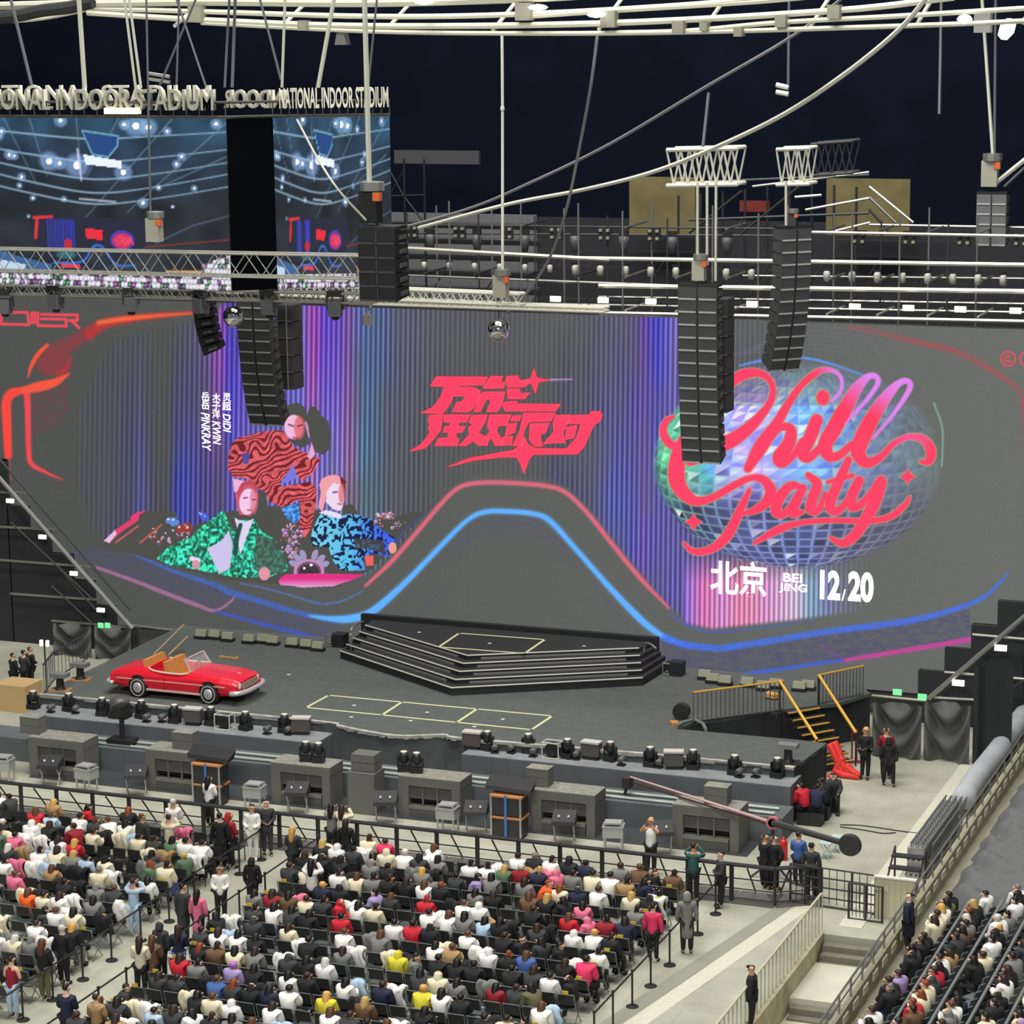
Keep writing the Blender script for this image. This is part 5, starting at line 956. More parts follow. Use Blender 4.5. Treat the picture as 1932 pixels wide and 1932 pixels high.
c1 = array('tall curved main loudspeaker array hanging over the right of the stage', 1321, 540, 78, 1.28, .405, 14, dt=.45)
c2 = array('tall curved main loudspeaker array hanging over the left of the stage', 484, 560, 78, 1.22, .37, 12, dt=1.1)
c3 = array('side loudspeaker array hanging right of the main right array, turned outward', 1495, 430, 79, 1.05, .38, 12, yaw=.75, dt=1.1)
c4 = array('narrow side-on loudspeaker array hanging at the left light truss', 385, 548, 77.5, 1.1, .3, 7, yaw=-1.25, dt=2.2, m=gb)
c5 = array('short black delay array of five cabinets hanging before the centre of the hall', 722, 432, 58, .98, .345, 5, dep=.8, m=gb, dt=.6, seamm=mat('dark seam', srgb(58,60,64), .6))
c6 = array('small grey array of five cabinets hanging at the far right', 1874, 366, 92, 1.05, .36, 5, m=grl2, dt=.2, seamm=mat('pale seam', srgb(190,192,190), .5))
def subhang(label, px0, px1, py0, py1, Y, n):
    a, b = at(px0,py0,y=Y), at(px1,py1,y=Y); t = thing('subwoofer_array', label, 'loudspeaker array', ((a.x+b.x)/2, Y, a.z)); hh = (a.z-b.z)/n
    for k in range(n): MB().box((a.x+b.x)/2, Y, a.z-hh*(k+1), b.x-a.x, .8, hh*.95).build('cabinet', gril, t); MB().box((a.x+b.x)/2, Y-.41, a.z-hh*(k+1), b.x-a.x, .02, .04).build('seam_strip', steel, t)
    MB().tube([(a.x+.08,Y-.43,a.z),(a.x+.08,Y-.43,b.z)], .03).tube([(b.x-.2,Y-.43,a.z),(b.x-.2,Y-.43,b.z)], .03).build('side_rail', steel, t)
subhang('straight subwoofer column behind the left main loudspeaker array', 528, 564, 572, 733, 79.4, 5); subhang('straight subwoofer column behind the right main loudspeaker array', 1350, 1378, 560, 776, 79.4, 6)
# hoists, chains and poles
hm = mat('pale canvas bag', srgb(170,168,150), .7); om = mat('orange hook', srgb(220,110,60), .5)
def hoist(label, px, py, Y, s=.5, m=hm):
    c = at(px,py,y=Y); t = thing('chain_hoist', label, 'hoist', tuple(c)); MB().box(c.x-.1*s,c.y,c.z-.9*s,.8*s,.6*s,1.3*s).build('chain_bag', m, t); MB().lathe(c.x,c.y,[(.0,0),(.5*s,0),(.5*s,.35*s),(.0,.4*s)],10,z=c.z+.4*s).build('motor', steel, t); MB().box(c.x+.3*s,c.y-.2*s,c.z,.3*s,.3*s,.35*s).build('hook', om, t)
def line(label, pts, r, m=steel, name='cable', cat='cable', Y=78, n=8):
    P_ = [tuple(at(a[0], a[1], y=(a[2] if len(a) > 2 else Y))) for a in pts]
    if cat == 'pole' and len(P_) == 2 and P_[0][2] > 23.3: a, b = Vector(P_[0]), Vector(P_[1]); k_ = (27-a.z)/(a.z-b.z); P_[0] = tuple(a+(a-b)*k_)
    return tag(MB().tube(smooth_line(P_, n) if len(P_) > 2 else P_, r, 6).build(name, m), label, cat)
wh = mat('white cable', srgb(214,214,200), .5); dkc = mat('grey cable', srgb(98,100,104), .6); pol = mat('pale pole', srgb(196,196,178), .5)
hoist('hoist with orange hook above the centre of the LED wall', 948, 532, 78, .55); hoist('hoist above the right main loudspeaker array', 1322, 502, 78, .5); hoist('hoist above the far right small array', 1872, 318, 92, .7)
hoist('hoist in front of the hanging video screen', 294, 425, 57, .45); hoist('black hoist above the centre delay array', 703, 378, 58, .6, gb); hoist('slim hoist above the right side array', 1497, 410, 79, .35, mat('dark bag', srgb(60,60,62), .7))
line('thin vertical cable down to the centre hoist', [(947,66),(948,205),(948,528)], .05, wh, n=2); tag(MB().lathe(at(948,205,y=78).x,78,[(.0,-.1),(.07,-.05),(.07,.05),(.0,.1)],10,z=at(948,205,y=78).z).build('cable_coupling', wh), 'small round coupling halfway down the centre cable', 'coupling')
line('long bright sagging cable sweeping from the top right to the centre', [(1760,-20,70),(1700,52,71),(1600,135,72),(1480,215,74),(1350,278,76),(1230,325,78),(1100,358,80),(960,385,82),(790,430,84)], .07, wh)
line('grey sagging cable below the bright one, centre right', [(1610,-20,72),(1500,65,73),(1330,165,74),(1150,272,76),(1000,345,78),(880,395,80),(700,445,82)], .05, mat('mid grey cable', srgb(130,132,134), .6))
line('grey cable curving from the roof down to the LED wall top', [(1128,60,74),(1115,160,74),(1095,270,75),(1070,390,76),(1040,480,78),(1000,545,80),(958,590,82)], .05, mat('mid grey cable', None))
line('thin curved cable crossing the smaller video screen', [(560,225,56),(600,300,56),(640,360,56),(690,415,57)], .025, wh)
line('white cable rising right from the far right array', [(1878,346,92),(1940,296,92)], .09, wh); line('thin grey cable rising right from the far right array', [(1895,352,92),(1940,310,92)], .05, dkc)
for (a, b, l, r_, Y_) in (((150,16),(160,165),'first pole down to the video screen ring',.07,60),((237,16),(256,166),'second pole of the video screen ring',.04,60),((246,16),(266,166),'third pole of the video screen ring',.04,60),((28,30),(60,162),'leftmost dark pole of the video screen ring',.05,62),((352,40),(300,165),'leaning rod above the word STADIUM, left',.03,62),((347,40),(389,165),'leaning rod above the word STADIUM, right',.03,62),((336,60),(333,165),'upright rod above the word STADIUM',.03,62),((504,50),(530,150),'leaning rod above the smaller screen',.035,60),((537,20),(532,165),'upright rod above the smaller screen',.04,60),((628,10),(600,165),'leaning thick rod above the smaller screen',.06,62),((688,8),(697,352),'bright pole down to the centre delay array',.07,58),((710,10),(695,160),'thin grey rod beside the bright pole',.03,60),((276,0),(284,400),'dark cable in front of the larger screen',.03,57),((430,50),(424,165),'dark rod between the letter groups, left',.04,66),((442,50),(438,165),'dark rod between the letter groups, right',.05,66)):
    line(l, [a,b], r_, pol if r_ > .035 and 'dark' not in l else dkc, 'hanging_pole', 'pole', Y_)
for (a, b, l) in (((1316,345),(1316,495),'left pole below the pale hanging truss'),((1334,345),(1334,500),'middle pole below the pale hanging truss'),((1351,345),(1350,530),'right dull pole below the pale hanging truss'),((1483,342),(1483,425),'pole below the dark hanging truss')): line(l, [a,b], .045, pol, 'hanging_pole', 'pole', 78)
line('steel rod holding the pale hanging truss', [(1337,175),(1326,278)], .05, mat('mid grey cable', None), 'hanging_pole', 'pole', 79); line('rod of the far right array, left', [(1856,45),(1875,320)], .06, wh, 'hanging_pole', 'pole', 92); line('rod of the far right array, right', [(1878,70),(1876,320)], .05, dkc, 'hanging_pole', 'pole', 92)
line('thin vertical rod in the dark upper right', [(1775,55),(1772,215)], .05, mat('mid grey cable', None), 'hanging_pole', 'pole', 92); line('rod with two small lamps in the upper right', [(1488,60),(1487,160)], .05, dkc, 'hanging_pole', 'pole', 90)
c = at(1475,160,y=90); tag(MB().tube([(c.x-.2,90,c.z),(c.x+.25,90,c.z-.1)], .09).tube([(c.x-.2,90,c.z-.25),(c.x+.25,90,c.z-.33)], .09).build('twin_lamp', white), 'pair of small white cylinders at the end of an upper right rod', 'lamp')
c = at(642,72,y=72); tag(MB().hull8([(c.x-.2,72,c.z-.2),(c.x+.2,72,c.z-.2),(c.x+.2,72.3,c.z-.2),(c.x-.2,72.3,c.z-.2)],[(c.x-.12,72,c.z+.15),(c.x+.12,72,c.z+.15),(c.x+.12,72.3,c.z+.15),(c.x-.12,72.3,c.z+.15)]).build('roof_lamp', steel), 'small grey box lamp under the roof left of centre', 'lamp')
c = at(285,145,y=66); tag(MB().tube([(c.x-.1,66,c.z+.1),(c.x+.6,66,c.z)], .05).tube([(c.x-.1,66,c.z-.05),(c.x+.6,66,c.z-.15)], .05).build('twin_lamp', steel), 'pair of short pale tubes above the word STADIUM', 'lamp')
# trusses
def truss(label, a, b, Y, h, nb, m=steel, r=.045, dep=.5, name='lighting_truss'):
    A_, B2 = at(*a,y=Y), at(*b,y=Y); t = thing(name, label, 'truss', tuple(A_)); d = B2-A_
    ch = []
    for dy in (0,dep):
        for dz in (0,-h): MB().tube([(A_.x,Y+dy,A_.z+dz),(B2.x,Y+dy,B2.z+dz)], r).build('chord', m, t)
    f = MB()
    for k in range(nb+1):
        q_ = A_+d*(k/nb); q2 = A_+d*min(1,(k+.5)/nb); q3 = A_+d*min(1,(k+1)/nb)
        for dy in (0,dep):
            if k < nb: f.tube([(q_.x,Y+dy,q_.z),(q2.x,Y+dy,q2.z-h)], r*.5, 5).tube([(q2.x,Y+dy,q2.z-h),(q3.x,Y+dy,q3.z)], r*.5, 5)
        f.tube([(q_.x,Y,q_.z),(q_.x,Y+dep,q_.z)], r*.6, 5).tube([(q_.x,Y,q_.z-h),(q_.x,Y+dep,q_.z-h)], r*.6, 5)
    f.build('lacing', m, t)
for (pts_, l) in (([(1322,500,78),(1321,543,78)],'short chain holding the right main loudspeaker array'),([(700,348,58),(714,436,58)],'short chain holding the black delay array'),([(486,546,78.5),(485,563,78)],'short chain holding the left main loudspeaker array')): line(l, pts_, .035, dkc, 'chain', 'chain')
truss('long front truss crossing the foot of the video screens', (-40,470), (700,484), 58.6, .58, 13, mat('dull truss', srgb(165,164,155), .4, .3), .028)
struct('ceiling_added_beams', (lambda m: [m.box(-35, yy, 27, 70, .3, .4) for yy in (58,60,62,66,72,78,79,90,92)] and m)(MB()), dark_steel)  # beams added out of frame as support for the hanging poles and rods
truss('bright light truss above the left half of the LED wall', (-40,538), (700,556), 76.5, .3, 30, mat('mid truss', srgb(150,150,142), .35, .5), .04)
truss('bright truss above the centre of the LED wall', (380,531), (980,556), 78.5, .36, 24, mat('bright truss', srgb(220,220,205), .35, .2), .05)
truss('low truss just above the centre of the LED wall', (660,566), (1140,582), 80, .12, 20, mat('bright truss', None), .05)
truss('pale short truss hanging above the right main array', (1258,283), (1392,280), 78.6, 1.12, 5, mat('bright truss', None), .07, .9, 'hanging_truss')
truss('half-lit short truss hanging above the right side array', (1465,282), (1528,280), 79, 1.1, 3, mat('bright truss', None), .06, .9, 'hanging_truss'); truss('dark short truss hanging behind the half-lit truss', (1530,272), (1610,266), 81, 1.0, 3, dark_steel, .05, .9, 'hanging_truss')
for (cx, cy, r_, l) in ((441,597,.36,'left mirror ball hanging beside the left array'),(941,623,.38,'mirror ball hanging before the centre of the LED wall')):
    Y_ = 77 if cx < 500 else 80; c = at(cx,cy,y=Y_); t = thing('mirror_ball', l, 'mirror ball', tuple(c)); prof = [(max(.001,r_*math.sin(math.pi*k/22)), -r_*math.cos(math.pi*k/22)) for k in range(23)]
    MB().lathe(c.x,c.y,prof,40,z=c.z).build('ball', mat('mirror', (.8,.8,.8), .06, 1), t, True); MB().tube([(c.x,c.y,c.z+r_),(c.x,c.y,c.z+r_+.75)], .02).build('hanger', black, t)
hl = local('hanging_light', '', 'stage light'); MB().box(0,0,-.2,.5,.4,.2).build('base', black, hl); MB().box(-.27,0,-.62,.06,.2,.46).box(.27,0,-.62,.06,.2,.46).build('yoke', mat('yoke grey', srgb(70,71,73), .5), hl)
MB().hull8([(-.2,-.2,-.85),(.2,-.2,-.85),(.2,.2,-.85),(-.2,.2,-.85)],[(-.22,-.22,-.35),(.22,-.22,-.35),(.22,.22,-.35),(-.22,.22,-.35)]).build('head', mat('head grey', srgb(100,102,105), .4), hl); MB().lathe(0,0,[(.0,-.98),(.1,-.97),(.16,-.85),(.0,-.85)],12).build('lens', black, hl, True)
for i, (px, py) in enumerate(((8,545),(104,536),(246,540),(378,543),(507,545),(632,548))):
    c = at(px,py,y=76.6); place(hl, tuple(c), R.uniform(-.5,.5), f'grey moving light hanging under the front truss, {ORD[i]} from the left', 'lights under the front truss')
c = at(692,585,y=78); t = thing('clamp_light', 'small tangled clamp light hanging just left of the centre array', 'stage light', tuple(c)); MB().tube([(c.x,78,c.z+.4),(c.x+.15,78,c.z+.1),(c.x-.05,78,c.z-.1)], .04).build('arm', steel, t); MB().box(c.x,78,c.z-.5,.3,.3,.35,.5).build('head', steel, t)
# scaffold roof and floor lights behind the wall
scaf = mat('scaffold tube', srgb(150,150,144), .35, .6); bt = mat('bright tube', srgb(205,205,190), .3, .5)
def sline(t, nm, a, b, Y, r, m): MB().tube([tuple(at(*a,y=Y)), tuple(at(*b,y=Y))], r, 6).build(nm, m, t)
t = thing('scaffolding', 'long multi-level tube scaffold standing behind and above the LED wall', 'scaffolding', tuple(at(1400,600,y=89)))
for (y0, y1, Y, r_, m_, x0, x1) in ((590,607,88.8,.07,bt,1130,1960),(573,590,90.2,.05,scaf,1000,1960),(560,574,91,.05,scaf,1130,1960),(539,550,89.2,.09,bt,1130,1960),(517,549,89.2,.05,scaf,700,1530),(520,526,91.4,.04,scaf,1400,1960),(487,500,89.4,.08,bt,1100,1960),(468,490,89.4,.08,bt,762,1150),(438,446,90,.06,scaf,1530,1960),(424,430,92.4,.05,scaf,1640,1960),(440,445,92.5,.04,dark_steel,760,1530),(424,432,94,.04,dark_steel,760,1530)):
    f = lambda x: y0+(y1-y0)*(x-x0)/(x1-x0); sline(t, 'ledger', (x0,f(x0)), (x1,f(x1)), Y, r_, m_)
top_, bot_ = at(1400,430,y=89.6).z, at(1400,612,y=89.6).z
for k in range(26): X = at(770,500,y=90).x+k*.86; MB().tube([(X,90+.8*(k%2),bot_-1.2),(X,90+.8*(k%2),top_+.25+.25*(k%3))], .035, 6).build('upright', scaf if k%3 else dark_steel, t)
for k in range(13):
    for (py, Y0_, m_) in ((601,88.8,bt),(538,89.0,scaf),(444,90,scaf)):
        px = 800+k*95
        if py == 444 and px < 1530 and k%2: continue
        a = at(px, py-22+(px-800)*.018, y=Y0_); MB().tube([(a.x,Y0_,a.z),(a.x+.1,Y0_+2.1,a.z+.05)], .045, 6).build('transom', m_ if px > 1100 else dark_steel, t)
for k in range(12):
    a = at(780+k*100,560,y=91.5); MB().tube([(a.x,91.5,a.z-1),(a.x+1.6,91.5,a.z+1.5)], .03, 6).build('brace', dark_steel, t)
par = local('par_light', '', 'stage light'); MB().lathe(0,0,[(.0,-.28),(.12,-.28),(.13,.0),(.09,.08),(.0,.08)],10).build('can', mat('pale can', srgb(190,190,180), .4), par, True); MB().box(0,0,.08,.3,.04,.1).build('bracket', black, par)
for i in range(24):
    px = 800+i*47.5; c = at(px, 497+(px-800)*.024, y=90.2); place(par, tuple(c), R.random(), f'pale cylinder lamp in the scaffold row, {ORD[i]} from the left', 'cylinder lamps in the scaffold', scale=1.0 if px > 1060 else .8)
spb = local('hanging_spot', '', 'stage light'); MB().lathe(0,0,[(.0,-.42),(.12,-.42),(.2,.0),(.2,.2),(.0,.22)],10).build('head', mat('dull spot', srgb(92,94,98), .5), spb, True); MB().box(0,0,.22,.34,.1,.2).build('yoke', black, spb)
for i, px in enumerate((812,900,990,1085,1177,1268,1372)): place(spb, tuple(at(px, 452+(px-800)*.012, y=91)), 0, f'dull grey spot hanging on the upper scaffold, {ORD[i]} from the left', 'spots on the upper scaffold')
for i, px in enumerate((1048,1138,1228,1324,1419,1613,1714,1812,1916)):
    c = at(px, 563+(px-1048)*.0255, y=88.9); place_ = tag(MB().box(c.x,88.9,c.z-.12,.4,.1,.2).build('box_lamp', lampm), f'small glowing box lamp on the scaffold above the LED wall, {ORD[i]} from the left', 'lamp', 'box lamps on the scaffold')
q4 = local('four_cell_lamp', '', 'lamp')
for a in (-.14,.14):
    for b_ in (-.14,.14): MB().box(a,0,b_-.05,.11,.1,.1).build('cell', mat('dim cells', srgb(150,150,132), .5), q4)
MB().box(0,.08,-.25,.5,.06,.5).build("panel", black, q4)
for i, px in enumerate((776,866,955,1048,1140,1233,1620,1716,1818,1925)): place(q4, tuple(at(px, 437+(px-776)*.013, y=90.5)), 0, f'four-cell blinder lamp along the upper scaffold, {ORD[i]} from the left', 'four-cell lamps on the scaffold')
t = thing('scaffold_tower', 'dark scaffold tower rising behind the right loudspeaker arrays', 'scaffolding', tuple(at(1450,440,y=96)))
for k in range(9):
    a = at(1280+k*42,450,y=96+.9*(k%2)); a.z = 0; b_ = at(1280+k*42,345+abs(k-6)*4,y=96+.9*(k%2)); MB().tube([tuple(a),tuple(b_)], .05, 6).build('upright', dark_steel, t)
for (a, b_, m_) in (((1280,345),(1640,330),dark_steel),((1420,352),(1640,325),scaf),((1300,415),(1640,402),dark_steel),((1640,352),(1723,420),bt),((1640,372),(1690,420),scaf),((1640,395),(1680,440),dark_steel),((1300,440),(1400,360),dark_steel),((1400,440),(1510,350),dark_steel),((1520,396),(1640,374),bt),((1560,440),(1642,420),bt),((1500,372),(1550,368),bt)): sline(t, 'brace', a, b_, 95.5, .055, m_)
t = thing('scaffold_tower', 'dim scaffold frame before the far grey seats, right of the small screen', 'scaffolding', tuple(at(760,420,y=97)))
for px in (734,762,800): a = at(px,300,y=97); MB().tube([(a.x,97,0),tuple(a)], .05, 6).build('upright', black, t)
for (a, b_) in (((734,320),(762,370)),((762,320),(734,370)),((762,370),(800,420)),((734,370),(800,368)),((734,420),(800,420))): sline(t, 'brace', a, b_, 97, .04, black)
# roof
t = thing('roof_truss', 'sweeping pale tube roof structure across the top of the hall', 'roof truss', tuple(at(960,40,y=72)))
rm = mat('roof tube', srgb(222,222,200), .45)
for pts_, r_ in (([(-30,12),(200,6),(400,3),(700,5),(1000,-4),(1200,-16)],.13),([(150,15),(390,22),(706,31),(976,27),(1300,9),(1520,-12)],.08),([(165,24),(390,38),(700,49),(1138,44),(1575,20),(1800,-5)],.09),([(380,43),(700,59),(1000,63),(1273,61),(1575,53),(1814,45),(1960,38)],.07),([(1150,62),(1300,58),(1474,42),(1700,30),(1960,14)],.07),([(1004,30),(1150,20),(1433,2),(1600,-14)],.08),([(-30,42),(60,38),(150,22),(230,0)],.05),([(-30,30),(60,24),(160,4)],.06)):
    MB().tube(smooth_line([tuple(at(a,b_,y=72)) for a,b_ in pts_], 6), r_, 8).build('tube', rm, t)
for k in range(9): a = at(330+k*200,60,y=72); MB().tube([(a.x,72,at(330+k*200,58-abs(k-3)*3,y=72).z),(a.x+.05,75,a.z+1.4)], .06).build('strut', rm, t)
for px, py, s in ((372,25,.4),(990,22,.42),(1150,36,.4),(1575,22,.32),(1475,40,.28),(1282,52,.3),(574,48,.25),(1395,60,.22),(1330,50,.2)): c = at(px,py,y=71.9); MB().box(c.x,71.9,c.z-s*.6,s*1.1,.4,s*1.2).build('joint_box', mat('joint grey', srgb(150,148,132), .6), t)
tag(MB().tube(smooth_line([tuple(at(a,b_,y=71.5)) for a,b_ in ((-30,36),(30,30),(80,20),(130,14),(175,4))],5), .2, 8).build('cloth_bundle', mat('dark bundle', srgb(40,40,42), .8)), 'dark cloth bundle slung under the roof at the top left', 'bundle')
fm = mat('flood glow', (1,1,.98), 1, emit=3)
for i, (px, py, a_, b_) in enumerate(((800,4,.28,.08),(1015,14,.3,.1),(1125,28,.28,.09),(1820,36,.22,.14))):
    c = at(px,py,y=71.5); tag(MB().lathe(c.x,c.y,[(.0,-b_),(a_*.7,-b_*.6),(a_,0),(a_*.7,b_*.6),(.0,b_)],16,z=c.z).build('flood_lamp', fm, smooth=True), ['first glowing roof flood lamp from the left','second glowing roof flood lamp, above centre','third glowing roof flood lamp, right of centre','glowing roof lamp beside the brightest flood lamp'][i], 'lamp')
c = at(1900,55,y=80); t = thing('flood_lamp', 'brightest oval flood lamp in the top right corner', 'lamp', tuple(c)); o = MB().lathe(0,0,[(.0,-.35),(.16,-.28),(.24,0),(.16,.28),(.0,.35)],16).build('lens', mat('strong glow', (1,1,1), 1, emit=6), smooth=True); o.parent = t; o.rotation_euler = (0,.5,0); o = MB().box(-.75,.1,-.1,.5,.4,.7).build('bracket', steel); o.parent = t
# ------------------------------------------------------------------ hanging video screens with letter ring
YF = 60.0
a0, a1 = at(-50,222,y=YF), at(426,225,y=YF)
vs = thing('video_screen', 'large hanging video screen relaying the arena view, with black corner gap filler', 'video screen', (a0.x, YF, a0.z))
Wf = a1.x-a0.x; bz = at(300,545,y=YF).z; Hf = a0.z-bz; lm2 = led_material('relay screen pixels', 1.0)
led_mesh('display', lm2, (a0.x, YF, bz), (1,0,0), (0,0,1), Wf, Hf, .03, lambda pos, u, v: ((u-Wf)*(430/(at(430,300,y=YF).x-at(0,300,y=YF).x))+428, (Hf-v)*61.5), paint_feed, (40,50,56), keep=None, parent=vs)
MB().box((a0.x+a1.x)/2, YF+.45, bz, Wf, .8, Hf).build('cabinet', black, vs)
# wider foot on the right edge
e0, e1 = at(515,229,y=YF+1.2), at(735,222,y=YF+1.2)
dx = Vector((math.cos(.42), math.sin(.42), 0)); P0 = at(515,229,y=YF+.8)
def onplane(px, py, n_, p_):
    d = ray(px,py); return EYE + d*((p_-EYE).dot(n_)/d.dot(n_))
nn2 = Vector((dx.y,-dx.x,0)); P1 = onplane(735,222,nn2,P0); PB = onplane(488,520,nn2,P0)
W2 = (P1-P0).length; 
MB().hull8([(a1.x,YF+.05,bz),(P0.x,P0.y+.05,bz),(P0.x+.5,P0.y+.8,bz),(a1.x,YF+.9,bz)],[(a1.x,YF+.05,a0.z),(P0.x,P0.y+.05,a0.z),(P0.x+.5,P0.y+.8,a0.z),(a1.x,YF+.9,a0.z)]).build('gap_filler', mat('void black', (.0035,.004,.005), 1, spec=0), vs)  # black filler added in place of the dark opening between the two screens
for s_, X_, dr in ((-1,a1.x,.4),(1,P0.x,.42)):
    pass
vs2 = thing('video_screen', 'smaller angled hanging video screen right of the black gap filler', 'video screen', tuple(P0))
led_mesh('display', lm2, (P0.x, P0.y, bz), tuple(dx), (0,0,1), W2, Hf, .03, lambda pos, u, v: (u/W2*430+10, (Hf-v)*61.5), paint_feed, (40,50,56), parent=vs2)
nb_ = Vector((-dx.y, dx.x, 0)); c_ = P0+dx*W2/2+nb_*.45; MB().box(c_.x, c_.y, bz, W2, .8, Hf, .42).build('cabinet', black, vs2)
fr_ = mat('dark ring frame', srgb(74,72,66), .6, .3)
t = thing('screen_ring', 'dark metal ring frame between the letters and the video screens', 'frame', (a0.x, YF, a0.z))
f = MB()
for dz in (.05,.42): f.tube([(a0.x,YF,a0.z+dz),(a1.x,YF,a0.z+dz),(P0.x,P0.y,a0.z+dz),(P1.x,P1.y,a0.z+dz)], .035)
for k in range(36): 
    q_ = Vector((a0.x,YF,0))+(Vector((a1.x-a0.x,0,0)))*(k/20) if k <= 20 else P0+dx*W2*((k-21)/14); f.tube([(q_.x,q_.y,a0.z),(q_.x,q_.y,a0.z+.42)], .02, 5)
f.build('frame', fr_, t); MB().box(at(235,213,y=YF).x,YF-.1,a0.z+.12,1.0,.2,.16).build('beacon', mat('pale tube lamp', srgb(240,232,200), 1, emit=.8), t)
letm = mat('cream channel letter', srgb(172,171,155), .5)
def letters(label, s, pA, pB, z0, z1, ext=.16, bold=.012, mirror=False, m=letm):
    d = (pB-pA); L = d.length; d.normalize(); n_ = Vector((d.y,-d.x,0)); t = thing('sign_lettering', label, 'sign', (pA.x,pA.y,z0))
    cu = bpy.data.curves.new('txt','FONT'); cu.body = s; cu.extrude = ext/2; cu.offset = bold; cu.resolution_u = 3; o = bpy.data.objects.new('t', cu); sc.collection.objects.link(o); bpy.context.view_layer.update()
    full = bpy.data.meshes.new_from_object(o.evaluated_get(bpy.context.evaluated_depsgraph_get())); v = np.empty(len(full.vertices)*3, np.float32); full.vertices.foreach_get('co', v); v = v.reshape(-1,3); lo, hi = v.min(0), v.max(0); xs_ = {}
    prev = ''; 
    for ch in s:                                                     # one mesh per letter
        cu.body = prev; bpy.context.view_layer.update(); prev += ch
        if ch == ' ': continue
        cu.body = prev+'|'; 
        cu.body = ch; bpy.context.view_layer.update(); me = bpy.data.meshes.new_from_object(o.evaluated_get(bpy.context.evaluated_depsgraph_get())); vv = np.empty(len(me.vertices)*3, np.float32); me.vertices.foreach_get('co', vv); vv = vv.reshape(-1,3)
        cu.body = prev; bpy.context.view_layer.update(); m2 = bpy.data.meshes.new_from_object(o.evaluated_get(bpy.context.evaluated_depsgraph_get())); w2 = np.empty(len(m2.vertices)*3, np.float32); m2.vertices.foreach_get('co', w2); right = w2.reshape(-1,3)[:,0].max(); bpy.data.meshes.remove(m2)
        X = vv[:,0]-vv[:,0].max()+right; u = (X-lo[0])/(hi[0]-lo[0])*L
        if mirror: u = L-u
        zz = z0+(vv[:,1]-lo[1])/(hi[1]-lo[1])*(z1-z0)
        out = np.stack([pA.x+d.x*u-n_.x*vv[:,2], pA.y+d.y*u-n_.y*vv[:,2], zz], 1)-np.array([pA.x,pA.y,z0]); me.vertices.foreach_set('co', out.astype(np.float32).ravel()); me.materials.clear(); me.materials.append(m)
        ob = bpy.data.objects.new('letter_'+ch.lower(), me); sc.collection.objects.link(ob); ob.parent = t
    bpy.data.objects.remove(o)
zt0, zt1 = at(200,208,y=YF).z, at(200,168,y=YF).z
letters('cream letters NATIONAL INDOOR STADIUM above the larger video screen', 'NATIONAL INDOOR STADIUM', Vector((at(-72,200,y=YF).x,YF,0)), Vector((at(405,200,y=YF).x,YF,0)), zt0, zt1)
letters('second cream lettering row seen behind the front letters of the larger screen', 'NATIONAL STADIUM', Vector((at(-60,190,y=YF+.9).x,YF+.9,0)), Vector((at(398,190,y=YF+.9).x,YF+.9,0)), zt0+.08, zt1+.08, .1, .0, m=mat('bright letter', srgb(225,222,204), .5))
letters('reversed cream letters INDOOR seen from behind between the two screens', 'INDOOR', Vector((at(424,195,y=YF+5).x,YF+5,0)), Vector((at(540,195,y=YF+5).x,YF+5,0)), at(480,204,y=YF+5).z, at(480,169,y=YF+5).z, mirror=True)
letters('bright crowded letters NATIONAL INDOOR STADIUM above the smaller video screen', 'NATIONAL INDOOR STADIUM', P0+dx*W2*.06-nn2*0, P1-dx*.02, zt0+.02, zt1-.0, .22, .02, m=mat('bright letter', None))
# ------------------------------------------------------------------ people
skin_t = tint('skin', .6, .04); wear_t = tint('woven cloth', .85, .14, 5); hair_t = tint('hair', .55, .2, 30); shoe_t = tint('shoe', .6, .02)
def skinned(chains, m, name, sub=1, parent=None, root=0):
    """chains: lists of (x, y, z, r) or ('@', index) joined to an already placed vertex"""
    verts, rad, edges, named = [], [], [], {}
    for ch in chains:
        prev = None
        for q_ in ch:
            key = tuple(q_[:3])
            if key in named: i = named[key]
            else: i = len(verts); verts.append(key); rad.append(q_[3] if len(q_) == 4 else (q_[3], q_[4])); named[key] = i
            if prev is not None: edges.append((prev, i))
            prev = i
    me = bpy.data.meshes.new(name); me.from_pydata(verts, edges, []); o = bpy.data.objects.new(name, me); sc.collection.objects.link(o)
    o.modifiers.new('s', 'SKIN')
    lay = me.skin_vertices[0].data if me.skin_vertices else None
    if lay is None: raise RuntimeError('no skin layer')
    for i, r in enumerate(rad): lay[i].radius = (r, r) if not isinstance(r, tuple) else r; lay[i].use_root = (i == root)
    sb_ = o.modifiers.new('u', 'SUBSURF'); sb_.levels = sub; sb_.render_levels = sub
    bpy.context.view_layer.update(); out = bpy.data.meshes.new_from_object(o.evaluated_get(bpy.context.evaluated_depsgraph_get())); bpy.data.objects.remove(o)
    out.polygons.foreach_set('use_smooth', [True]*len(out.polygons)); out.materials.clear(); out.materials.append(m)
    r = bpy.data.objects.new(name, out); sc.collection.objects.link(r); ORG[r.name] = Vector((0,0,0))
    if parent is not None: r.parent = parent
    return r
def grow(ch, d): return [[(q_[0],q_[1],q_[2],q_[3]+d) if len(q_) == 4 else (*q_[:3],q_[3]+d,q_[4]+d) for q_ in c] for c in ch]
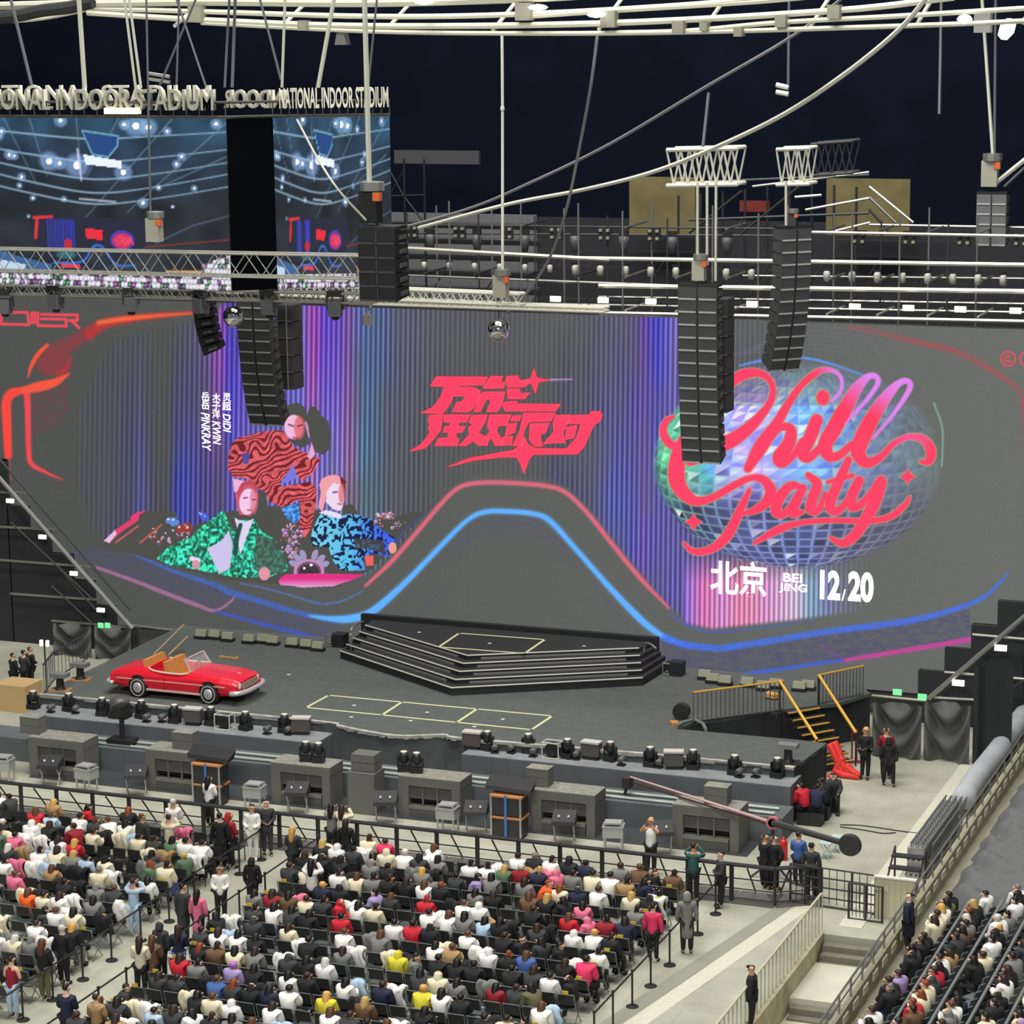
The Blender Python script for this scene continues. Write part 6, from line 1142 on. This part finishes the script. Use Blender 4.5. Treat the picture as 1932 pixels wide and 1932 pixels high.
def hand(p, d, s=1):                                                # palm, four fingers and a thumb, curled
    p, d = Vector(p), Vector(d).normalized(); side = Vector((1,0,0)) if abs(d.x) < .8 else Vector((0,1,0)); n_ = d.cross(side).normalized(); side = n_.cross(d)
    c = p+d*.07*s; out = [[(*p,.026*s),(*c,.034*s)]]
    for k, (o_, L) in enumerate(((-.03,.06),(-.01,.075),(.01,.07),(.03,.055))):
        a = c+side*o_*s+d*.02; b = a+d*L*.5*s; e = b+d*L*.4*s+n_*.02; out.append([(*c,.034*s),(*a,.011*s),(*b,.010*s),(*e,.008*s)])
    a = p+side*.035*s+d*.03; out.append([(*c,.034*s),(*a,.014*s),(*(a+d*.04+side*.02),.011*s)])
    return out
def head(x, y, z, fy, s=1, face=True):                              # neck base at z; fy = facing (+1 / -1 along y)
    ch = [[(x,y,z,.075*s),(x,y+fy*.01,z+.08,.062*s),(x,y+fy*.015,z+.15,.085*s),(x,y+fy*.01,z+.22,.098*s),(x,y-fy*.005,z+.285,.07*s)]]
    if face: ch.append([(x,y+fy*.015,z+.15,.085*s),(x,y+fy*.105,z+.17,.018)]); ch.append([(x,y+fy*.01,z+.22,.098*s),(x+.098,y,z+.19,.016)]); ch.append([(x,y+fy*.01,z+.22,.098*s),(x-.098,y,z+.19,.016)])
    return ch
def seated(kind, hairk):
    lean = {'up':0,'phone':.05,'lean':.16,'turn':-.02}[kind]; hx = {'turn':.04}.get(kind,0)
    tor = [[(0,0,.52,.155),(0,-.03+lean*.3,.70,.14),(0,-.04+lean*.7,.90,.155),(0,-.02+lean,1.05,.12)]]
    leg = [[(0,0,.52,.155),(s*.1,.08,.52,.095),(s*.12,.44,.52,.068),(s*.12,.42,.28,.056),(s*.12,.40,.09,.042)] for s in (-1,1)]
    if kind == 'phone': arm = [[(0,-.02+lean,1.05,.12),(s*.17,-.02+lean,1.02,.066),(s*.24,.06+lean,.80,.05),(s*.10,.28+lean,.92,.036)] for s in (-1,1)]
    elif kind == 'lean': arm = [[(0,-.02+lean,1.05,.12),(s*.18,lean,1.0,.066),(s*.24,.2,.76,.05),(s*.12,.42,.66,.036)] for s in (-1,1)]
    else: arm = [[(0,-.02+lean,1.05,.12),(s*.18,-.03+lean,1.02,.066),(s*.25,.03,.78,.05),(s*.12,.26,.66,.036)] for s in (-1,1)]
    hd_ = head(hx, .02+lean, 1.00, 1); hands = []
    for a in arm: w_ = a[-1]; hands += hand(w_[:3], (0,1,.15), .9)
    foot = [[(s*.12,.40,.09,.042),(s*.13,.50,.045,.04),(s*.13,.58,.035,.03)] for s in (-1,1)]
    b = skinned(tor+[ [tor[0][-1], hd_[0][0]] ]+hd_+leg+foot+arm+hands, skin_t, 'person', 1)
    skinned(grow(tor,.065)+[[(0,-.02+lean,1.05,.185),(hx*.5,lean-.01,1.10,.10)]]+grow(arm,.045), wear_t, 'jacket', 1, b)
    skinned([[(*q_[:3],q_[3]+.022) for q_ in c] for c in leg], wear_t, 'trousers', 1, b)
    for c in grow(foot,.016): skinned([c], shoe_t, 'shoe', 0, b)
    z = 1.00; lean += .02
    hr = [[(hx,lean-.045,z+.13,.075),(hx,lean-.03,z+.19,.111),(hx,lean-.005,z+.25,.108),(hx,lean-.005,z+.30,.07)]]
    if hairk == 'long': hr = [[(hx,lean+.005,z+.30,.075),(hx,lean-.005,z+.25,.112),(hx,lean-.03,z+.18,.12),(hx,lean-.07,z+.07,.118),(hx,lean-.115,z-.06,.112),(hx,lean-.14,z-.2,.07)]]
    if hairk == 'bun': hr = [[(hx,lean-.045,z+.12,.075),(hx,lean-.02,z+.19,.102),(hx,lean+.0,z+.26,.10),(hx,lean-.05,z+.34,.05)]]
    if hairk == 'hood': hr = [[(hx,lean+.0,z+.28,.085),(hx,lean-.01,z+.20,.125),(hx,lean-.04,z+.08,.12),(hx,lean-.08,z,.13)]]
    skinned(hr, hair_t if hairk != 'hood' else wear_t, 'hair' if hairk != 'hood' else 'hood', 1, b)
    tag(b, '', 'person'); return b
SEAT = [(seated(k, h), k, h) for k, h in (('up','short'),('up','long'),('phone','long'),('phone','short'),('lean','long'),('turn','bun'),('up','hood'),('lean','short'))]
for b, *_ in SEAT: spec(b)
def standing(kind, hairk, coat='jacket', fy=-1):
    sp = .13 if kind == 'stride' else .09
    tor = [[(0,0,.93,.135),(0,-.0,1.12,.12),(0,0,1.30,.145),(0,0,1.43,.10)]]
    leg = [[(0,0,.93,.135),(s*sp,0,.88,.095),(s*sp*1.1,.02+.04*s*(kind=='stride'),.50,.066),(s*sp*(1.3 if kind=='stride' else 1.1),-.02-.1*s*(kind=='stride'),.09,.042)] for s in (-1,1)]
    A_ = {'down':[((s*.25,-.0,1.13),(s*.24,fy*.05,.88)) for s in (-1,1)],'hold':[((s*.24,fy*.04,1.13),(s*.08,fy*.24,1.08)) for s in (-1,1)],'raise':[((s*.27,fy*.16,1.34),(s*.10,fy*.22,1.58)) for s in (-1,1)],
          'stride':[((s*.26,.05*s,1.13),(s*.26,fy*.12*s,.9)) for s in (-1,1)],'akimbo':[((s*.34,-fy*.03,1.16),(s*.2,fy*.1,1.0)) for s in (-1,1)],'back':[((s*.24,-fy*.08,1.13),(s*.07,-fy*.15,.93)) for s in (-1,1)]}[kind]
    arm = [[(0,0,1.43,.10),(s*.175,0,1.39,.066),(*A_[i][0],.05),(*A_[i][1],.034)] for i, s in enumerate((-1,1))]
    hands = []
    for i, s in enumerate((-1,1)):
        e, w_ = Vector(A_[i][0]), Vector(A_[i][1]); hands += hand(w_, (w_-e), 1)
    foot = [[leg[i][-1],(leg[i][-1][0]+s*.01,leg[i][-1][1]+fy*.10,.045,.042),(leg[i][-1][0]+s*.02,leg[i][-1][1]+fy*.18,.035,.03)] for i, s in enumerate((-1,1))]
    hd_ = head(0,0,1.45,fy)
    b = skinned(tor+[[tor[0][-1],hd_[0][0]]]+hd_+leg+foot+arm+hands, skin_t, 'person', 1)
    low = [(0,0,.42,.19),(0,0,.60,.20),(0,0,.78,.19)] if coat == 'long_coat' else [(0,0,.82,.185)]
    body = [low+[(0,0,.95,.185),(0,0,1.12,.165),(0,0,1.30,.178),(0,0,1.42,.125),(0,0,1.475,.08)]]
    skinned(body+([] if coat == 'vest' else [[(0,0,1.42,.125)]+[(*q_[:3],q_[3]+.026) for q_ in a[1:]] for a in arm]), wear_t, coat, 1, b)
    skinned([[(*q_[:3],q_[3]+.022) for q_ in c] for c in leg], wear_t, 'trousers', 1, b)
    skinned([[(*q_[:3],q_[3]+.014) for q_ in foot[0]]], shoe_t, 'shoe', 1, b); skinned([[(*q_[:3],q_[3]+.014) for q_ in foot[1]]], shoe_t, 'shoe', 1, b)
    z = 1.45; hy = -fy
    hr = {'short':[[(0,hy*.05,z+.13,.072),(0,hy*.025,z+.20,.102),(0,hy*.012,z+.26,.098),(0,hy*.0,z+.30,.068)]],'long':[[(0,hy*0,z+.30,.07),(0,hy*.02,z+.25,.108),(0,hy*.045,z+.19,.114),(0,hy*.085,z+.06,.108),(0,hy*.12,z-.08,.09),(0,hy*.13,z-.2,.05)]],
          'cap':[[(0,hy*.05,z+.16,.07),(0,hy*.0,z+.245,.108),(0,hy*.0,z+.29,.085)],[(0,hy*.0,z+.245,.108),(0,fy*.16,z+.235,.03)]],'hood':[[(0,hy*.01,z+.28,.085),(0,hy*.02,z+.2,.122),(0,hy*.05,z+.08,.12),(0,hy*.07,z,.13)]]}[hairk]
    skinned(hr, wear_t if hairk in ('cap','hood') else hair_t, {'cap':'cap','hood':'hood'}.get(hairk,'hair'), 1, b)
    for s in (-1,1): e = MB().lathe(s*.036, fy*.108, [(.0,-.008),(.013,-.004),(.013,.004),(.0,.008)], 8, 'y', z+.215).build('eye', black, b, True)
    MB().box(0, fy*.105, z+.125, .05, .02, .012).build('mouth', mat('lips', srgb(150,80,76), .6), b)
    tag(b, '', 'person'); return b
WEAR = {'white':(248,247,240),'cream':(234,224,192),'black':(30,31,34),'charcoal':(58,60,62),'grey':(128,128,124),'brown':(110,82,58),'camel':(176,142,96),'red':(204,34,52),'crimson':(150,30,44),'pink':(236,120,150),'hot pink':(240,60,110),'orange':(250,104,40),'yellow':(226,214,60),'blue':(70,104,170),'pale blue':(180,205,226),'teal':(50,92,90),'green':(92,120,92),'lilac':(170,150,200),'navy':(34,40,64),'olive':(104,104,72)}
HAIR = {'black':(24,21,20),'dark brown':(52,36,28),'brown':(96,64,40),'auburn':(140,70,36),'blond':(206,170,100),'golden':(226,176,90),'purple':(190,120,210),'grey':(130,126,120),'white':(225,220,210),'red':(190,40,44)}
C_ = lambda n, D: srgb(*D[n]); SK = [srgb(222,180,150), srgb(206,160,128), srgb(232,196,170)]
def colors(hair, coat, pants='black', shoe='black'): return {'person':R.choice(SK),'jacket':C_(coat,WEAR),'long_coat':C_(coat,WEAR),'vest':C_(coat,WEAR),'trousers':C_(pants,WEAR),'hair':C_(hair,HAIR),'hood':C_(coat,WEAR),'cap':C_('black',WEAR),'shoe':C_(shoe,WEAR),'shoes':C_(shoe,WEAR)}
def proj(x, y, z):
    v = Vector((x,y,z))-EYE; w_ = v.dot(fwd); return 966+FPX*v.dot(RT)/w_, 966+FPX*v.dot(DN)/w_
# standing people -------------------------------------------------- (foot px, py, facing deg, pose, hair style, coat, label, colours)
ST = {}
def stand_at(px, py, face, kind, hk, coat, label, hair, wear, pants='black', shoe='black', h=1.72, z=0, group=None):
    key = (kind, hk, coat)
    if key not in ST: ST[key] = standing(kind, hk, coat); spec(ST[key])
    c = at(px, py, z=z); return place(ST[key], (c.x,c.y,z), math.radians(face), label, group, h/1.76, colors(hair, wear, pants, shoe))
# facing: 0 looks towards the camera end of the hall, 180 towards the stage
L_ = [(1418,1938,-80,'down','cap','jacket','lone guard in black cap and uniform standing in the right lane by the glass fence','black','black'),
 (1713,1797,90,'down','cap','long_coat','usher in long black coat standing at the top of the right stand wall','black','navy'),
 (1360,1712,-60,'hold','short','jacket','man in charcoal suit standing at the rope near the right end of the barrier','black','charcoal'),
 (1443,1678,150,'hold','cap','jacket','person in black jacket and cap by the barrier end, left of the pair','black','black'),
 (1460,1680,160,'akimbo','cap','jacket','person in black puffer jacket and cap by the barrier end, right of the pair','black','black'),
 (1530,1697,180,'down','short','jacket','man in dark grey jacket standing behind the left black gate','black','charcoal'),
 (1506,1672,170,'hold','short','jacket','person with a blue bag standing beyond the left black gate','dark brown','blue'),
 (1676,1484,190,'stride','hood','jacket','person in black hooded jacket standing with legs apart in the lane before the drapes','black','black'),
 (1671,1470,190,'hold','cap','jacket','person behind the striding figure, wearing a maroon hood','black','crimson'),
 (1632,1470,-10,'hold','long','jacket','person with blond hair standing beside the red trestle','golden','black'),
 (1228,1650,0,'raise','short','vest','person with blond hair in a white and black vest leaning at the barrier','blond','white','black'),
 (1308,1700,180,'raise','short','jacket','person in dark teal jacket with pale belt at the right end of the seats','dark brown','teal','black'),
 (1296,1800,200,'down','hood','long_coat','person in long grey hooded coat walking at the right rope','grey','grey'),
 (1232,1815,180,'down','short','jacket','person in hot pink jacket standing at the right edge of the seats','black','hot pink','black'),
 (348,1777,170,'down','short','long_coat','man in long dark coat standing in the aisle between the rope lines','black','charcoal'),
 (376,1785,180,'down','long','long_coat','woman with very long black hair walking away in the aisle','black','pink'),
 (418,1740,20,'hold','short','jacket','person in white jacket with blue shirt by the centre rope','dark brown','white','black'),
 (478,1720,185,'down','hood','long_coat','person in long dark coat with fur hood standing at the centre rope','golden','black'),
 (555,1665,180,'hold','long','long_coat','woman with golden hair in dark coat at the top of the centre rope','golden','charcoal'),
 (478,1622,10,'hold','short','jacket','person dressed all in white standing in the aisle near the barrier','black','white','white','white'),
 (505,1613,30,'hold','short','jacket','man in dark grey clothes standing right of the all-white figure','black','charcoal','charcoal'),
 (418,1642,190,'down','short','long_coat','person in long black coat standing at the aisle end of the left rows, near barrier','black','black'),
 (436,1638,150,'hold','long','jacket','person with red hair in black jacket beside the long black coat at the aisle','red','crimson'),
 (322,1640,190,'raise','short','jacket','person in puffy cream jacket standing at the end of the left rows','dark brown','cream','black'),
 (330,1612,200,'hold','short','jacket','person in white beanie and white top standing behind the left rows','white','white','grey'),
 (255,1767,190,'raise','short','jacket','person in pale blue tracksuit raising both arms at the left aisle rope','dark brown','pale blue','pale blue','white'),
 (122,1858,180,'down','short','long_coat','person with white hair in long dark coat at the left aisle rope','white','black'),
 (86,1888,175,'hold','long','jacket','woman with brown hair in black jacket left of the long dark coat','brown','black','olive'),
 (26,1920,180,'hold','short','vest','person in red vest and pale jeans at the lower left corner','black','crimson','pale blue'),
 (268,1884,190,'hold','long','jacket','woman with cream top and black trousers in the centre aisle group','dark brown','cream','black'),
 (292,1880,185,'hold','long','long_coat','woman in long brown coat in the centre aisle group','brown','brown'),
 (306,1850,175,'down','hood','jacket','person in charcoal poncho behind the centre aisle group','black','charcoal'),
 (340,1858,200,'hold','long','jacket','woman in navy top and blue jeans right of the brown coat','dark brown','navy','blue'),
 (130,1985,185,'hold','short','jacket','person in navy parka with fur hood at the bottom left edge','black','navy'),
 (186,1995,185,'hold','short','jacket','person in tan jacket cut off at the bottom left edge','dark brown','camel'),
 (628,1620,180,'raise','long','jacket','person in grey coat photographing at the centre barrier, left of the pair','black','grey'),
 (648,1622,180,'raise','long','jacket','person in beige coat photographing at the centre barrier, right of the pair','dark brown','cream'),
 (272,1640,160,'down','short','jacket','man in dark suit and white collar standing among the left rows','brown','charcoal'),
 (397,1560,170,'hold','long','jacket','person in white coat bending over the barrier above the left rows','black','white'),
 (590,1735,190,'raise','long','jacket','person in white blouse raising arms in the lower middle rows','black','white'),
 (655,1650,185,'down','long','jacket','person in black jacket standing behind the photographing pair','black','black')]
STAND = []
for a in L_: STAND.append(stand_at(*a, h=R.uniform(1.66,1.8)))
for (px, py, f_, l, hr, wr) in ((28,1308,150,'crew member in black crouched among cases on the left floor, left of three','black','black'),(48,1302,170,'crew member in black on the left floor, middle of three','black','charcoal'),(60,1296,150,'crew member in black on the left floor, right of three','brown','black')):
    STAND.append(stand_at(px, py+4, f_, 'hold', 'short', 'jacket', l, hr, wr, h=1.65))
# crew seated by the right end of the stage
for (px, py, f_, hr, wr, l) in ((1570,1530,200,'black','charcoal','crew member seated on a stool beside the stage side drape'),(1553,1544,30,'dark brown','black','crew member seated behind the person in red, by the stage side'),(1518,1554,60,'black','red','crew member in a red jacket seated at the shelf corner'),(1540,1556,0,'black','navy','crew member in navy seated right of the person in red')):
    c = at(px, py, z=0); place(SEAT[7][0], (c.x,c.y,0), math.radians(f_), l, None, 1, colors(hr, wr)); tag(MB().box(c.x,c.y,0,.4,.4,.4).build('equipment_box', black), 'black box under the '+l.split(', ')[0].replace(' seated on a stool beside the stage side drape',' beside the stage drape').replace(' by the stage side',''), 'box')
# folding chairs and the seated crowd ------------------------------
cps = mat('chair seat grey', srgb(84,90,90), .45); cpm = mat('chair black', srgb(42,44,45), .5); cfm = mat('chair frame grey', srgb(128,134,132), .4, .3)
ch = local('folding_chair', '', 'chair'); MB().hull8([(-.21,-.2,.42),(.21,-.2,.42),(.21,.2,.44),(-.21,.2,.44)],[(-.21,-.2,.46),(.21,-.2,.46),(.21,.2,.48),(-.21,.2,.48)]).build('seat', cps, ch)
MB().hull8([(-.2,-.24,.58),(.2,-.24,.58),(.2,-.21,.58),(-.2,-.21,.58)],[(-.19,-.31,.88),(.19,-.31,.88),(.19,-.28,.88),(-.19,-.28,.88)]).build('backrest', cpm, ch)
f = MB()
for s in (-1,1): f.tube([(s*.225,.22,0),(s*.225,-.2,.5),(s*.225,-.31,.88)], .014,5).tube([(s*.215,-.3,0),(s*.215,.18,.44)], .014,5)
f.tube([(-.225,-.315,.89),(.225,-.315,.89)], .014,5).build('frame', cfm, ch)
tagm = mat('yellow row tag', srgb(214,188,70), .6)
wide = [('white',.23),('black',.25),('cream',.13),('charcoal',.12),('grey',.10),('brown',.03),('camel',.025),('red',.015),('pink',.015),('green',.015),('navy',.025),('pale blue',.02),('lilac',.01),('olive',.01),('crimson',.01)]
def pick(tab):
    t_ = R.random()*sum(w_ for _, w_ in tab)
    for n_, w_ in tab:
        t_ -= w_
        if t_ <= 0: return n_
    return tab[0][0]
hairs = [('black',.5),('dark brown',.24),('brown',.1),('auburn',.03),('blond',.04),('golden',.03),('grey',.02),('white',.03)]
SAL = [(148,1550,'black','red'),(420,1880,'brown','blue'),(100,1545,'golden','camel'),(155,1795,'golden','black'),(240,1565,'auburn','black'),(445,1860,'purple','lilac'),(740,1610,'dark brown','hot pink'),(1010,1700,'auburn','orange'),(635,1760,'black','red'),(793,1730,'red','red'),(762,1815,'blond','yellow'),(1085,1745,'brown','red'),(1110,1755,'golden','pink'),(808,1885,'golden','yellow'),(615,1925,'golden','yellow'),(65,1700,'brown','orange'),(1100,1760,'black','pink'),(940,1660,'blond','green'),(1145,1770,'black','crimson'),(925,1895,'black','crimson'),(1060,1680,'black','pink'),(1175,1930,'black','hot pink'),(90,1670,'brown','camel'),(32,1600,'black','pink'),(860,1820,'brown','camel'),(990,1840,'brown','blue'),(800,1835,'black','grey'),(905,1765,'black','pale blue')]
rows_mid = [(66.0-1.06*k) for k in range(15)]; blocks = [('middle', -31.55, -20.75), ('left', -48.6, -34.9)]
chairs, sits = [], []
for bn, xa, xb in blocks:
    n_ = int((xb-xa)/.52)
    for k, Y_ in enumerate(rows_mid):
        for j in range(n_+1):
            X = xa+j*.52+ (.0 if bn == 'middle' else .1) if bn == 'middle' else xb-j*.52
            px, py = proj(X, Y_, .8)
            if px < -25 or px > 1960 or py > 1975: continue
            side = j
            lab = (f'{ORD[side]} seat from the centre aisle, {ORD[k]} middle-block row from the barrier' if bn == 'middle' else f'{ORD[side]} seat from the aisle, {ORD[k]} left-block row from the barrier')
            chairs.append((py, X, Y_, bn, j, k)); sits.append((py, X, Y_, lab, bn, j, k, px))
def near_stand(X, Y_): return any((o.location.x-X)**2+(o.location.y-Y_)**2 < .3 for o in STAND)
# right stand seats
rs = []
for k in range(8):
    for j in range(40):
        X, Y_ = -13.45+.95*k, 66.6-.52*j; z_ = .05+.22*k; px, py = proj(X, Y_, z_+.8)
        if px > 1965 or py > 1965 or px < 1540: continue
        rs.append((py, X, Y_, z_, k, j, px))
chairs.sort(reverse=True)
for i, (py, X, Y_, bn, j, k) in enumerate(chairs[:300]):
    o = place(ch, (X, Y_, 0), R.uniform(-.05,.05), (f'black folding chair, {ORD[j]} from the centre aisle, {ORD[k]} middle-block row' if bn == 'middle' else f'black folding chair, {ORD[j]} from the aisle, {ORD[k]} left-block row'), f'folding chairs of the {bn} block')
    if j == 0 or (bn == 'middle' and j == 20): MB_ = MB().box(0,-.33,.9,.16,.02,.09).build('row_tag', tagm); MB_.parent = o
if len(chairs) > 300:
    m_ = MB()
    for (py, X, Y_, bn, j, k) in chairs[300:]:
        m_.box(X,Y_,.43,.42,.4,.04).box(X,Y_-.26,.58,.4,.04,.3)
        for a in (-.2,.2):
            for b_ in (-.2,.2): m_.box(X+a,Y_+b_,0,.025,.025,.43)
    tag(m_.build('distant_chairs', cpm), 'rest of the black folding chairs in the rows nearest the barrier', 'chairs', kind='stuff')
ss = local('stand_seat', '', 'seat'); sm_ = mat('stand seat grey', srgb(96,102,106), .5); MB().box(0,0,.40,.42,.4,.05).build('seat', sm_, ss); MB().hull8([(-.2,-.22,.45),(.2,-.22,.45),(.2,-.18,.45),(-.2,-.18,.45)],[(-.12,-.27,.84),(.12,-.27,.84),(.12,-.23,.84),(-.12,-.23,.84)]).build('backrest', sm_, ss); MB().box(0,0,0,.06,.3,.4).build('leg', sm_, ss)
for k in range(8):
    X = -13.45+.95*k; z_ = .05+.22*k
    tag(MB().tube([(X+.42,46,z_+.92),(X+.42,66.9,z_+.92)], .045).build('row_rail', mat('row rail grey', srgb(132,136,138), .5, .2)), f'grey rail running behind the {ORD[k]} row of the right stand', 'rail')
for (py, X, Y_, z_, k, j, px) in rs: place(ss, (X, Y_, z_), math.radians(62), f'grey stand seat, {ORD[j]} from the cloth, {ORD[k]} row of the right stand', 'grey seats of the right stand')
cand = []
used = set()
for s_ in SAL:
    best = min(((q_[7]-s_[0])**2+(q_[0]-s_[1])**2, i) for i, q_ in enumerate(sits) if i not in used); used.add(best[1]); cand.append((sits[best[1]], s_[2], s_[3]))
for i, q_ in enumerate(sits):
    if i in used: continue
    occ = .66 if q_[4] == 'middle' else .56
    if q_[4] == 'left' and q_[6] in (6,7) and q_[5] > 4: occ = .3
    if R.random() < occ and not near_stand(q_[1], q_[2]): cand.append((q_, pick(hairs), pick(wide)))
stand_c = []
for q_ in rs:
    if R.random() < .74: stand_c.append((q_, pick(hairs), pick(wide)))
budget = 300-len(STAND)-4
stand_c.sort(key=lambda c: -c[0][0]); cand_all = [('f', c) for c in cand]+[('s', c) for c in stand_c]
cand_all.sort(key=lambda c: -c[1][0][0]-(1000 if (c[0] == 'f' and c[1] in cand[:len(SAL)]) else 0))
art_ = lambda w_: {'orange':'orange','olive':'olive'}.get(w_, w_)
HN = {'hood':'hooded person in a {w} coat','bun':'person with {h} bun and {w} top'}
def seat_person(kind, c, i):
    q_, hr, wr = c; pr_, pk, hk = R.choice(SEAT)
    desc = HN.get(hk, 'person with {h} hair in {w}').format(h=hr, w=wr)
    if kind == 'f': X, Y_, z_, rz = q_[1], q_[2]+.0, .02, R.uniform(-.25,.25) + (R.choice((-1.2,1.2)) if R.random() < .08 else 0); lab = f"{desc}, {q_[3].split(' seat from ')[0]} seat, {ORD[q_[6]]} {q_[4]}-block row"; grp = f'seated audience of the {q_[4]} block'
    else: X, Y_, z_, rz = q_[1], q_[2], q_[3], math.radians(62)+R.uniform(-.3,.3); lab = f"{desc}, {ORD[q_[5]]} seat from the cloth, {ORD[q_[4]]} right-stand row"; grp = 'seated audience of the right stand'
    return pr_, (X, Y_, z_), rz, lab, grp, R.uniform(.95,1.05), colors(hr, wr, pick([('black',.6),('charcoal',.2),('blue',.1),('grey',.1)]))
for i, (kd, c) in enumerate(cand_all[:budget]):
    pr_, loc, rz, lab, grp, s_, col = seat_person(kd, c, i); place(pr_, loc, rz, lab, grp, s_, col)
# the people beyond the first three hundred: one crowd
far = cand_all[budget:]
if far:
    am = bpy.data.materials.new('crowd cloth'); am.use_nodes = True; nt = am.node_tree; a_ = nt.nodes.new('ShaderNodeAttribute'); a_.attribute_name = 'dye'; nt.links.new(a_.outputs['Color'], nt.nodes['Principled BSDF'].inputs['Base Color']); nt.nodes['Principled BSDF'].inputs['Roughness'].default_value = .8
    VS, FS, CS, off = [], [], [], 0
    cache = {}
    for i, (kd, c) in enumerate(far):
        pr_, loc, rz, lab, grp, s_, col = seat_person(kd, c, i)
        Mx = np.array(Matrix.Translation(loc) @ Matrix.Rotation(rz, 4, 'Z') @ Matrix.Scale(s_, 4))
        for o in [pr_]+[k for k, _ in spec(pr_)]:
            if o.data.name not in cache:
                v = np.empty(len(o.data.vertices)*3, np.float32); o.data.vertices.foreach_get('co', v); cache[o.data.name] = (v.reshape(-1,3), [tuple(p.vertices) for p in o.data.polygons])
            v, fs = cache[o.data.name]; VS.append(v@Mx[:3,:3].T+Mx[:3,3]); FS += [tuple(q_+off for q_ in t_) for t_ in fs]; off += len(v)
            CS.append(np.repeat(np.array([[*col[o.name.split('.')[0]],1]]), len(v), 0))
    me = bpy.data.meshes.new('crowd'); me.from_pydata(np.concatenate(VS).tolist(), [], FS); me.polygons.foreach_set('use_smooth', [True]*len(me.polygons))
    ca = me.color_attributes.new('dye', 'FLOAT_COLOR', 'POINT'); ca.data.foreach_set('color', np.concatenate(CS).astype(np.float32).ravel()); me.materials.append(am)
    o = bpy.data.objects.new('crowd', me); sc.collection.objects.link(o); tag(o, 'seated spectators filling the rows nearest the barrier behind the counted ones', 'crowd', kind='stuff')
# coats and bags on the seats
cb_ = {}
for v_ in range(3):
    rr = random.Random(v_); mbx = MB().grid(lambda u, v: ((u-.5)*.5+.04*math.sin(v*9+v_), -.26-.10*math.sin(v*3.14)-.03*math.sin(u*14+v_), .95-.62*abs(v-.22)+.05*math.sin(u*7+v*5+v_)), 10, 12); o = mbx.build('draped_coat', wear_t, smooth=True); tag(o, '', 'coat'); o.modifiers.new('t','SOLIDIFY').thickness = .07; spec(o); cb_[v_] = o
occd = [(o.location.x, o.location.y) for o in bpy.data.objects if o.name.startswith('person') and o.parent is None]
free = [q_ for q_ in sits if q_[0] > 1560 and not any((a_-q_[1])**2+(b_-q_[2])**2 < .06 for a_, b_ in occd)]
R.shuffle(free)
for q_ in free[:96]:
    w_ = pick([('white',.35),('black',.3),('cream',.15),('grey',.1),('pink',.04),('pale blue',.04),('camel',.04)]); place(cb_[R.randrange(3)], (q_[1],q_[2],0), R.uniform(-.1,.1), f"{w_} coat draped on the {q_[3].replace(' from the barrier','')}", 'coats draped on empty seats', 1, {'draped_coat':C_(w_,WEAR)})
for i in range(26):
    q_ = R.choice(sits); 
    if q_[0] < 1580: continue
    w_ = pick(wide); m = mat('bag '+w_, srgb(*WEAR[w_]), .8)
    tag(MB().hull8([(q_[1]-.16,q_[2]-.42,.0),(q_[1]+.16,q_[2]-.42,.0),(q_[1]+.16,q_[2]-.58,.0),(q_[1]-.16,q_[2]-.58,.0)],[(q_[1]-.1,q_[2]-.45,.34),(q_[1]+.1,q_[2]-.45,.34),(q_[1]+.1,q_[2]-.52,.34),(q_[1]-.1,q_[2]-.52,.34)]).build('handbag', m), f'{w_} bag on the floor behind {q_[3].replace(" from the barrier","")}', 'bag', 'bags on the floor among the rows')
# prototypes nobody used
for o in [b for b, *_ in SEAT]+list(ST.values()):
    if o.name not in USED:
        for k, gs in spec(o): bpy.data.objects.remove(k)
        bpy.data.objects.remove(o)
